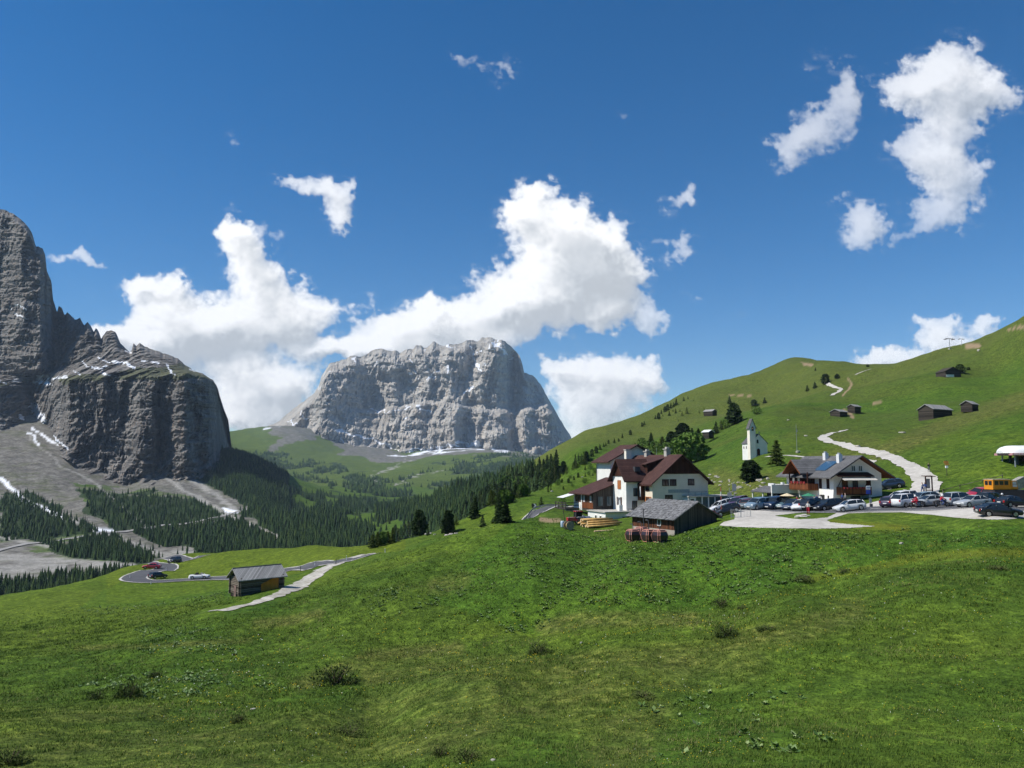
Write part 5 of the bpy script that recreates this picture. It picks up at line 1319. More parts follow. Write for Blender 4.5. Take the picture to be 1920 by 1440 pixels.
# ---- the hotel
def hotel():
    D0 = 140.0; x, y, _ = P(1224, 958, D0); zb = -8.5
    yaw = math.radians(21)
    o = empty('hotel', (x, y, zb), yaw, 'large rambling white mountain hotel with dark red roofs and a boarded gable', 'hotel')
    w, l, h, rise = 11.85, 16.0, 5.25, 4.75
    b = gable_walls(w, l, h, rise, -2.5); b.build('wall', W_SHADE, o)  # warm tint in the plaster offsets blue sky light on the shaded gable
    # dark boarded gable
    g = MB(); k = rise / (w / 2); zg = 6.7
    xl = (zg - h) / k
    g.prism([(xl, -.12, zg), (w - xl, -.12, zg), (w / 2, -.12, h + rise)], (0, .118, 0)); g.build('gable_boards', W_DARKWOOD, o)
    rf = gable_roof(w, l, h, rise, .75, .9, .3).build('roof', R_RED, o)
    boxp('fascia', rf, W_DARKWOOD, (-.78, -.70, -.9, 16.2, h - .75 * k - .12, h - .75 * k + .02))
    for (px_, y0, hh, cap) in ((0, 3.8, 1.5, 1), (0, 11.0, 1.1, 2)):
        zt = h + rise
        c = boxp('chimney', rf, M_CONC, (w / 2 - .45, w / 2 + .45, y0, y0 + .9, zt - .6, zt + hh * .8))
        boxp('chimney_cap', c, M_CONC, (w / 2 - .62, w / 2 + .62, y0 - .17, y0 + 1.07, zt + hh * .8, zt + hh * .8 + .16), (w / 2 - .3, w / 2 + .3, y0 + .15, y0 + .75, zt + hh * .8 + .16, zt + hh * .8 + .5))
    c = boxp('chimney', rf, W_SHADE_CREAM, (2.2, 3.3, 13.2, 14.0, 6.5, 11.2)); boxp('chimney_cap', c, M_CONC, (2.1, 3.4, 13.1, 14.1, 11.2, 11.4))
    MB().tube([(6.9, 9.6, 9.8), (6.9, 9.6, 11.6)], .03, 5).build('antenna', M_METAL, rf)
    for u0, u1, z0, z1 in ((2.05, 3.4, 4.55, 5.75), (3.65, 5.0, 4.55, 5.75), (7.5, 8.85, 4.6, 5.8), (2.6, 4.15, 1.75, 2.95)):
        window(o, 'f', u0, u1, z0, z1, 0, 0, W_DARKWOOD, GLASS, bars=1)
    boxp('rendered_band', o, simple('grey_green_render', (.34, .37, .35), .9, .1), (3.3, 7.8, -.02, -.003, 3.3, 3.9))
    window(o, 'l', 1.0, 2.3, 3.6, 4.8, 0, 0, W_DARKWOOD, GLASS); window(o, 'l', 1.0, 2.2, .9, 2.6, 0, 0, W_ORANGE, GLASS, shutters=W_ORANGE)
    # shed dormer on the left slope
    dm = MB(); dm.prism([(1.55, 4.2, h + 1.5 * k - .2), (1.55, 4.2, 8.45), (4.7, 4.2, 9.25), (4.7, 4.2, h + 4.7 * k - .3)], (0, 8.0, 0)); dm.build('dormer_wall', W_DARKWOOD, rf)
    boxp('dormer_window', rf, M_WHITEP, (1.46, 1.55, 5.6, 6.5, 7.25, 8.3)); boxp('dormer_window', rf, M_WHITEP, (1.46, 1.55, 9.6, 10.4, 7.25, 8.3))
    dr = MB(); dr.prism([(1.1, 3.9, 8.36), (1.1, 3.9, 8.5), (5.0, 3.9, 9.62), (5.0, 3.9, 9.45)], (0, 8.6, 0)); dr.build('dormer_roof', R_RED, rf)
    # wing towards the left with its own gable
    b = MB(); wy0, wy1, wx = 4.0, 9.0, -3.1; he, ha = 6.1, 9.2; ym = 6.5
    b.prism([(wx, wy0, -2.4), (wx, wy1, -2.4), (wx, wy1, he), (wx, ym, ha), (wx, wy0, he)], (5.2, 0, 0)); b.build('wing_wall', W_WHITE, o)
    g = MB(); g.prism([(wx - .12, wy0 + .05, he + .15), (wx - .12, wy1 - .05, he + .15), (wx - .12, ym, ha)], (.118, 0, 0)); g.build('gable_boards', W_DARKWOOD, o)
    r2 = MB(); kk = (ha - he) / 2.5
    for s in (-1, 1):
        e = .75; ye = ym + s * (2.5 + e); ze = he - e * kk
        r2.prism([(wx - .8, ym + s * .01, ha + .02), (wx - .8, ye, ze), (wx - .8, ye, ze + .2), (wx - .8, ym + s * .01, ha + .24)], (6.6, 0, 0))
    r2 = r2.build('wing_roof', R_RED, o)
    boxp('roof_hatch', r2, M_DARKMETAL, (-1.0, .1, 4.3, 5.1, 7.1, 8.0))
    window(o, 'l', 5.9, 7.1, 3.9, 5.5, wx, 0, W_ORANGE, W_ORANGE, bars=1); window(o, 'l', 6.1, 7.0, .9, 2.4, wx, 0, M_WHITEP, GLASS, shutters=W_DARKWOOD)
    window(o, 'f', -1.6, -.8, 2.6, 4.1, 0, wy0, W_DARKWOOD, GLASS_B); window(o, 'f', -1.9, -.9, .2, 1.8, 0, wy0, W_DARKWOOD, GLASS_B)
    oo = boxp('oriel', o, W_DARKWOOD, (-.75, -.02, 2.6, 3.9, 1.9, 4.9)); boxp('pane', oo, M_WHITEP, (-.80, -.75, 2.8, 3.1, 2.6, 4.4))
    # tall block behind
    bx, by = .2, 16.05
    b = gable_walls(11.8, 6.0, 9.2, 3.0, -2, x0=bx, y0=by); b.build('back_wall', W_WHITE, o)
    gable_roof(11.8, 6.0, 9.2, 3.0, 1.0, .8, .5, x0=bx, y0=by).build('back_roof', R_RED, o)
    dp = MB(); dp.tube([(bx - .9, by + 5.6, 8.7), (bx - .12, by + 5.8, 8.3), (bx - .12, by + 5.8, -1)], .06, 6); dp.build('downpipe', M_DARKMETAL, o)
    # dining annex
    ax, ay0, ay1 = -7.3, 9.0, 17.2
    b = MB(); b.prism([(ax, ay0, -.3), (ax, ay0, 3.0), (-.02, ay0, 5.6), (-.02, ay0, -.3)], (0, ay1 - ay0, 0)); b.build('annex_wall', W_OLD, o)
    r3 = MB(); r3.prism([(ax - 1.0, ay0 - .5, 2.72), (ax - 1.0, ay0 - .5, 2.92), (.0, ay0 - .5, 5.85), (.0, ay0 - .5, 5.64)], (0, ay1 - ay0 + 1.1, 0)); r3.build('annex_roof', R_RED, o)
    boxp('annex_cladding', o, W_BROWN, (ax - .08, ax - .004, ay0 + .05, ay0 + 4.6, .15, 1.2))
    boxp('annex_cladding', o, W_WHITE, (ax - .08, ax - .004, ay0 + 4.65, ay1, -.3, 1.2), (ax - .08, ax - .004, ay1 - .5, ay1, 1.2, 2.9), (ax - .08, ax - .004, ay0 + 4.65, ay0 + 5.0, 1.2, 2.9))
    for i in range(3): window(o, 'l', ay0 + .5 + 1.4 * i, ay0 + 1.4 + 1.4 * i, 1.2, 2.65, ax, 0, W_BROWN, M_WHITEP if i != 1 else GLASS)
    for a in (5.1, 6.3): window(o, 'l', ay0 + a, ay0 + a + 1.05, 1.2, 2.65, ax, 0, W_BROWN, GLASS)
    for u in (-6.4, -4.6): window(o, 'f', u, u + 1.2, .6, 2.5, 0, ay0, W_OLD, GLASS_B, bars=0)
    # terrace on the basement
    boxp('basement', o, W_SHADE, (-8.4, -.02, 2.0, 8.98, -3.2, -.12))
    boxp('terrace', o, M_CONC, (-8.7, -.01, 1.7, 8.99, -.12, .06))
    boxp('basement_sunlit_face', o, W_WHITE, (-8.46, -8.401, 2.0, 8.9, -3.2, -.12))  # sunlit left face painted whiter than the shade-toned basement
    for u in (3.4, 5.2): window(o, 'l', u, u + .8, -1.4, -.7, -8.46, 0, W_WHITE, GLASS, bars=0)
    window(o, 'f', -5.2, -3.6, -1.6, -.8, 0, 2.0, W_SHADE, GLASS, bars=1)
    boxp('pier', o, W_WHITE, (-5.0, -4.3, 3.2, 3.9, .06, 1.1)); MB().tube([(-4.65, 3.55, 1.1), (-4.65, 3.55, 2.0)], [.18, .10], 7).build('planter', M_WHITEP, o)
    rl = MB(); rl.tube([(-3.9, 1.85, .5), (-.3, 1.85, .5)], .03, 5)
    for i in range(7): rl.tube([(-3.9 + .6 * i, 1.85, .06), (-3.9 + .6 * i, 1.85, .5)], .025, 5)
    rl.build('railing', M_DARKMETAL, o)
    # timber terrace at the far left with a pale awning
    tt = MB(); tt.box(-10.6, -7.6, 14.2, 19.0, -.15, .05); tt.build('timber_terrace', W_OLD, o)
    rl = MB()
    for z in (.55, 1.0): rl.box(-10.6, -10.5, 14.2, 19.0, z, z + .16); rl.box(-10.5, -7.7, 14.2, 14.3, z, z + .16)
    for a in (14.2, 15.8, 17.4, 18.9): rl.box(-10.62, -10.48, a - .06, a + .06, .05, 1.2)
    rl.build('wooden_railing', W_OLD, o)
    boxp('pier', o, M_STONEW, (-10.4, -7.8, 14.4, 17.5, -3, -.15))
    aw = MB(); aw.prism([(-10.6, 15.2, 2.0), (-7.7, 15.2, 2.75), (-7.7, 15.2, 2.8), (-10.6, 15.2, 2.05)], (0, 3.0, 0)); aw.build('awning', M_WHITEP, o)
    # glazed extension on the right
    gx0, gx1, gy0, gy1 = 6.3, 16.2, -1.9, 3.0; ZT = 2.55; ZS = .7
    boxp('extension_roof', o, M_CONC, (gx0 - .15, gx1 + .25, gy0 - .25, -.13, ZT, ZT + .22), (11.87, gx1 + .25, -.13, gy1, ZT, ZT + .22))
    ex = boxp('extension', o, M_WHITEP, (gx0, gx1, gy0, -.01, -1.5, ZS), (11.87, gx1, -.01, gy1, -1.5, ZS), (gx0, gx0 + .2, gy0, -.01, ZS, ZT), (gx1 - .15, gx1, gy0 + .2, gy1, ZS, ZT))
    gl = MB(); gl.box(gx0 + .2, gx1 - .16, gy0 + .12, -.02, ZS, ZT - .01); gl.build('glazing', GLASS_B, ex)
    mu = MB()
    for i in range(8): a = gx0 + .0 + i * (gx1 - gx0 - .15) / 7; mu.box(a, a + .2, gy0, gy0 + .11, ZS, ZT)
    mu.build('mullion_frame', M_WHITEP, ex)
    wf = boxp('window_frame', ex, M_WHITEP, (gx0 + .18, gx0 + 1.3, gy0 - .06, gy0 - .002, ZS, ZS + .3), (gx0 + .18, gx0 + 1.3, gy0 - .06, gy0 - .002, ZT - .3, ZT - .01), (gx0 + .18, gx0 + .36, gy0 - .06, gy0 - .002, ZS + .3, ZT - .3), (gx0 + 1.12, gx0 + 1.3, gy0 - .06, gy0 - .002, ZS + .3, ZT - .3))
    rl = MB(); rl.tube([(gx0, gy0, ZT + .95), (gx1, gy0, ZT + .95), (gx1, gy1, ZT + .95)], .03, 5)
    for i in range(8): rl.tube([(gx0 + i * 1.41, gy0, ZT + .2), (gx0 + i * 1.41, gy0, ZT + .95)], .025, 5)
    rl.build('roof_railing', M_DARKMETAL, o)
    return o
hotel()

# ---- the grey-roofed chalet
def chalet():
    D0 = 122.0; x, y, _ = P(1564, 943, D0); zb = float((870 - 943.5) / F * D0)
    yaw = math.radians(12)
    o = empty('chalet', (x, y, zb), yaw, 'white chalet with wide grey tiled roof, solar panels and brown balconies', 'house')
    w, l, h, rise = 8.6, 13.2, 4.75, 2.55; k = rise / (w / 2)
    gable_walls(w, l, h, rise, -2.0).build('wall', W_WHITE, o)
    rf = gable_roof(w, l, h, rise, 1.45, 1.5, 1.0, .2).build('roof', R_GREY, o)
    sf = gable_roof(w, l, h - .04, rise, 1.40, 1.45, .95, .03).build('soffit', W_BROWN, rf)
    def slope_z(xx): return h + xx * k + .02 + .215
    for (a0, a1, b0, b1) in ((.2, 2.6, 2.2, 5.4), (1.6, 3.0, 7.2, 9.6)):
        s = MB(); s.prism([(a0, b0, slope_z(a0) + .02), (a1, b0, slope_z(a1) + .02), (a1, b0, slope_z(a1) + .12), (a0, b0, slope_z(a0) + .12)], (0, b1 - b0, 0))
        s.build('solar_panel', NT('solar_glass', .2, .6).done((.035, .085, .15)), rf)
    for (cx, cy, hh) in ((3.4, 6.4, 1.0), (2.6, 1.6, 1.2), (1.0, 11.6, 1.0)):
        c = boxp('chimney', rf, M_WHITEP, (cx - .32, cx + .32, cy, cy + .7, slope_z(cx) - .6, slope_z(cx) + hh)); 
        MB().tube([(cx, cy + .35, slope_z(cx) + hh), (cx, cy + .35, slope_z(cx) + hh + .25)], [.3, .26], 8).build('chimney_pot', M_METAL, c)
    # cross gable over the side balcony
    ym, hw, xf, xb, ha, he = 7.0, 2.1, -2.9, 2.8, 6.75, 4.95; kk = (ha - he) / hw
    cg = MB()
    for s in (-1, 1): cg.prism([(xf, ym + s * .01, ha), (xf, ym + s * (hw + .5), he - .5 * kk), (xf, ym + s * (hw + .5), he - .5 * kk + .18), (xf, ym + s * .01, ha + .2)], (xb - xf, 0, 0))
    cgo = cg.build('cross_gable_roof', R_GREY, o)
    cs = MB()
    for s in (-1, 1): cs.prism([(xf - .08, ym + s * .01, ha - .05), (xf - .08, ym + s * (hw + .5), he - .5 * kk - .05), (xf - .08, ym + s * (hw + .5), he - .5 * kk + .14), (xf - .08, ym + s * .01, ha + .16)], (.08, 0, 0)); cs.prism([(xf + .02, ym + s * .02, ha - .06), (xf + .02, ym + s * (hw + .45), he - .45 * kk - .06), (xf + .02, ym + s * (hw + .45), he - .45 * kk - .02), (xf + .02, ym + s * .02, ha - .02)], (xb - xf - .1, 0, 0))
    cs.build('bargeboard', W_BROWN, cgo)
    gw = MB(); gw.prism([(-.06, ym - hw, 2.6), (-.06, ym + hw, 2.6), (-.06, ym + hw, he), (-.06, ym, ha - .1), (-.06, ym - hw, he)], (.055, 0, 0)); gw.build('boarded_wall', W_DARKWOOD, o)
    bal = MB(); y0, y1 = 3.9, 9.3
    bal.box(-1.9, -.07, y0, y1, 1.95, 2.1)
    bal.build('balcony_floor', W_BROWN, o)
    boxp('balcony', o, W_BROWN, (-1.96, -1.88, y0, y1, 2.1, 3.05), (-1.88, -.07, y0 - .04, y0 + .04, 2.1, 3.05), (-1.88, -.07, y1 - .04, y1 + .04, 2.1, 3.05))
    ps = MB()
    for a in (y0 + .1, y1 - .1): ps.box(-1.95, -1.8, a - .08, a + .08, 2.1, he - .1 if a < ym else he - .1)
    ps.build('balcony_post', W_DARKWOOD, o)
    fl = MB(); 
    for i in range(5): fl.tube([(-2.0, y0 + .8 + i * .9, 3.0), (-2.05, y0 + .9 + i * .9, 3.35)], [.16, .22], 6)
    fl.build('flower_boxes', simple('red_flowers', (.35, .05, .05), .8, .1, var=.6, scale=9), o)
    window(o, 'l', 5.6, 6.7, 2.7, 4.6, -.06, 0, W_DARKWOOD, GLASS); window(o, 'l', 9.8, 10.6, 2.9, 4.3, 0, 0, W_DARKWOOD, GLASS); window(o, 'l', 11.4, 12.2, 2.9, 4.3, 0, 0, W_DARKWOOD, GLASS)
    window(o, 'l', 3.0, 3.65, 2.3, 4.1, 0, 0, W_DARKWOOD, GLASS); window(o, 'l', 1.0, 1.65, 2.3, 4.1, 0, 0, W_DARKWOOD, GLASS)
    window(o, 'l', 2.4, 3.4, .2, 1.3, 0, 0, W_OLD, GLASS); window(o, 'l', .9, 1.5, -.4, 1.2, 0, 0, W_OLD, GLASS)
    bt = MB(); bt.prism([(.02, -.002, 2.0), (.85, -.002, -.6), (-.35, -.002, -.6), (-.02, -.002, 2.0)], (0, 1.0, 0)); bt.build('buttress', W_WHITE, o)
    # gable side
    for u in (3.25, 4.5): window(o, 'f', u, u + .75, 5.0, 5.95, 0, 0, M_WHITEP, GLASS_B)
    bl = boxp('balcony', o, W_BROWN, (.5, 5.7, -1.42, -1.34, 1.55, 2.6), (.5, .58, -1.34, -.01, 1.55, 2.6), (5.62, 5.7, -1.34, -.01, 1.55, 2.6))
    boxp('balcony_floor', o, W_DARKWOOD, (.5, 5.7, -1.4, -.01, 1.38, 1.54))
    fl = MB()
    for i in range(9): fl.tube([(.8 + i * .56, -1.5, 2.35), (.85 + i * .56, -1.52, 2.6)], [.12, .17], 6)
    fl.build('flower_boxes', _mats['red_flowers'], bl)
    ar = MB(); ar.prism([(-.1, -.01, 4.75), (-.1, -1.6, 4.2), (-.1, -1.6, 4.33), (-.1, -.01, 4.9)], (6.3, 0, 0)); ar.build('canopy', W_DARKWOOD, o)
    aw = MB(); aw.prism([(.5, -1.3, 4.05), (.5, -2.1, 3.65), (.5, -2.1, 3.70), (.5, -1.3, 4.15)], (5.9, 0, 0)); aw.build('awning', simple('cream_awning', (.55, .52, .46), .9, .1), o)
    ps = MB(); ps.tube([(.7, -.1, 2.6), (.65, -1.5, 4.2)], .06, 5); ps.tube([(5.5, -.1, 2.6), (5.55, -1.5, 4.2)], .06, 5); ps.build('brace', W_DARKWOOD, o)
    window(o, 'f', 1.5, 2.5, 1.7, 3.7, 0, 0, W_DARKWOOD, GLASS); window(o, 'f', 3.4, 4.3, 1.7, 3.7, 0, 0, W_OLD, GLASS_B)
    window(o, 'f', 5.8, 6.6, 2.7, 4.4, 0, 0, W_DARKWOOD, W_DARKWOOD)
    gd = boxp('garage_door', o, simple('dark_garage', (.05, .05, .05), .7, .2), (2.95, 4.65, -.05, -.002, -.6, 1.2))
    boxp('side_panel', o, simple('green_render', (.26, .34, .31), .9, .1), (4.9, 6.2, -.035, -.002, -.8, 1.3))
    sh = MB(); sh.tube([(1.6, -.15, -.8), (1.6, -.15, .7)], .5, 8); sh.build('wheel_rack', M_DARKMETAL, o)
    dp = MB(); dp.tube([(w + 1.3, -.6, h - .85), (w + .1, -.06, h - 1.3), (w + .1, -.06, -.5)], .05, 6); dp.build('downpipe', M_DARKMETAL, o)
    # porch towards the car park
    po = MB(); po.prism([(-5.2, 9.9, 1.35), (-2.4, 9.9, 2.25), (-2.4, 9.9, 2.4), (-5.2, 9.9, 1.5)], (0, 6.4, 0)); po.build('porch_roof', R_GREY, o)
    boxp('parapet', o, W_WHITE, (-5.0, -.02, 9.6, 9.88, 1.3, 2.75), (-2.3, -.02, 9.88, 13.1, 2.2, 2.75))
    boxp('planter', o, M_WHITEP, (-2.5, -2.1, 13.2, 15.0, 2.3, 2.85), (-2.5, -2.1, 10.4, 11.0, 2.6, 3.1))
    boxp('porch_wall', o, W_DARKWOOD, (-2.2, -2.1, 9.9, 16.0, -.8, 2.2), (-2.2, -.02, 15.9, 16.0, -.8, 2.2))
    ps = MB()
    for a in (9.7, 12.6, 16.0): ps.box(-4.95, -4.75, a, a + .2, -.8, 1.4)
    ps.build('porch_post', W_WHITE, o)
    return o
CH = chalet()

# ---- chapel
def chapel():
    D0 = 200.0; x, y, z = P(1408.3, 855, D0)
    o = empty('chapel', (x, y, z), math.radians(8), 'small white chapel with slim pointed bell tower standing alone on the hillside', 'chapel')
    w, l, h, rise = 4.5, 5.0, 3.35, 2.25
    gable_walls(w, l, h, rise, -1.0).build('wall', W_SHADE_CREAM, o)  # beige of the shaded front put into the plaster colour
    gable_roof(w, l, h, rise, .22, .12, .2, .14).build('roof', R_GREY, o)
    boxp('left_wall', o, W_WHITE, (-.04, -.004, 1.6, 5.0, -1, 3.2))  # whiter sheet paints the sunlight on the left side
    boxp('tower', o, W_SHADE_CREAM, (-.35, 1.25, -.35, 1.15, -1.0, 7.4))
    g = MB(); g.prism([(-.35, -.35, 7.4), (1.25, -.35, 7.4), (.45, -.35, 9.35)], (0, 1.5, 0)); g.build('tower_gable', W_SHADE_CREAM, o)
    t = MB()
    for s in (-1, 1): t.prism([(.45 + s * .01, -.5, 9.62), (.45 + s * 1.12, -.5, 6.95), (.45 + s * 1.02, -.5, 6.93), (.45 + s * .01, -.5, 9.42)], (0, 1.8, 0))
    t.build('tower_roof', R_GREY, o)
    def arch(name, u0, u1, z0, z1, yy, mat, d=.03, parent=None):
        r = (u1 - u0) / 2; pts = [(u0, yy, z0), (u1, yy, z0)] + [((u0 + u1) / 2 + r * math.cos(a), yy, z1 - r + r * math.sin(a)) for a in [math.pi * i / 8 for i in range(9)]]
        b = MB(); b.prism(pts, (0, -d, 0)); return b.build(name, mat, parent or o)
    a = arch('belfry_opening', .0, .9, 6.35, 7.75, -.352, W_WHITE, .03); arch('opening', .17, .73, 6.45, 7.6, -.385, GLASS, .02, a); b_ = MB(); b_.tube([(.45, -.46, 7.35), (.45, -.46, 7.1), (.45, -.46, 6.95)], [.04, .12, .2], 8); b_.build('bell', simple('bronze', (.20, .13, .06), .5, .5, metal=.7), o)
    a = arch('door', 1.45, 2.65, -.3, 2.15, -.002, W_WHITE); arch('door_leaf', 1.62, 2.48, -.3, 1.95, -.035, W_DARKWOOD, .02, a)
    a = arch('window', 1.5, 2.25, 3.1, 4.4, -.002, W_WHITE); arch('pane', 1.62, 2.13, 3.25, 4.25, -.035, GLASS, .02, a)
    for u in (2.2, 3.7): window(o, 'l', u, u + .45, 1.9, 2.6, -.04, 0, M_CONC, GLASS, bars=0)
    boxp('plinth', o, M_CONC, (1.27, w + .06, -.06, .0, -1, .12), (w, w + .06, .0, l, -1, .12))
    cr = MB(); cr.box(2.32, 2.52, -.15, .05, 5.75, 6.35); cr.build('chimney_stub', M_CONC, o)
    return o
chapel()

# ---- barns and huts
def hut(label, px, py, D, yaw, w, l, h, rise, wall, roof, left_wall=None, ov=.35, base=-1.2, name='wooden_hut', origin_x=0., extra=None, th=.12):
    x, y, z = P(px, py, D); yaw = math.radians(yaw)
    x -= math.cos(yaw) * origin_x; y -= math.sin(yaw) * origin_x
    o = empty(name, (x, y, z), yaw, label, 'hut')
    gable_walls(w, l, h, rise, base).build('wall', wall, o)
    gable_roof(w, l, h, rise, ov, ov, ov, th).build('roof', roof, o)
    if extra: extra(o)
    return o
def shed_extra(o):
    W, L, H, RI = 7.7, 8.8, 2.2, 2.0; k = RI / (W / 2)
    boxp('plinth', o, M_STONEW, (-.10, -.004, -.1, L, -1.0, .6), (-.1, .0, -.1, -.004, -1.0, .3))
    boxp('side_boards', o, W_REDBOARD, (-.06, -.004, 0, L, .61, 2.0))
    f = window(o, 'l', 2.6, 3.3, 1.0, 1.9, -.06, 0, M_WHITEP, GLASS, bars=0)
    MB().tube([(-.7, 5.5, -.6), (-.7, 5.5, 3.2)], .07, 6).build('flue', M_DARKMETAL, o)
    # loose shakes: short boards laid in rows, some slipped
    sk = MB()
    for i in range(11):
        for j in range(34):
            if rnd.random() < .035: continue
            x0 = -.75 + i * .43; y0 = -.5 + j * .295 + rnd.uniform(-.04, .04); ln = .52 + rnd.uniform(-.06, .08); wd = .27 + rnd.uniform(-.03, .03)
            x1 = min(x0 + ln, W / 2 + .02); z0 = H + x0 * k + .17 + rnd.uniform(0, .05); z1 = H + x1 * k + .15
            sk.prism([(x0, y0, z0), (x1, y0, z1), (x1, y0, z1 + .03), (x0, y0, z0 + .035)], (rnd.uniform(-.02, .02), wd, 0))
    sk.build('roof_shakes', simple('split_shakes', (.175, .175, .178), .9, .1, var=.55, scale=2.2), o)
    b = MB(); b.prism([(W + .5, -.42, H - .5 * k + .12), (W + .5, -.42, H - .5 * k + .32), (W - 1.1, -.42, H + 1.1 * k + .32), (W - 1.1, -.42, H + 1.1 * k + .12)], (0, .05, 0)); b.build('bargeboard', simple('faded_red_board', (.35, .06, .05), .8, .1), o)
hut('old dark barn with sagging grey shake roof in front of the hotel', 1265, 1003, 104.5, 30, 7.7, 8.8, 2.2, 2.0, W_OLD, R_SHAKE, ov=.6, base=-1.5, name='barn', extra=shed_extra, th=.12)

def left_extra(o):
    W, L = 3.3, 6.1
    lg = MB()
    for i in range(10):
        z = .12 + i * .235
        if z > 2.3: break
        for xx in (0, W): lg.tube([(xx, -.28, z), (xx, L + .28, z)], .115, 7)
        for yy in (0, L): lg.tube([(-.28, yy, z + .115), (W + .28, yy, z + .115)], .115, 7)
    lg.build('log_walls', W_LOG, o)
    boxp('door', o, simple('faded_door', (.22, .15, .13), .9, .1, var=.4), (1.5, 2.2, -.17, -.12, -.2, 1.3))
    boxp('ridge_board', o, M_DARKMETAL, (W / 2 - .08, W / 2 + .08, -.5, L + .5, 3.62, 3.7))
hut('weathered log hut with silver board roof and orange tarpaulin on its side', 450, 1118, 108.5, -48.6, 3.3, 6.1, 2.4, 1.1, W_LOGD, R_PLANK, ov=.55, base=-1.2, name='log_hut', origin_x=3.3, extra=left_extra)
def tarp():
    x, y, z = P(450, 1118, 108.5); yaw = math.radians(-48.6)
    o = empty('tarpaulin', (x, y, z), yaw, 'orange tarpaulin hanging on the side wall of the log hut', 'tarpaulin')
    n = 18; v = []
    for j in range(7):
        for i in range(n):
            u = i / (n - 1); t = j / 6
            yy = 2.85 + u * 2.5; top = 1.35 + u * .95; bot = .05 + u * .35
            v.append((.17 + .05 * math.sin(u * 19 + t * 2) + .22 * (1 - t) ** 2, yy, bot + (top - bot) * t))
    vv = v + [(a + .015, b, c) for a, b, c in v]
    g = grid_faces(7, n); f = np.concatenate([g, g[:, ::-1] + len(v)])
    sheet = link('sheet', mesh_np('sheet', vv, f, [simple('orange_tarp', (.50, .19, .015), .55, .3, var=.12, scale=2)], True), o)
    b = MB(); b.tube([(.2, 5.45, -.2), (.2, 5.45, 2.3)], .05, 6); b.build('post', W_ORANGE, o)
tarp()
def pale_boards(o):
    pass
hut('small dark hay hut with pale roof, left of the pair at the hill path', 1575, 780, 330, -50, 4.4, 6.6, 1.9, 1.0, W_LOGD, R_PLANK, name='hay_hut', origin_x=4.4, th=.2)
hut('small dark hay hut with pale roof, right of the pair at the hill path', 1603, 770, 345, -50, 3.4, 5.6, 1.9, .9, W_LOGD, R_PLANK, name='hay_hut', origin_x=3.4, th=.2)
hut('long hay barn with grey roof below the upper right hill', 1750, 777, 250, -58, 5.0, 11.2, 1.8, 1.5, W_LOGD, R_PLANK, name='hay_barn', origin_x=5.0, base=-2, th=.2)
hut('low hut with dark gable right behind the long hay barn', 1823, 765, 262, -50, 3.6, 5.5, 1.4, 1.1, W_LOGD, R_PLANK, name='hay_hut', origin_x=3.6, th=.2)
hut('dark hut beside the round tree, the highest on the hill', 1773, 704, 400, 5, 8.5, 8, 2.2, 2.2, W_LOGD, W_LOGD, name='hay_hut', th=.2, extra=lambda o: boxp('plinth', o, W_WHITE, (.2, 4.6, -.08, -.004, -.8, .5)))
hut('grey-roofed hut alone on the open left hillside', 1336, 776, 560, 38, 5.0, 8.0, 2.0, 1.3, W_LOGD, R_PLANK, name='hay_hut', th=.25)
hut('tiny hut with bright white roof between dark trees', 1329, 817, 340, 36, 3.4, 3.6, 1.7, .8, W_LOGD, M_WHITEP, name='hay_hut', th=.2)

# ---- lift station
def lift_station():
    D0 = 130.0; x, y, z = P(1878, 889, D0)
    o = empty('lift_station', (x, y, z), math.radians(-6), 'lift station with long white rounded roof on dark posts at the right edge', 'lift station'); o.scale = (.9, .9, .88)
    n = 12; L = 13.0; prof = []
    def sect(xx, s):
        return [(xx, 3.2 * math.cos(a) * s, 3.95 + 1.45 * math.sin(a) ** .8 * s if math.sin(a) > 0 else 3.95) for a in [math.pi * i / n for i in range(n + 1)]]
    v = []; st = [(-.02, .35), (.25, .62), (.7, .85), (1.3, .97), (2.2, 1.0), (L, 1.0)]
    for xx, s in st: v += sect(xx, s)
    f = [tuple(q) for q in grid_faces(len(st), n + 1)]; m = MB(); m.add(v, f); m.add(sect(0, .35), [tuple(range(n + 1))]); m.add(sect(L, 1.0), [tuple(range(n, -1, -1))])
    m.build('roof', simple('white_shell', (.80, .80, .80), .4, .4, var=.04), o, True)
    m = MB(); m.box(.5, L, -3.24, 3.24, 3.55, 3.95); rim = m.build('roof_rim', simple('rose_rim', (.50, .25, .27), .6, .3, var=.1), o)
    wm = MB(); rr = random.Random(4); u = .8
    while u < L - .5:
        d = rr.uniform(.1, .28); wm.box(u, u + d, -3.255, -3.242, 3.68, 3.82); u += d + rr.uniform(.05, .3)
    wm.build('rim_marks', M_WHITEP, rim)
    for xx, yy in ((1.4, -2.2), (1.4, 2.2)): MB().tube([(xx, yy, -.5), (xx, yy, 3.6)], .13, 8).build('post', M_METAL, o)
    for xx, yy in ((2.3, -1.2), (2.3, 1.2), (7, -1.2), (7, 1.2)): MB().tube([(xx, yy, -.5), (xx, yy, 3.6)], .28, 8).build('column', M_DARKMETAL, o)
    mm = MB(); mm.tube([(4.8, 0, 1.5), (4.8, 0, 3.5)], [.5, 1.2], 12); mm.box(3.6, 6.5, -1.2, 1.2, .9, 1.9); mm.tube([(4.8, 0, 3.2), (4.8, 0, 3.45)], 1.7, 18); mm.build('drive_machinery', simple('brown_machine', (.09, .05, .04), .6, .3), o)
    boxp('deck', o, W_OLD, (.6, L, -3.2, 3.2, -.5, -.2), (1.4, 5, -3.1, -2.9, .6, .8))
    pl = MB(); pl.box(-.8, 4.2, -3.9, -3.2, -.75, -.5); pl.build('steps', M_CONC, o)
lift_station()
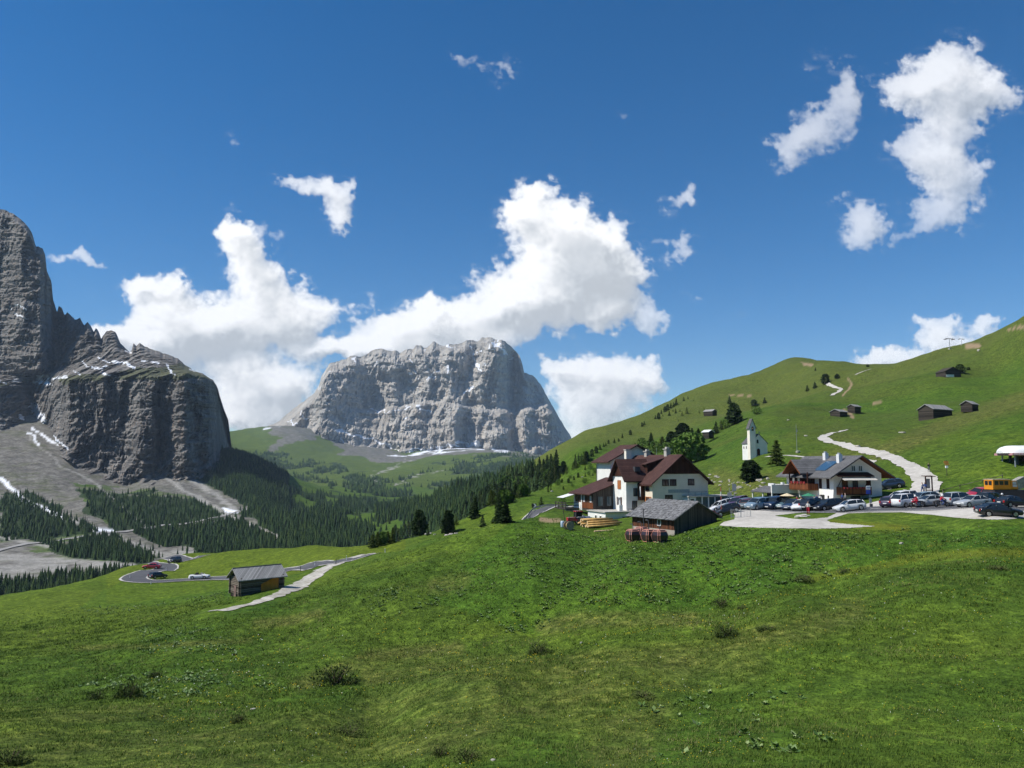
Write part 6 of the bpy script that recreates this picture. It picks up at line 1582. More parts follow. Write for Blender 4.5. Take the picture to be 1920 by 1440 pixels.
# ------------------------------------------------------------------ vehicles
def paint(name, col, rough=.35): 
    t = NT(name, rough, .5); t.b.inputs['Coat Weight'].default_value = .6; t.b.inputs['Coat Roughness'].default_value = .08
    n = t.noise(t.coord('Object'), 2.0, 3)
    return t.done(t.ramp(n, [(.3, tuple(c * .93 for c in col)), (.7, col)]))
CAR_GLASS = NT('car_glass', .06, .7).done((.018, .024, .028))
M_TYRE = simple('tyre_rubber', (.018, .018, .018), .85, .1)
M_RIM = simple('alloy_rim', (.45, .45, .46), .35, .6, metal=.7)
M_LAMP = simple('lamp_glass', (.75, .76, .78), .15, .7)
M_TAIL = simple('tail_lamp', (.35, .015, .015), .3, .5)
M_TRIM = simple('black_trim', (.03, .03, .03), .6, .3)
M_PLATE = simple('white_plate', (.72, .72, .70), .5, .3)
def wheel_mesh():
    m = MB(); R_, w = .325, .105
    m.tube([(0, -w, 0), (0, -w * .85, 0), (0, w * .85, 0), (0, w, 0)], [R_ * .9, R_, R_, R_ * .9], 22)
    t = m.mesh('tyre', M_TYRE, True)
    r = MB(); r.tube([(0, -w - .012, 0), (0, -w + .01, 0)], [.21, .225], 18)
    r.tube([(0, w - .01, 0), (0, w + .012, 0)], [.225, .21], 18)
    return t, r.mesh('rim', M_RIM)
TYRE, RIM = wheel_mesh()
CARS = {}
# length, width, [(x, hood/belt z, roof z or None)], beltline stations, wheel x, kind of roof
SPEC = {
    'hatchback': dict(L=4.05, W=1.72, hood=[(0, .62), (.06, .72), (.9, .92), (1.25, .97), (3.5, 1.0), (3.95, .98), (4.05, .70)], cab=[(1.05, .95), (1.85, 1.42), (2.6, 1.47), (3.66, 1.38), (3.98, 1.0)], wx=(.78, 3.3)),
    'sedan': dict(L=4.5, W=1.78, hood=[(0, .60), (.07, .70), (1.1, .90), (1.4, .95), (3.6, 1.0), (4.35, 1.0), (4.5, .72)], cab=[(1.25, .93), (2.1, 1.38), (2.75, 1.44), (3.3, 1.36), (4.0, 1.0)], wx=(.85, 3.6)),
    'estate': dict(L=4.6, W=1.8, hood=[(0, .62), (.07, .74), (1.1, .94), (1.4, .98), (3.7, 1.03), (4.5, 1.02), (4.6, .75)], cab=[(1.2, .96), (2.0, 1.44), (2.8, 1.52), (4.0, 1.48), (4.5, 1.03)], wx=(.88, 3.65)),
    'suv': dict(L=4.5, W=1.86, hood=[(0, .75), (.07, .95), (1.0, 1.08), (1.25, 1.12), (3.7, 1.16), (4.4, 1.14), (4.5, .80)], cab=[(1.15, 1.10), (1.75, 1.68), (2.5, 1.76), (3.9, 1.72), (4.38, 1.15)], wx=(.88, 3.55)),
    'minivan': dict(L=4.6, W=1.84, hood=[(0, .70), (.07, .88), (.8, 1.04), (1.0, 1.08), (3.7, 1.12), (4.5, 1.10), (4.6, .78)], cab=[(.85, 1.04), (1.75, 1.62), (2.5, 1.72), (4.15, 1.68), (4.5, 1.12)], wx=(.88, 3.7)),
    'cabriolet': dict(L=4.35, W=1.76, hood=[(0, .58), (.07, .68), (1.1, .86), (1.4, .90), (3.2, .93), (4.2, .95), (4.35, .70)], cab=None, wx=(.82, 3.45)),
}
def car_parts(kind, pm):
    s = SPEC[kind]; L, W = s['L'], s['W']; hw = W / 2
    hx = [a for a, _ in s['hood']]; hz = [b for _, b in s['hood']]
    xs = sorted(set([0, .04, .15, L - .15, L - .03, L] + hx + [w + d for w in s['wx'] for d in (-.38, -.34, -.24, -.12, 0, .12, .24, .34, .38)] + list(np.linspace(.3, L - .3, 8))))
    v = []; n = 0
    for x in xs:
        zt = np.interp(x, hx, hz); zb = .20 + (.10 if x < .1 or x > L - .1 else 0)
        for w in s['wx']:
            if abs(x - w) < .375: zb = max(zb, .05 + .33 + math.sqrt(max(0, .375 ** 2 - (x - w) ** 2)) * .92 - .05)
        taper = 1 - .10 * max(0, (.5 - x) / .5) ** 2 - .07 * max(0, (x - L + .45) / .45) ** 2
        h2 = hw * taper; zm = max(zb + .04, zb + (zt - zb) * .45)
        sec = [(-h2 * .96, zb), (-h2, zm), (-h2 * .985, zt - .10 if zt - .10 > zm else zm + .01), (-h2 * .90, zt - .01), (-h2 * .5, zt + .025), (0, zt + .035), (h2 * .5, zt + .025), (h2 * .90, zt - .01), (h2 * .985, zt - .10 if zt - .10 > zm else zm + .01), (h2, zm), (h2 * .96, zb)]
        v += [(L / 2 - x, a, b) for a, b in sec]; n = len(sec)
    f = [tuple(q) for q in grid_faces(len(xs), n)]
    f += [(i * n, i * n + n - 1, (i + 1) * n + n - 1, (i + 1) * n) for i in range(len(xs) - 1)]
    f += [tuple(range(n)), tuple((len(xs) - 1) * n + k for k in range(n - 1, -1, -1))]
    m = MB(); m.add(v, f, 0)
    out = {}
    if s['cab']:
        cx = [a for a, _ in s['cab']]; cz = [b for _, b in s['cab']]
        zbelt = lambda x: np.interp(x, hx, hz)
        wt = hw * .74; wb = hw * .93
        gv = []; 
        for i, (x, z) in enumerate(s['cab']):
            zz = zbelt(x) - .03
            t_ = 0 if z < zz + .12 else 1
            ww = wb * .98 if not t_ else wt
            gv += [(L / 2 - x, -wb, zz), (L / 2 - x, -ww, max(z, zz + .02)), (L / 2 - x, ww, max(z, zz + .02)), (L / 2 - x, wb, zz)]
        gf = [tuple(q) for q in grid_faces(len(cx), 4)]
        g = MB(); g.add(gv, gf, 0)
        # roof skin and pillars
        mid = s['cab'][1:-1]; rx = [a for a, _ in mid]; rz = [b for _, b in mid]
        rv = []
        for x in np.linspace(rx[0] - .04, rx[-1] + .05, 7):
            z = np.interp(x, cx, cz) + .012
            rv += [(L / 2 - x, -wt - .02, z - .05), (L / 2 - x, -wt * .92, z + .012), (L / 2 - x, 0, z + .035), (L / 2 - x, wt * .92, z + .012), (L / 2 - x, wt + .02, z - .05)]
        m.add(rv, [tuple(q) for q in grid_faces(7, 5)], 0)
        for sg in (-1, 1):
            def pil(xa, za, xb, zb_, r=.032): m.tube([(L / 2 - xa, sg * wb, za), (L / 2 - xb, sg * (wt + .012), zb_)], r, 4)
            pil(cx[0], zbelt(cx[0]) - .02, rx[0], rz[0] - .02, .035); pil(cx[-1], zbelt(cx[-1]) - .02, rx[-1], rz[-1] - .02, .055)
            xm = (cx[1] * .45 + rx[-1] * .55); pil(xm, zbelt(xm) - .02, xm + .03, np.interp(xm, cx, cz) - .03, .04)
        out['windows'] = g.mesh('windows', CAR_GLASS, False)
    else:
        g = MB(); g.prism([(.72, -hw * .82, .90), (.72, hw * .82, .90), (.35, hw * .66, 1.28), (.35, -hw * .66, 1.28)], (-.02, 0, .01)); out['windscreen'] = g.mesh('windscreen', CAR_GLASS)
        c = MB(); c.box(-1.1, .5, -hw * .72, hw * .72, .75, .985); 
        for sy in (-.36, .36): c.box(-.75, -.5, sy - .22, sy + .22, .9, 1.28); c.tube([(-.45, sy, .95), (-.5, sy, 1.2), (-.5, sy, 1.33), (-.5, sy, 1.42)], [.20, .18, .10, .05], 8)
        out['interior'] = c.mesh('interior', M_TRIM)
    me = m.mesh('body', pm, True); out['body'] = me
    z0 = np.interp(.05, hx, hz)
    hl = MB(); hl.box(L / 2 - .30, L / 2 - .005, .0, .30, z0 - .16, z0 - .02); out['headlight'] = hl.mesh('headlight', M_LAMP)
    tl = MB(); zt = np.interp(L - .1, hx, hz); tl.box(-L / 2 - .003, -L / 2 + .16, .0, .22, zt - .32, zt - .06); out['tail_light'] = tl.mesh('tail_light', M_TAIL)
    pt = MB(); pt.box(L / 2 + .002, L / 2 + .02, -.26, .26, .42, .53); out['plate_f'] = pt.mesh('number_plate', M_PLATE)
    pt = MB(); pt.box(-L / 2 - .02, -L / 2 - .002, -.26, .26, .55, .66); out['plate_r'] = pt.mesh('number_plate', M_PLATE)
    gr = MB(); gr.box(L / 2 - .05, L / 2 + .004, -.42, .42, .30, .41); out['grille'] = gr.mesh('grille', M_TRIM)
    mi = MB()
    for sg in (-1, 1): mi.box(L / 2 - 1.5, L / 2 - 1.35, sg * (hw + .08) - .09, sg * (hw + .08) + .09, np.interp(1.4, hx, hz) + .0, np.interp(1.4, hx, hz) + .14)
    out['mirrors'] = mi.mesh('mirrors', pm)
    return out
def place_car(kind, color, pm, px, py, D, heading, label, name=None, group=None, dz=.06):
    """heading: degrees counterclockwise from +x (to the right of the photograph)"""
    key = (kind, pm.name)
    if key not in CARS: CARS[key] = car_parts(kind, pm)
    p = CARS[key]; s = SPEC[kind]
    if py: x, D, _ = hit1(px, py, 70, 300)
    x = (px - 960) / F * D; yaw = math.radians(heading)
    hx_, hy_ = math.cos(yaw), math.sin(yaw)
    def gz(a, b): return float(mesh_ground(a, b))
    zf, zr = gz(x + hx_ * 1.3, D + hy_ * 1.3), gz(x - hx_ * 1.3, D - hy_ * 1.3)
    zl, zr2 = gz(x - hy_ * .75, D + hx_ * .75), gz(x + hy_ * .75, D - hx_ * .75)
    o = empty(name or 'car', (x, D, (zf + zr) / 2 + dz), yaw, label, 'car', group)
    o.rotation_euler = Vector((math.atan2(zl - zr2, 1.5), -math.atan2(zf - zr, 2.6), yaw))
    link('body', p['body'], o)
    for k in ('windows', 'windscreen', 'interior', 'grille', 'mirrors'):
        if k in p: link(k, p[k], o)
    hw = s['W'] / 2
    for sg in (-1, 1):
        h = link('headlight', p['headlight'], o, (0, sg * (hw * .9) - (.30 if sg > 0 else 0), 0)); t = link('tail_light', p['tail_light'], o, (0, sg * (hw * .93) - (.22 if sg > 0 else 0), 0))
    link('number_plate', p['plate_f'], o); link('number_plate', p['plate_r'], o)
    for wx in s['wx']:
        for sg in (-1, 1):
            w = link('wheel', TYRE, o, (s['L'] / 2 - wx, sg * (hw - .10), .325)); link('rim', RIM, w)
    return o
PM = {k: paint(k + '_paint', v) for k, v in dict(white=(.72, .73, .74), silver=(.40, .42, .43), grey=(.20, .21, .22), lightblue=(.19, .27, .34), darkblue=(.018, .035, .075), teal=(.09, .16, .19), black=(.014, .016, .022), purple=(.07, .045, .085), darkred=(.13, .02, .025), red=(.42, .02, .035), plum=(.13, .05, .12), navy=(.02, .028, .05), greengrey=(.12, .16, .17)).items()}
G_L = 'cars parked in the row left of the chalet'; G_R = 'cars parked right of the chalet'
H = 228
for kind, c, px, D, hd, lab in (
    ('hatchback', 'black', 1356, 953, H, 'small dark car half hidden behind the striped pole'),
    ('estate', 'lightblue', 1370, 953, H + 3, 'silver-blue car at the left end of the row left of the chalet'),
    ('minivan', 'plum', 1381, 953, H, 'dark purple car second from the left in the row'),
    ('estate', 'greengrey', 1391, 954, H + 3, 'grey-green car third from the left in the row'),
    ('hatchback', 'darkred', 1401, 953, H + 182, 'dark red hatchback showing its tail lights in the row'),
    ('minivan', 'lightblue', 1417, 955, 213, 'light blue-grey compact car with its side showing in the row'),
    ('hatchback', 'teal', 1434, 952, H, 'teal car squeezed behind the big dark blue off-roader'),
    ('suv', 'darkblue', 1448, 954, 218, 'big dark blue off-roader in the middle of the row'),
    ('sedan', 'teal', 1466, 953.5, H, 'grey-teal saloon right of the big dark blue off-roader'),
    ('sedan', 'darkblue', 1481, 955.5, H - 4, 'dark blue saloon with white plate in the row'),
    ('hatchback', 'white', 1497, 957, H, 'white hatchback nose-on beside the person in red'),
    ('suv', 'black', 1521, 957, 28, 'black off-roader right of the person in red'),
    ('estate', 'black', 1546, 957, 200, 'long black estate car just left of the white hatchback')):
    place_car(kind, 0, PM[c], px, D, 0, hd, lab, group=G_L)
place_car('hatchback', 0, PM['white'], 1586, 959.5, 104, 181, 'white four-door hatchback driving left along the pass road')
place_car('sedan', 0, PM['black'], 1861, 967, 91.5, -8, 'black saloon nearest the camera heading right on the pass road')
for kind, c, px, D, hd, lab in (
    ('minivan', 'white', 1684, 944.5, 190, 'white van with dark roof behind the purple hatchback'),
    ('hatchback', 'purple', 1667, 951, 35, 'small purple hatchback at the left end of the right-hand cars'),
    ('suv', 'white', 1694, 951, 22, 'white off-roader between purple hatchback and silver saloon'),
    ('estate', 'lightblue', 1722, 944.5, 190, 'blue-grey car behind the silver saloon'),
    ('sedan', 'silver', 1734, 950, 185, 'silver saloon behind the red motorcycle'),
    ('minivan', 'silver', 1790, 948, 18, 'silver minivan seen from its back corner'),
    ('sedan', 'silver', 1815, 951, 195, 'silver saloon in front of the silver minivan'),
    ('estate', 'red', 1829, 935, 200, 'red car parked behind the silver cars, left of the orange cab'),
    ('minivan', 'black', 1851, 948, 25, 'black van tail-on beside the dark trailer'),
    ('sedan', 'black', 1889, 951, 15, 'black car with bright plate in front of the dark trailer'),
    ('estate', 'darkblue', 1662, 917, 170, 'blue car parked behind the right wall of the chalet')):
    place_car(kind, 0, PM[c], px, D, 0, hd, lab, group=G_R)
for kind, c, px, D, hd, lab in (('sedan', 'red', 297, 208, 190, 'pinkish red car on the upper hairpin'), ('suv', 'black', 339, 224, 262, 'black off-roader coming down at the upper hairpin'), ('hatchback', 'black', 309, 181, 60, 'black car in the lower hairpin bend'), ('cabriolet', 'white', 386, 178.5, 2, 'white open-top car left of the log hut')):
    place_car(kind, 0, PM[c], px, 0, D, hd, lab, dz=.12)
place_car('hatchback', 0, PM['black'], 1359, 966, 118, 185, 'dark car behind the metal fence at the end of the barn')
place_car('estate', 0, PM['white'], 1349, 958, 123, 195, 'white estate car parked beside the glazed hotel extension')

# ------------------------------------------------------------------ people
def person_mesh(name, seed, top, bottom, skin=(.45, .28, .20), hair=(.05, .035, .025), pose='stand', arms=0.25, hat=None):
    """one skinned body; clothing colours by region of the body"""
    J = {}; E = []
    def j(n, p, r): J[n] = (p, r)
    if pose == 'stand':
        st = .10 + .1 * (seed % 3)
        j('pel', (0, 0, .95), .135); j('wai', (0, 0, 1.10), .12); j('che', (0, 0, 1.30), .15); j('neck', (0, 0, 1.47), .058); j('hd1', (.015, 0, 1.56), .085); j('hd2', (.02, 0, 1.67), .098); j('hd3', (.01, 0, 1.73), .07)
        for s, k in ((-1, 'l'), (1, 'r')):
            f = st * s
            j('hip' + k, (0, s * .10, .90), .105); j('kn' + k, (.04 + f * .5, s * .11, .50), .065); j('an' + k, (f - .03, s * .11, .09), .045); j('ft' + k, (f + .13, s * .13, .04), .035)
            j('sh' + k, (0, s * .19, 1.40), .062); j('el' + k, (-.02 + arms * .3 * s, s * .25, 1.13), .045); j('wr' + k, (.10 + arms * .5 * (s + 1), s * .24, .92 + arms * .5), .033); j('ha' + k, (.15 + arms * .5 * (s + 1), s * .23, .84 + arms * .5), .036)
    elif pose == 'sit':
        j('pel', (0, 0, .45), .135); j('wai', (.02, 0, .62), .12); j('che', (.05, 0, .82), .15); j('neck', (.07, 0, .99), .058); j('hd1', (.10, 0, 1.08), .085); j('hd2', (.11, 0, 1.18), .098); j('hd3', (.10, 0, 1.24), .07)
        for s, k in ((-1, 'l'), (1, 'r')):
            j('hip' + k, (.10, s * .10, .46), .10); j('kn' + k, (.46, s * .12, .50), .065); j('an' + k, (.44, s * .12, .10), .045); j('ft' + k, (.58, s * .12, .05), .035)
            j('sh' + k, (.04, s * .19, .93), .062); j('el' + k, (.12, s * .25, .68), .045); j('wr' + k, (.38, s * .17, .66), .033); j('ha' + k, (.46, s * .14, .66), .036)
    else:  # ride
        j('pel', (-.18, 0, .86), .135); j('wai', (-.10, 0, 1.00), .125); j('che', (.04, 0, 1.18), .155); j('neck', (.12, 0, 1.34), .06); j('hd1', (.16, 0, 1.42), .105); j('hd2', (.18, 0, 1.50), .13); j('hd3', (.16, 0, 1.58), .10)
        for s, k in ((-1, 'l'), (1, 'r')):
            j('hip' + k, (-.08, s * .12, .84), .10); j('kn' + k, (.22, s * .24, .66), .07); j('an' + k, (-.02, s * .22, .34), .05); j('ft' + k, (.12, s * .23, .30), .035)
            j('sh' + k, (.05, s * .19, 1.27), .065); j('el' + k, (.28, s * .30, 1.07), .05); j('wr' + k, (.50, s * .28, 1.04), .036); j('ha' + k, (.57, s * .27, 1.04), .04)
    E = [('pel', 'wai'), ('wai', 'che'), ('che', 'neck'), ('neck', 'hd1'), ('hd1', 'hd2'), ('hd2', 'hd3')]
    for k in 'lr': E += [('pel', 'hip' + k), ('hip' + k, 'kn' + k), ('kn' + k, 'an' + k), ('an' + k, 'ft' + k), ('che', 'sh' + k), ('sh' + k, 'el' + k), ('el' + k, 'wr' + k), ('wr' + k, 'ha' + k)]
    names = list(J); idx = {n: i for i, n in enumerate(names)}
    me = bpy.data.meshes.new('tmp'); me.from_pydata([J[n][0] for n in names], [(idx[a], idx[b]) for a, b in E], [])
    ob = bpy.data.objects.new('tmp', me); COL.objects.link(ob)
    mod = ob.modifiers.new('skin', 'SKIN'); sub = ob.modifiers.new('sub', 'SUBSURF'); sub.levels = 1; sub.render_levels = 1
    if not me.skin_vertices: pass
    for i, n in enumerate(names):
        r = J[n][1]; me.skin_vertices[0].data[i].radius = (r, r * (.8 if n in ('che', 'wai') else 1)); me.skin_vertices[0].data[i].use_root = (n == 'pel')
    dg = bpy.context.evaluated_depsgraph_get(); out = bpy.data.meshes.new_from_object(ob.evaluated_get(dg)); bpy.data.objects.remove(ob); bpy.data.meshes.remove(me)
    out.name = 'body'; out.materials.clear()
    key = lambda c: simple('cloth_%02x%02x%02x' % tuple(int(255 * v) for v in c), c, .85, .1, var=.12)
    for m_ in (key(bottom), key(top), simple('skin', skin, .6, .3), simple('hair', hair, .8, .2), M_TRIM): out.materials.append(m_)
    pz = J['wai'][0][2] - .06; nz = J['neck'][0][2] + .0; hz = J['hd2'][0][2]
    for p in out.polygons:
        c = p.center; p.use_smooth = True
        if c.z > nz: k = (1 if hat else (3 if (c.z > hz + .035 or c.x < J['hd2'][0][0] - .045) else 2))
        elif min((c - Vector(J['ha' + s][0])).length for s in 'lr') < .085: k = 2
        elif min((c - Vector(J['ft' + s][0])).length for s in 'lr') < .12: k = 4
        elif pose != 'stand' and min((c - Vector(J['kn' + s][0])).length for s in 'lr') < .3 and c.z < pz + .1: k = 0
        elif c.z < pz and min((c - Vector(J[q + s][0])).length for q in ('el', 'wr') for s in 'lr') > .13: k = 0
        else: k = 1
        p.material_index = k
    return out
def face_bits(o, hd):
    x, y, z = hd
    m = MB()
    m.tube([(x + .085, 0, z - .005), (x + .125, 0, z - .03)], [.012, .018], 6); m.build('nose', simple('skin', (.45, .28, .20), .6, .3), o)
    for s in (-1, 1): MB().tube([(x + .088, s * .035, z + .015), (x + .098, s * .035, z + .015)], [.012, .010], 6).build('eye', M_TRIM, o)
PEOPLE_M = {}
def person(px, D, heading, top, bottom, label, pose='stand', group=None, dz=0.0, at=None, scale=1.0, seed=0, arms=.25):
    key = (top, bottom, pose, seed % 3, arms)
    if key not in PEOPLE_M: PEOPLE_M[key] = person_mesh('body', seed, top, bottom, pose=pose, arms=arms)
    if at is None: x = (px - 960) / F * D; z = float(mesh_ground(x, D)) + dz; loc = (x, D, z)
    else: loc = at
    o = empty('person', loc, math.radians(heading), label, 'person', group); o.scale = (scale,) * 3
    link('body', PEOPLE_M[key], o)
    hd = {'stand': (.02, 0, 1.66), 'sit': (.11, 0, 1.17), 'ride': (.18, 0, 1.5)}[pose]
    if pose != 'ride': face_bits(o, hd)
    return o
RED = (.42, .03, .05); WHT = (.65, .63, .6); BLU = (.04, .07, .2); DRK = (.03, .03, .035); GRY = (.2, .2, .2); TAN = (.35, .27, .18); GRN = (.05, .14, .08)
person(1509, 107.2, 250, WHT, RED, 'person in red trousers and pale top standing beside the white hatchback', seed=1)
for px, D, hd, a, b, lab in ((1489, 118.5, 240, RED, BLU, 'person in red shirt under the chalet parapet'), (1497, 117.8, 200, TAN, DRK, 'person in tan shirt at the chalet porch'), (1521, 118.5, 180, WHT, DRK, 'person in white shirt in front of the dark chalet doorway'), (1526, 119.2, 300, BLU, GRY, 'person in blue shirt right of the dark chalet doorway'), (1532, 119, 230, WHT, BLU, 'person in white shirt and blue trousers by the chalet wall'),
                              (1474, 119.5, 260, WHT, GRY, 'person in white shirt left of the porch posts'), (1579, 117.5, 180, GRY, DRK, 'person in grey by the chalet garage'), (1573, 118, 20, BLU, DRK, 'person in dark blue beside the chalet buttress'), (1737, 139, 90, DRK, GRY, 'walker in dark clothes on the gravel track'), (1723, 121.5, 120, WHT, BLU, 'small figure in white at the foot of the gravel track'), (1728, 121, 60, BLU, GRY, 'small figure in blue at the foot of the gravel track')):
    person(px, D, hd, a, b, lab, seed=int(px), dz=.03)
# seated rider figures on motorcycles
def motorcycle(px, D, heading, col, label, rider=None, rlabel=None):
    x = (px - 960) / F * D; z = float(mesh_ground(x, D)) + .08
    o = empty('motorcycle', (x, D, z), math.radians(heading), label, 'motorcycle', 'motorcycles on the pass road')
    for wx in (-.72, .75):
        m = MB(); m.tube([(wx, -.06, .32), (wx, .06, .32)], .32, 20); 
        w = MB(); ring = []
        n = 20
        v = []; 
        for k in range(n):
            a = 2 * math.pi * k / n
            for q in range(6):
                b = 2 * math.pi * q / 6; rr = .26 + .06 * math.cos(b); v.append((wx + rr * math.cos(a), .055 * math.sin(b), .32 + rr * math.sin(a)))
        f = [(k * 6 + q, k * 6 + (q + 1) % 6, ((k + 1) % n) * 6 + (q + 1) % 6, ((k + 1) % n) * 6 + q) for k in range(n) for q in range(6)]
        w.add(v, f); wo = w.build('wheel', M_TYRE, o, True)
        sp = MB(); 
        for k in range(6): a = math.pi * k / 3; sp.tube([(wx, 0, .32), (wx + .23 * math.cos(a), 0, .32 + .23 * math.sin(a))], .014, 4)
        sp.tube([(wx, -.05, .32), (wx, .05, .32)], .05, 8); sp.build('rim', M_RIM, wo)
    e = MB(); e.box(-.22, .24, -.16, .16, .24, .58); e.tube([(-.7, .12, .34), (.0, .14, .3)], .05, 7); e.build('engine', M_METAL, o)
    t = MB(); t.tube([(-.35, 0, .74), (-.1, 0, .84), (.15, 0, .88), (.38, 0, .80), (.48, 0, .62)], [.07, .13, .17, .14, .07], 10); t.tube([(.45, 0, .55), (.55, 0, .85), (.52, 0, 1.02)], [.12, .17, .08], 8); t.build('tank_and_fairing', PM[col], o, True)
    s = MB(); s.tube([(-.85, 0, .80), (-.55, 0, .78), (-.15, 0, .76)], [.06, .12, .12], 8); s.build('seat', M_TRIM, o, True)
    f = MB(); 
    for sg in (-1, 1): f.tube([(.75, sg * .09, .32), (.5, sg * .09, .98)], .03, 6); f.tube([(.50, sg * .02, 1.0), (.55, sg * .28, 1.03)], .018, 5); f.tube([(-.72, sg * .09, .32), (-.2, sg * .09, .4)], .03, 6)
    f.build('fork', M_DARKMETAL, o)
    MB().tube([(.62, 0, .86), (.70, 0, .86)], [.10, .09], 10).build('headlight', M_LAMP, o)
    pn = MB()
    for sg in (-1, 1): pn.box(-.95, -.50, sg * .30 - .12, sg * .30 + .12, .42, .75)
    pn.build('panniers', M_DARKMETAL, o)
    if rider:
        r = person(0, 0, heading, rider[0], rider[1], rlabel, 'ride', at=(x, D, z), seed=2)
        hm = MB(); hm.tube([(.165, 0, 1.37), (.17, 0, 1.44), (.17, 0, 1.54), (.17, 0, 1.62), (.17, 0, 1.655)], [.10, .145, .15, .10, .03], 12); hm.build('helmet', simple('white_helmet', (.7, .7, .7), .3, .5) if rider[2] else M_TRIM, r, True)
    return o
motorcycle(1711, 103.5, 178, 'red', 'red touring motorcycle on the far side of the road', (RED, RED, 1), 'rider in red with white helmet on the red motorcycle')
motorcycle(1757, 101.5, 2, 'darkblue', 'dark blue motorcycle with big front wheel crossing the road', (RED, BLU, 1), 'rider in dark red jacket on the dark blue motorcycle')
motorcycle(1872, 103, 200, 'black', 'black motorcycle behind the black saloon', (GRY, DRK, 1), 'rider in grey with white helmet on the black motorcycle')

# ------------------------------------------------------------------ street furniture and odds and ends
def gxyz(px, D, dz=0): x = (px - 960) / F * D; return (x, D, float(mesh_ground(x, D)) + dz)
def bus_sign():
    o = empty('bus_stop_sign', gxyz(1625, 105.5), math.radians(4), 'blue and white bus stop sign on a grey pole at the road edge', 'sign')
    MB().tube([(0, 0, -.2), (0, 0, 3.3)], .04, 8).build('pole', M_METAL, o)
    boxp('plate', o, M_WHITEP, (-.55, .05, -.08, -.045, 2.75, 3.25))
    p = boxp('plate', o, simple('sign_blue', (.015, .05, .35), .4, .4), (-.55, .05, -.08, -.045, 2.15, 2.70)); p['label'] = 'blue plate'
    boxp('stripe', p, simple('sign_blue', (.015, .05, .35), .4, .4), (-.50, .0, -.088, -.082, 2.93, 3.02))
    boxp('timetable', o, M_METAL, (-.18, .18, -.09, -.045, .95, 1.55)); boxp('litter_bin', o, M_DARKMETAL, (-.16, .16, -.30, -.05, .45, .85))
bus_sign()
def striped_pole():
    o = empty('striped_pole', gxyz(1348, 116), 0, 'tall red and white striped pole beside the glazed hotel extension', 'pole')
    for i in range(7): 
        q = MB().tube([(0, 0, -.2 + i * .65), (0, 0, .45 + i * .65)], .055, 8).build('band', M_WHITEP if i % 2 else simple('signal_red', (.42, .10, .07), .5, .3), o)
striped_pole()
for px, D, lab in ((1373, 132, 'taller grey road sign seen from behind above the left cars'), (1364, 131, 'shorter grey road sign seen from behind above the left cars')):
    o = empty('road_sign', gxyz(px, D), 0, lab, 'sign'); MB().tube([(0, 0, -.2), (0, 0, 3.2)], .04, 7).build('pole', M_METAL, o)
    boxp('plate', o, M_METAL, (-.35, .35, -.05, -.02, 2.4 if px > 1370 else 1.7, 3.6 if px > 1370 else 2.4))
def trail_sign():
    o = empty('trail_sign', gxyz(1770, 133), 0, 'hiking signpost with orange top plate and white box in the grass', 'sign')
    MB().tube([(0, 0, -.3), (0, 0, 2.7)], .05, 6).build('post', W_OLD, o)
    boxp('plate', o, simple('orange_plate', (.55, .25, .06), .6, .3), (-.45, .35, -.06, -.03, 2.1, 2.55), (-.3, .5, -.1, -.07, 1.85, 2.05)); boxp('box', o, M_WHITEP, (-.18, .18, -.2, .1, 1.35, 1.75))
trail_sign()
def info_board():
    o = empty('notice_board', gxyz(1735.5, 121.5), math.radians(20), 'roofed wooden notice board at the foot of the gravel track', 'notice board')
    for a in (-.65, .65): MB().box(a - .07, a + .07, -.07, .07, -.2, 2.5).build('post', W_DARKWOOD, o)
    boxp('panel', o, simple('grey_panel', (.25, .24, .25), .8, .2), (-.57, .2, -.03, .03, .7, 2.2)); m = MB(); m.prism([(-1.0, -.45, 2.5), (1.0, -.45, 2.5), (1.0, -.45, 2.58), (-1.0, -.45, 2.58)], (0, .9, .1)); m.build('roof', W_DARKWOOD, o)
    boxp('rail', o, W_DARKWOOD, (-.6, .6, -.05, .05, .35, .48))
info_board()
def mast():
    x, y, z = hit1(1494.5, 848, 100, 400)
    o = empty('mast', (x, y, z), 0, 'thin pale radio mast standing in the grass between chapel and track', 'mast')
    MB().tube([(0, 0, -.3), (0, 0, 6.8)], [.07, .045], 6).build('pole', M_METAL, o)
    m = MB(); m.tube([(-.4, 0, 4.4), (.4, 0, 4.4)], .025, 4); m.tube([(0, 0, 6.8), (0, 0, 7.2)], .02, 4); m.box(.06, .28, -.05, .05, 5.1, 5.7); m.build('aerial', M_METAL, o)
mast()
def pylon(px, py, h, label, dm):
    x, y, z = hit1(px, py, dm, 1200)
    s = y / F; H_ = h * s
    o = empty('chairlift_pylon', (x, y, z), math.radians(12), label, 'pylon', 'chairlift pylons on the skyline')
    MB().tube([(0, 0, -.5), (0, 0, H_)], [.028 * H_, .018 * H_], 8).build('mast', M_METAL, o)
    m = MB(); m.box(-.42 * H_, .42 * H_, -.03 * H_, .03 * H_, H_ * .95, H_ * 1.0)
    m.build('crossarm', M_METAL, o)
    for sg in (-1, 1): q = MB(); q.box(sg * .40 * H_ - .03 * H_, sg * .40 * H_ + .03 * H_, -.22 * H_, .22 * H_, H_ * .88, H_ * .94); q.build('sheave_train', M_DARKMETAL, o)
    boxp('footing', o, M_CONC, (-.12 * H_, .12 * H_, -.12 * H_, .12 * H_, -1.0, .05 * H_))
pylon(1781, 654.5, 20, 'nearer chairlift pylon standing left on the skyline', 300)
pylon(1803, 647, 12, 'farther chairlift pylon standing right on the skyline', 300)

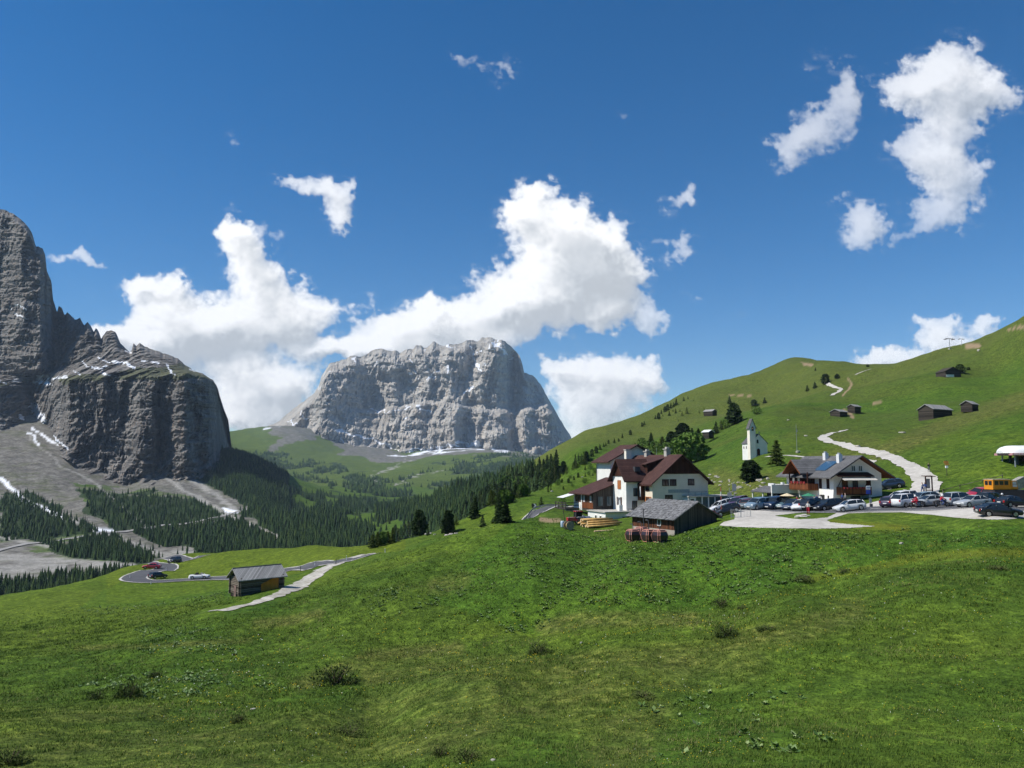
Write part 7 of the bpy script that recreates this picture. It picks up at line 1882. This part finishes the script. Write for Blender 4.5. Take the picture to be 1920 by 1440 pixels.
def posts():
    for px, D, h, mat, lab, name in ((655, 143, .95, M_WHITEP, 'white marker post on the far road edge behind the log hut', 'marker_post'), (571, 150, 1.0, M_DARKMETAL, 'dark post on the near road edge right of the log hut', 'marker_post'), (636, 139.5, 1.1, W_OLD, 'dark wooden post where the gravel track leaves the road', 'marker_post'), (726, 146, 1.0, M_WHITEP, 'white marker post at the crest of the lower road', 'marker_post'), (597, 152, .9, M_WHITEP, 'white marker post behind the right end of the hut roof', 'marker_post'),
                                   (297, 169.5, .95, M_WHITEP, 'white marker post on the outside of the lower hairpin', 'marker_post'), (324, 204, .95, M_WHITEP, 'white marker post inside the hairpins', 'marker_post'), (276, 244.5, .95, M_WHITEP, 'white marker post at the top hairpin', 'marker_post'), (258, 183, .9, M_WHITEP, 'white marker post at the left tip of the lower hairpin', 'marker_post'), (917, 142, 1.3, W_OLD, 'pale post beside the stones below the two spruces', 'marker_post')):
        o = empty(name, gxyz(px, D), 0, lab, 'post')
        MB().tube([(0, 0, -.2), (0, 0, h)], [.07, .055], 6).build('shaft', mat, o)
        MB().tube([(0, 0, h * .72), (0, 0, h * .84)], .075, 6).build('band', M_TRIM, o)
posts()
def arrow_sign():
    o = empty('bend_sign', gxyz(1001, 171), 0, 'black and white chevron sign above the curved guard rail', 'sign')
    MB().tube([(0, .03, -.2), (0, .03, 1.2)], .04, 6).build('post', M_METAL, o)
    boxp('plate', o, M_TRIM, (-.55, .55, -.02, .0, .6, 1.5))
    m = MB(); m.prism([(-.15, -.03, .65), (.2, -.03, .65), (.5, -.03, 1.05), (.2, -.03, 1.45), (-.15, -.03, 1.45), (.15, -.03, 1.05)], (0, .008, 0)); m.build('chevron', M_WHITEP, o)
arrow_sign()
def guard_rail():
    pth = [pxd(*q) for q in ((1062, 171), (1040, 169), (1015, 164.5), (996, 158), (982, 147), (976, 140))]
    p, t = smooth_path(pth, 1.6)
    o = empty('guard_rail', (float(p[0][0]), float(p[0][1]), 0), 0, 'curved steel guard rail outside the road bend left of the hotel', 'guard rail')
    ox, oy = p[0]
    pts = [(a - ox, b - oy, float(mesh_ground(a, b)) + .62) for a, b in p]
    m = MB()
    for i in range(len(pts) - 1):
        a, b = pts[i], pts[i + 1]
        m.prism([(a[0], a[1], a[2] - .16), (b[0], b[1], b[2] - .16), (b[0], b[1], b[2] + .16), (a[0], a[1], a[2] + .16)], (.03, .05, 0))
    m.build('rail', M_METAL, o)
    for a in pts[::2]: MB().box(a[0] + .04, a[0] + .14, a[1] + .06, a[1] + .16, a[2] - .9, a[2] + .12).build('post', M_METAL, o)
guard_rail()
def small_fence():
    # galvanised gate panels beside the barn
    x, y, z = gxyz(1366, 108.5)
    o = empty('metal_fence', (x, y, z), math.radians(-12), 'galvanised bar fence at the edge of the gravel lot beside the barn', 'fence')
    m = MB(); m.tube([(0, 0, 1.15), (2.6, 0, 1.15)], .03, 5); m.tube([(0, 0, .2), (2.6, 0, .2)], .03, 5)
    for i in range(14): m.tube([(.2 * i, 0, .2), (.2 * i, 0, 1.15)], .018, 4)
    m.build('bar_panel', M_METAL, o)
    for a in (0, 1.3, 2.6): MB().tube([(a, 0, -.2), (a, 0, 1.3)], .045, 6).build('post', M_METAL, o)
small_fence()
def wire_fence():
    pts = hits([(1768, 924), (1800, 915), (1830, 909), (1856, 903), (1880, 896)], 110, 200)
    if len(pts) < 2: return
    p, t = smooth_path(pts, 3.0); ox, oy = p[0]
    o = empty('rail_fence', (float(ox), float(oy), 0), 0, 'low wooden rail fence climbing to the lift station', 'fence')
    q = [(a - ox, b - oy, float(mesh_ground(a, b))) for a, b in p]
    m = MB()
    for a, b in zip(q[:-1], q[1:]): m.tube([(a[0], a[1], a[2] + .45), (b[0], b[1], b[2] + .45)], .05, 5)
    m.build('rail', W_LOG, o)
    for a in q: MB().tube([(a[0], a[1], a[2] - .2), (a[0], a[1], a[2] + .6)], .06, 6).build('post', W_LOG, o)
wire_fence()

# cable-car cabins parked beside the barn
def gondola_protos():
    m = MB(); pr = [(.0, .62, .60), (.35, .78, .72), (1.0, .86, .80), (1.55, .70, .66), (1.72, .62, .56)]
    v = []
    for z, a, b in pr:
        c = .18
        v += [(-a + c, -b, z), (a - c, -b, z), (a, -b + c, z), (a, b - c, z), (a - c, b, z), (-a + c, b, z), (-a, b - c, z), (-a, -b + c, z)]
    f = []
    for i in range(len(pr) - 1):
        for k in range(8): f.append((i * 8 + k, i * 8 + (k + 1) % 8, (i + 1) * 8 + (k + 1) % 8, (i + 1) * 8 + k))
    f += [tuple(range(7, -1, -1)), tuple(32 + k for k in range(8))]
    m.add(v, f); shell = m.mesh('cabin_glass', simple('dark_cabin', (.035, .022, .024), .3, .5))
    fr = MB()
    def P3(i, k): return v[i * 8 + k]
    for k in (7, 0, 1, 2, 3, 4, 5, 6):
        fr.tube([Vector(P3(i, k)) * 1.0 for i in range(len(pr))], .045, 5)
    for i in (0, 3): 
        for k in range(8): fr.tube([P3(i, k), P3(i, (k + 1) % 8)], .05, 5)
    frame = fr.mesh('frame', simple('salmon_frame', (.62, .27, .20), .5, .3))
    rt = MB(); rt.box(-.5, .5, -.5, .5, 1.70, 1.80); roof = rt.mesh('roof', simple('salmon_frame', (.62, .27, .20), .5, .3))
    hg = MB(); hg.tube([(0, 0, 1.8), (0, 0, 2.6), (0, .1, 3.1), (0, .35, 3.2)], .05, 6); hg.box(-.12, .12, .2, .6, 3.12, 3.3); hang = hg.mesh('hanger', M_DARKMETAL)
    return shell, frame, roof, hang
GS = gondola_protos()
for px, D, hd, sc, lab, hh in ((1187, 1014, 20, 1.0, 'reddish lift cabin at the left end beside the barn', 1), (1203, 1009.5, 40, 1.0, 'reddish lift cabin half hidden second from the left', 1), (1217, 1015, 25, 1.0, 'reddish lift cabin with tall hanger in the middle', 1), (1237, 1016, 32, 1.02, 'reddish lift cabin at the right end with orange side', 1)):
    x, y, z = hit1(px, D, 60, 200); o = empty('lift_cabin', (x, y, z), math.radians(hd), lab, 'lift cabin', 'lift cabins beside the barn'); o.scale = (sc, sc, sc * .84)
    link('cabin_glass', GS[0], o); link('frame', GS[1], o); link('roof', GS[2], o)
    if hh: h = link('hanger', GS[3], o); h.scale = (1, 1, .55 if px != 1217 else 1.0) ; h.location = (0, 0, .8 if px != 1217 else 0)

# felled logs
LOGM = simple('peeled_log', (.56, .35, .13), .75, .15, var=.3, scale=2); LOGE = simple('log_end', (.62, .46, .26), .8, .1, var=.2)
lx, ly, lz = gxyz(1090, 119)
k = 0
for row, n in enumerate((6, 5, 4, 2)):
    for i in range(n):
        r0 = rnd.uniform(.13, .19); L = rnd.uniform(4.4, 6.6); d = (i - n / 2) * .42 + rnd.uniform(-.05, .05); off = rnd.uniform(-.4, .5)
        a = math.radians(26 + rnd.uniform(-3, 3))
        px_, py_ = lx - math.sin(a) * d * 1.0 + math.cos(a) * off, ly + math.cos(a) * d + math.sin(a) * off
        o = empty('log', (px_, py_, max(lz, float(mesh_ground(px_, py_))) + .12 + row * .31), a, 'peeled yellow log in the pile below the hotel terrace', 'log', 'logs piled below the hotel terrace')
        MB().tube([(0, 0, 0), (L * .5, 0, .02), (L, 0, .12 - .02 * row)], [r0, r0 * .92, r0 * .78], 10).build('trunk', LOGM, o, True)
        MB().tube([(-.012, 0, 0), (-.002, 0, 0)], r0 * .93, 10).build('cut_end', LOGE, o)
lx2, ly2, lz2 = gxyz(1112, 115)
o = empty('log', (lx2, ly2, lz2 + .1), math.radians(18), 'long pale board-like log lying in front of the pile', 'log'); MB().tube([(0, 0, 0), (4.0, 0, .1)], [.12, .10], 8).build('trunk', LOGE, o)

# farm tractor, cable drum, tank and bin below the timber terrace
def tractor():
    o = empty('tractor', gxyz(1077, 120.5), math.radians(200), 'small red and white tractor below the timber terrace', 'tractor')
    for x, s, r in ((-.7, 1, .55), (-.7, -1, .55), (.9, 1, .34), (.9, -1, .34)):
        w = MB(); w.tube([(x, s * .72 - .14, r), (x, s * .72 - .10, r), (x, s * .72 + .10, r), (x, s * .72 + .14, r)], [r * .9, r, r, r * .9], 18); wo = w.build('wheel', M_TYRE, o, True)
        MB().tube([(x, s * .72 - .15, r), (x, s * .72 + .15, r)], r * .5, 12).build('rim', M_WHITEP, wo)
    b = MB(); b.box(.0, 1.35, -.32, .32, .55, 1.12); b.box(-1.0, .0, -.45, .45, .55, .85); b.build('bonnet', PM['red'], o)
    c = MB(); 
    for a in (-.95, .0):
        for s in (-.42, .42): c.box(a - .04, a + .04, s - .04, s + .04, .85, 1.95)
    c.build('cab_frame', M_TRIM, o)
    boxp('cab_roof', o, PM['red'], (-1.05, .1, -.55, .55, 1.95, 2.08)); boxp('cab_glass', o, CAR_GLASS, (-.9, -.03, -.38, .38, 1.15, 1.93)); boxp('fender', o, M_WHITEP, (-1.2, -.2, .50, .62, 1.1, 1.22), (-1.2, -.2, -.62, -.50, 1.1, 1.22))
    MB().tube([(1.0, 0, 1.1), (1.0, 0, 1.6)], .04, 6).build('exhaust', M_DARKMETAL, o)
tractor()
def drum():
    o = empty('cable_drum', gxyz(1065, 115.5), math.radians(25), 'round wooden cable drum standing in front of the tractor', 'drum')
    for s in (-1, 1): MB().tube([(0, s * .42 - .05, .65), (0, s * .42 + .05, .65)], .65, 20).build('disc', simple('drum_wood', (.38, .28, .19), .85, .1, var=.3), o)
    MB().tube([(0, -.37, .65), (0, .37, .65)], .36, 14).build('core', simple('yellow_cable', (.38, .28, .08), .7, .2), o)
drum()
def tank():
    o = empty('tank', gxyz(1092, 121.5), math.radians(15), 'grey steel tank lying beside the tractor', 'tank')
    MB().tube([(-1.2, 0, .75), (-1.05, 0, .75), (1.05, 0, .75), (1.2, 0, .75)], [.35, .6, .6, .35], 14).build('drum', M_METAL, o, True)
    boxp('cradle', o, M_DARKMETAL, (-.8, -.6, -.5, .5, -.1, .45), (.6, .8, -.5, .5, -.1, .45)); MB().tube([(0, 0, 1.3), (0, 0, 1.5)], .14, 8).build('lid', M_WHITEP, o)
tank()
o = empty('barrel', gxyz(1053.5, 117.5), 0, 'pale blue barrel left of the cable drum', 'barrel'); MB().tube([(0, 0, 0), (0, 0, .06), (0, 0, .3), (0, 0, .62), (0, 0, .86), (0, 0, .9)], [.26, .28, .3, .3, .28, .25], 12).build('shell', simple('pale_blue', (.42, .52, .62), .5, .3), o, True); MB().tube([(0, 0, .9), (0, 0, .93)], .24, 12).build('lid', M_WHITEP, o)
o = empty('pole', gxyz(1059, 119), 0, 'leaning pole against the timber terrace', 'pole'); MB().tube([(0, 0, 0), (-.5, .4, 3.6)], .05, 6).build('shaft', W_OLD, o); MB().tube([(0, 0, 0), (0, 0, .06)], .12, 6).build('foot', M_CONC, o)
# orange tracked vehicle cab on a dark trailer
def groomer():
    x, y, z = gxyz(1846, 109)
    t = empty('trailer', (x, y, z), math.radians(8), 'long dark box trailer parked at the right edge', 'trailer')
    boxp('box', t, simple('dark_tarpaulin', (.028, .028, .034), .6, .3), (0, 8.4, -1.1, 1.1, .55, 1.75)); boxp('chassis', t, M_DARKMETAL, (.1, 8.2, -.9, .9, .35, .545))
    for a in (1.4, 2.4, 6.6):
        for s in (-1, 1): w = link('wheel', TYRE, t, (a, s * .9, .34)); link('rim', RIM, w)
    OR = simple('orange_paint', (.62, .235, .012), .45, .4, var=.06)
    o = empty('snow_groomer', (x, y, z + 1.75), math.radians(8), 'orange snow groomer cab carried on the dark trailer', 'snow groomer'); o.scale = (.84, .9, .9)
    b = MB(); b.prism([(.0, -.95, .1), (3.3, -.95, .1), (3.15, -.95, 1.62), (.05, -.95, 1.62)], (0, 1.9, 0)); b.build('cab', OR, o)
    boxp('roof', o, simple('cream_roof', (.6, .5, .35), .6, .3), (-.02, 3.2, -.98, .98, 1.62, 1.70))
    for u in (.30, 1.2, 2.1): 
        w = boxp('window', o, M_TRIM, (u, u + .72, -.975, -.952, .78, 1.42)); boxp('pane', w, CAR_GLASS, (u + .06, u + .66, -.985, -.976, .84, 1.36))
    for u in (-.7, .1): w = boxp('window', o, M_TRIM, (-.03, -.0, u, u + .6, .78, 1.42)); boxp('pane', w, CAR_GLASS, (-.04, -.031, u + .06, u + .54, .84, 1.36))
    c = MB(); c.prism([(3.35, -.9, .1), (4.7, -.9, .1), (4.35, -.9, 1.45), (3.35, -.9, 1.5)], (0, 1.8, 0)); c.build('front_cab', OR, o)
    w = MB(); w.prism([(3.65, -.93, .5), (4.45, -.93, .5), (4.3, -.93, 1.3), (3.65, -.93, 1.3)], (0, .02, 0)); wo = w.build('windscreen', simple('bright_pane', (.45, .5, .5), .3, .4), o); boxp('bar', wo, M_TRIM, (3.62, 4.42, -.95, -.935, .88, .94))
    tr = MB(); 
    for s in (-.8, .5): tr.box(.1, 4.6, s, s + .3, .0, .1)
    tr.build('track', M_TRIM, o)
groomer()
o = empty('stone_wall', gxyz(1893, 117.5), math.radians(8), 'netted pale stone wall behind the orange cab', 'wall')
m = MB(); m.prism([(-.6, 0, -.5), (8, 0, -.5), (8, 0, 2.2), (1.8, 0, 2.1), (-.2, 0, 1.2)], (0, 1.0, 0)); m.build('masonry', gravel_mat('rubble', (.22, .21, .19), (.50, .48, .44), 3.0), o)
# parasols and tables in front of the chalet
for px, D, c, lab in ((1471, 119, (.62, .52, .34), 'small cream parasol at the left of the chalet porch'), (1511, 117.2, (.05, .22, .12), 'dark green parasol in front of the chalet')):
    o = empty('parasol', gxyz(px, D), 0, lab, 'parasol'); MB().tube([(0, 0, 0), (0, 0, 2.2)], .03, 6).build('pole', M_METAL, o)
    MB().tube([(0, 0, 1.85), (0, 0, 2.25)], [1.1, .04], 10).build('canopy', simple('parasol_' + str(px), c, .8, .1), o)
for px, D, lab in ((1484, 116.8, 'wooden table at the chalet porch'), (1538, 117.4, 'wooden table under the bright chalet wall'), (1528, 116.6, 'wooden table between the parasol and the chalet wall')):
    o = empty('table', gxyz(px, D), math.radians(20), lab, 'table'); boxp('tabletop', o, W_LOG, (-.9, .9, -.4, .4, .70, .76)); 
    for sg in (-1, 1): boxp('leg', o, W_LOG, (sg * .7 - .05, sg * .7 + .05, -.35, .35, .0, .70))
    boxp('bench', o, W_LOG, (-.9, .9, -.8, -.55, .40, .45), (-.8, -.7, -.75, -.6, 0, .40), (.7, .8, -.75, -.6, 0, .40))
# ------------------------------------------------------------------ haze
HAZE = True
if HAZE:
    hm = bpy.data.materials.new('haze'); hm.use_nodes = True
    ht = hm.node_tree; ht.nodes.clear()
    ho = ht.nodes.new('ShaderNodeOutputMaterial'); hv = ht.nodes.new('ShaderNodeVolumePrincipled')
    hv.inputs['Color'].default_value = (0.62, 0.80, 1.0, 1); hv.inputs['Density'].default_value = 4.3e-5
    hv.inputs['Anisotropy'].default_value = 0.0
    ht.links.new(hv.outputs[0], ho.inputs['Volume'])
    zlo = float(TZ.min()) - 1.0 - 60; zhi = 1250.0; s = 9500.0
    v = [(x, y, z) for z in (zlo, zhi) for x, y in ((-s, -s), (s, -s), (s, s), (-s, s))]
    f = [(0, 3, 2, 1), (4, 5, 6, 7), (0, 1, 5, 4), (1, 2, 6, 5), (2, 3, 7, 6), (3, 0, 4, 7)]
    hz = link('haze', mesh_np('haze', v, f, [hm])); tag(hz, 'thin blue air over the valley', kind='stuff')
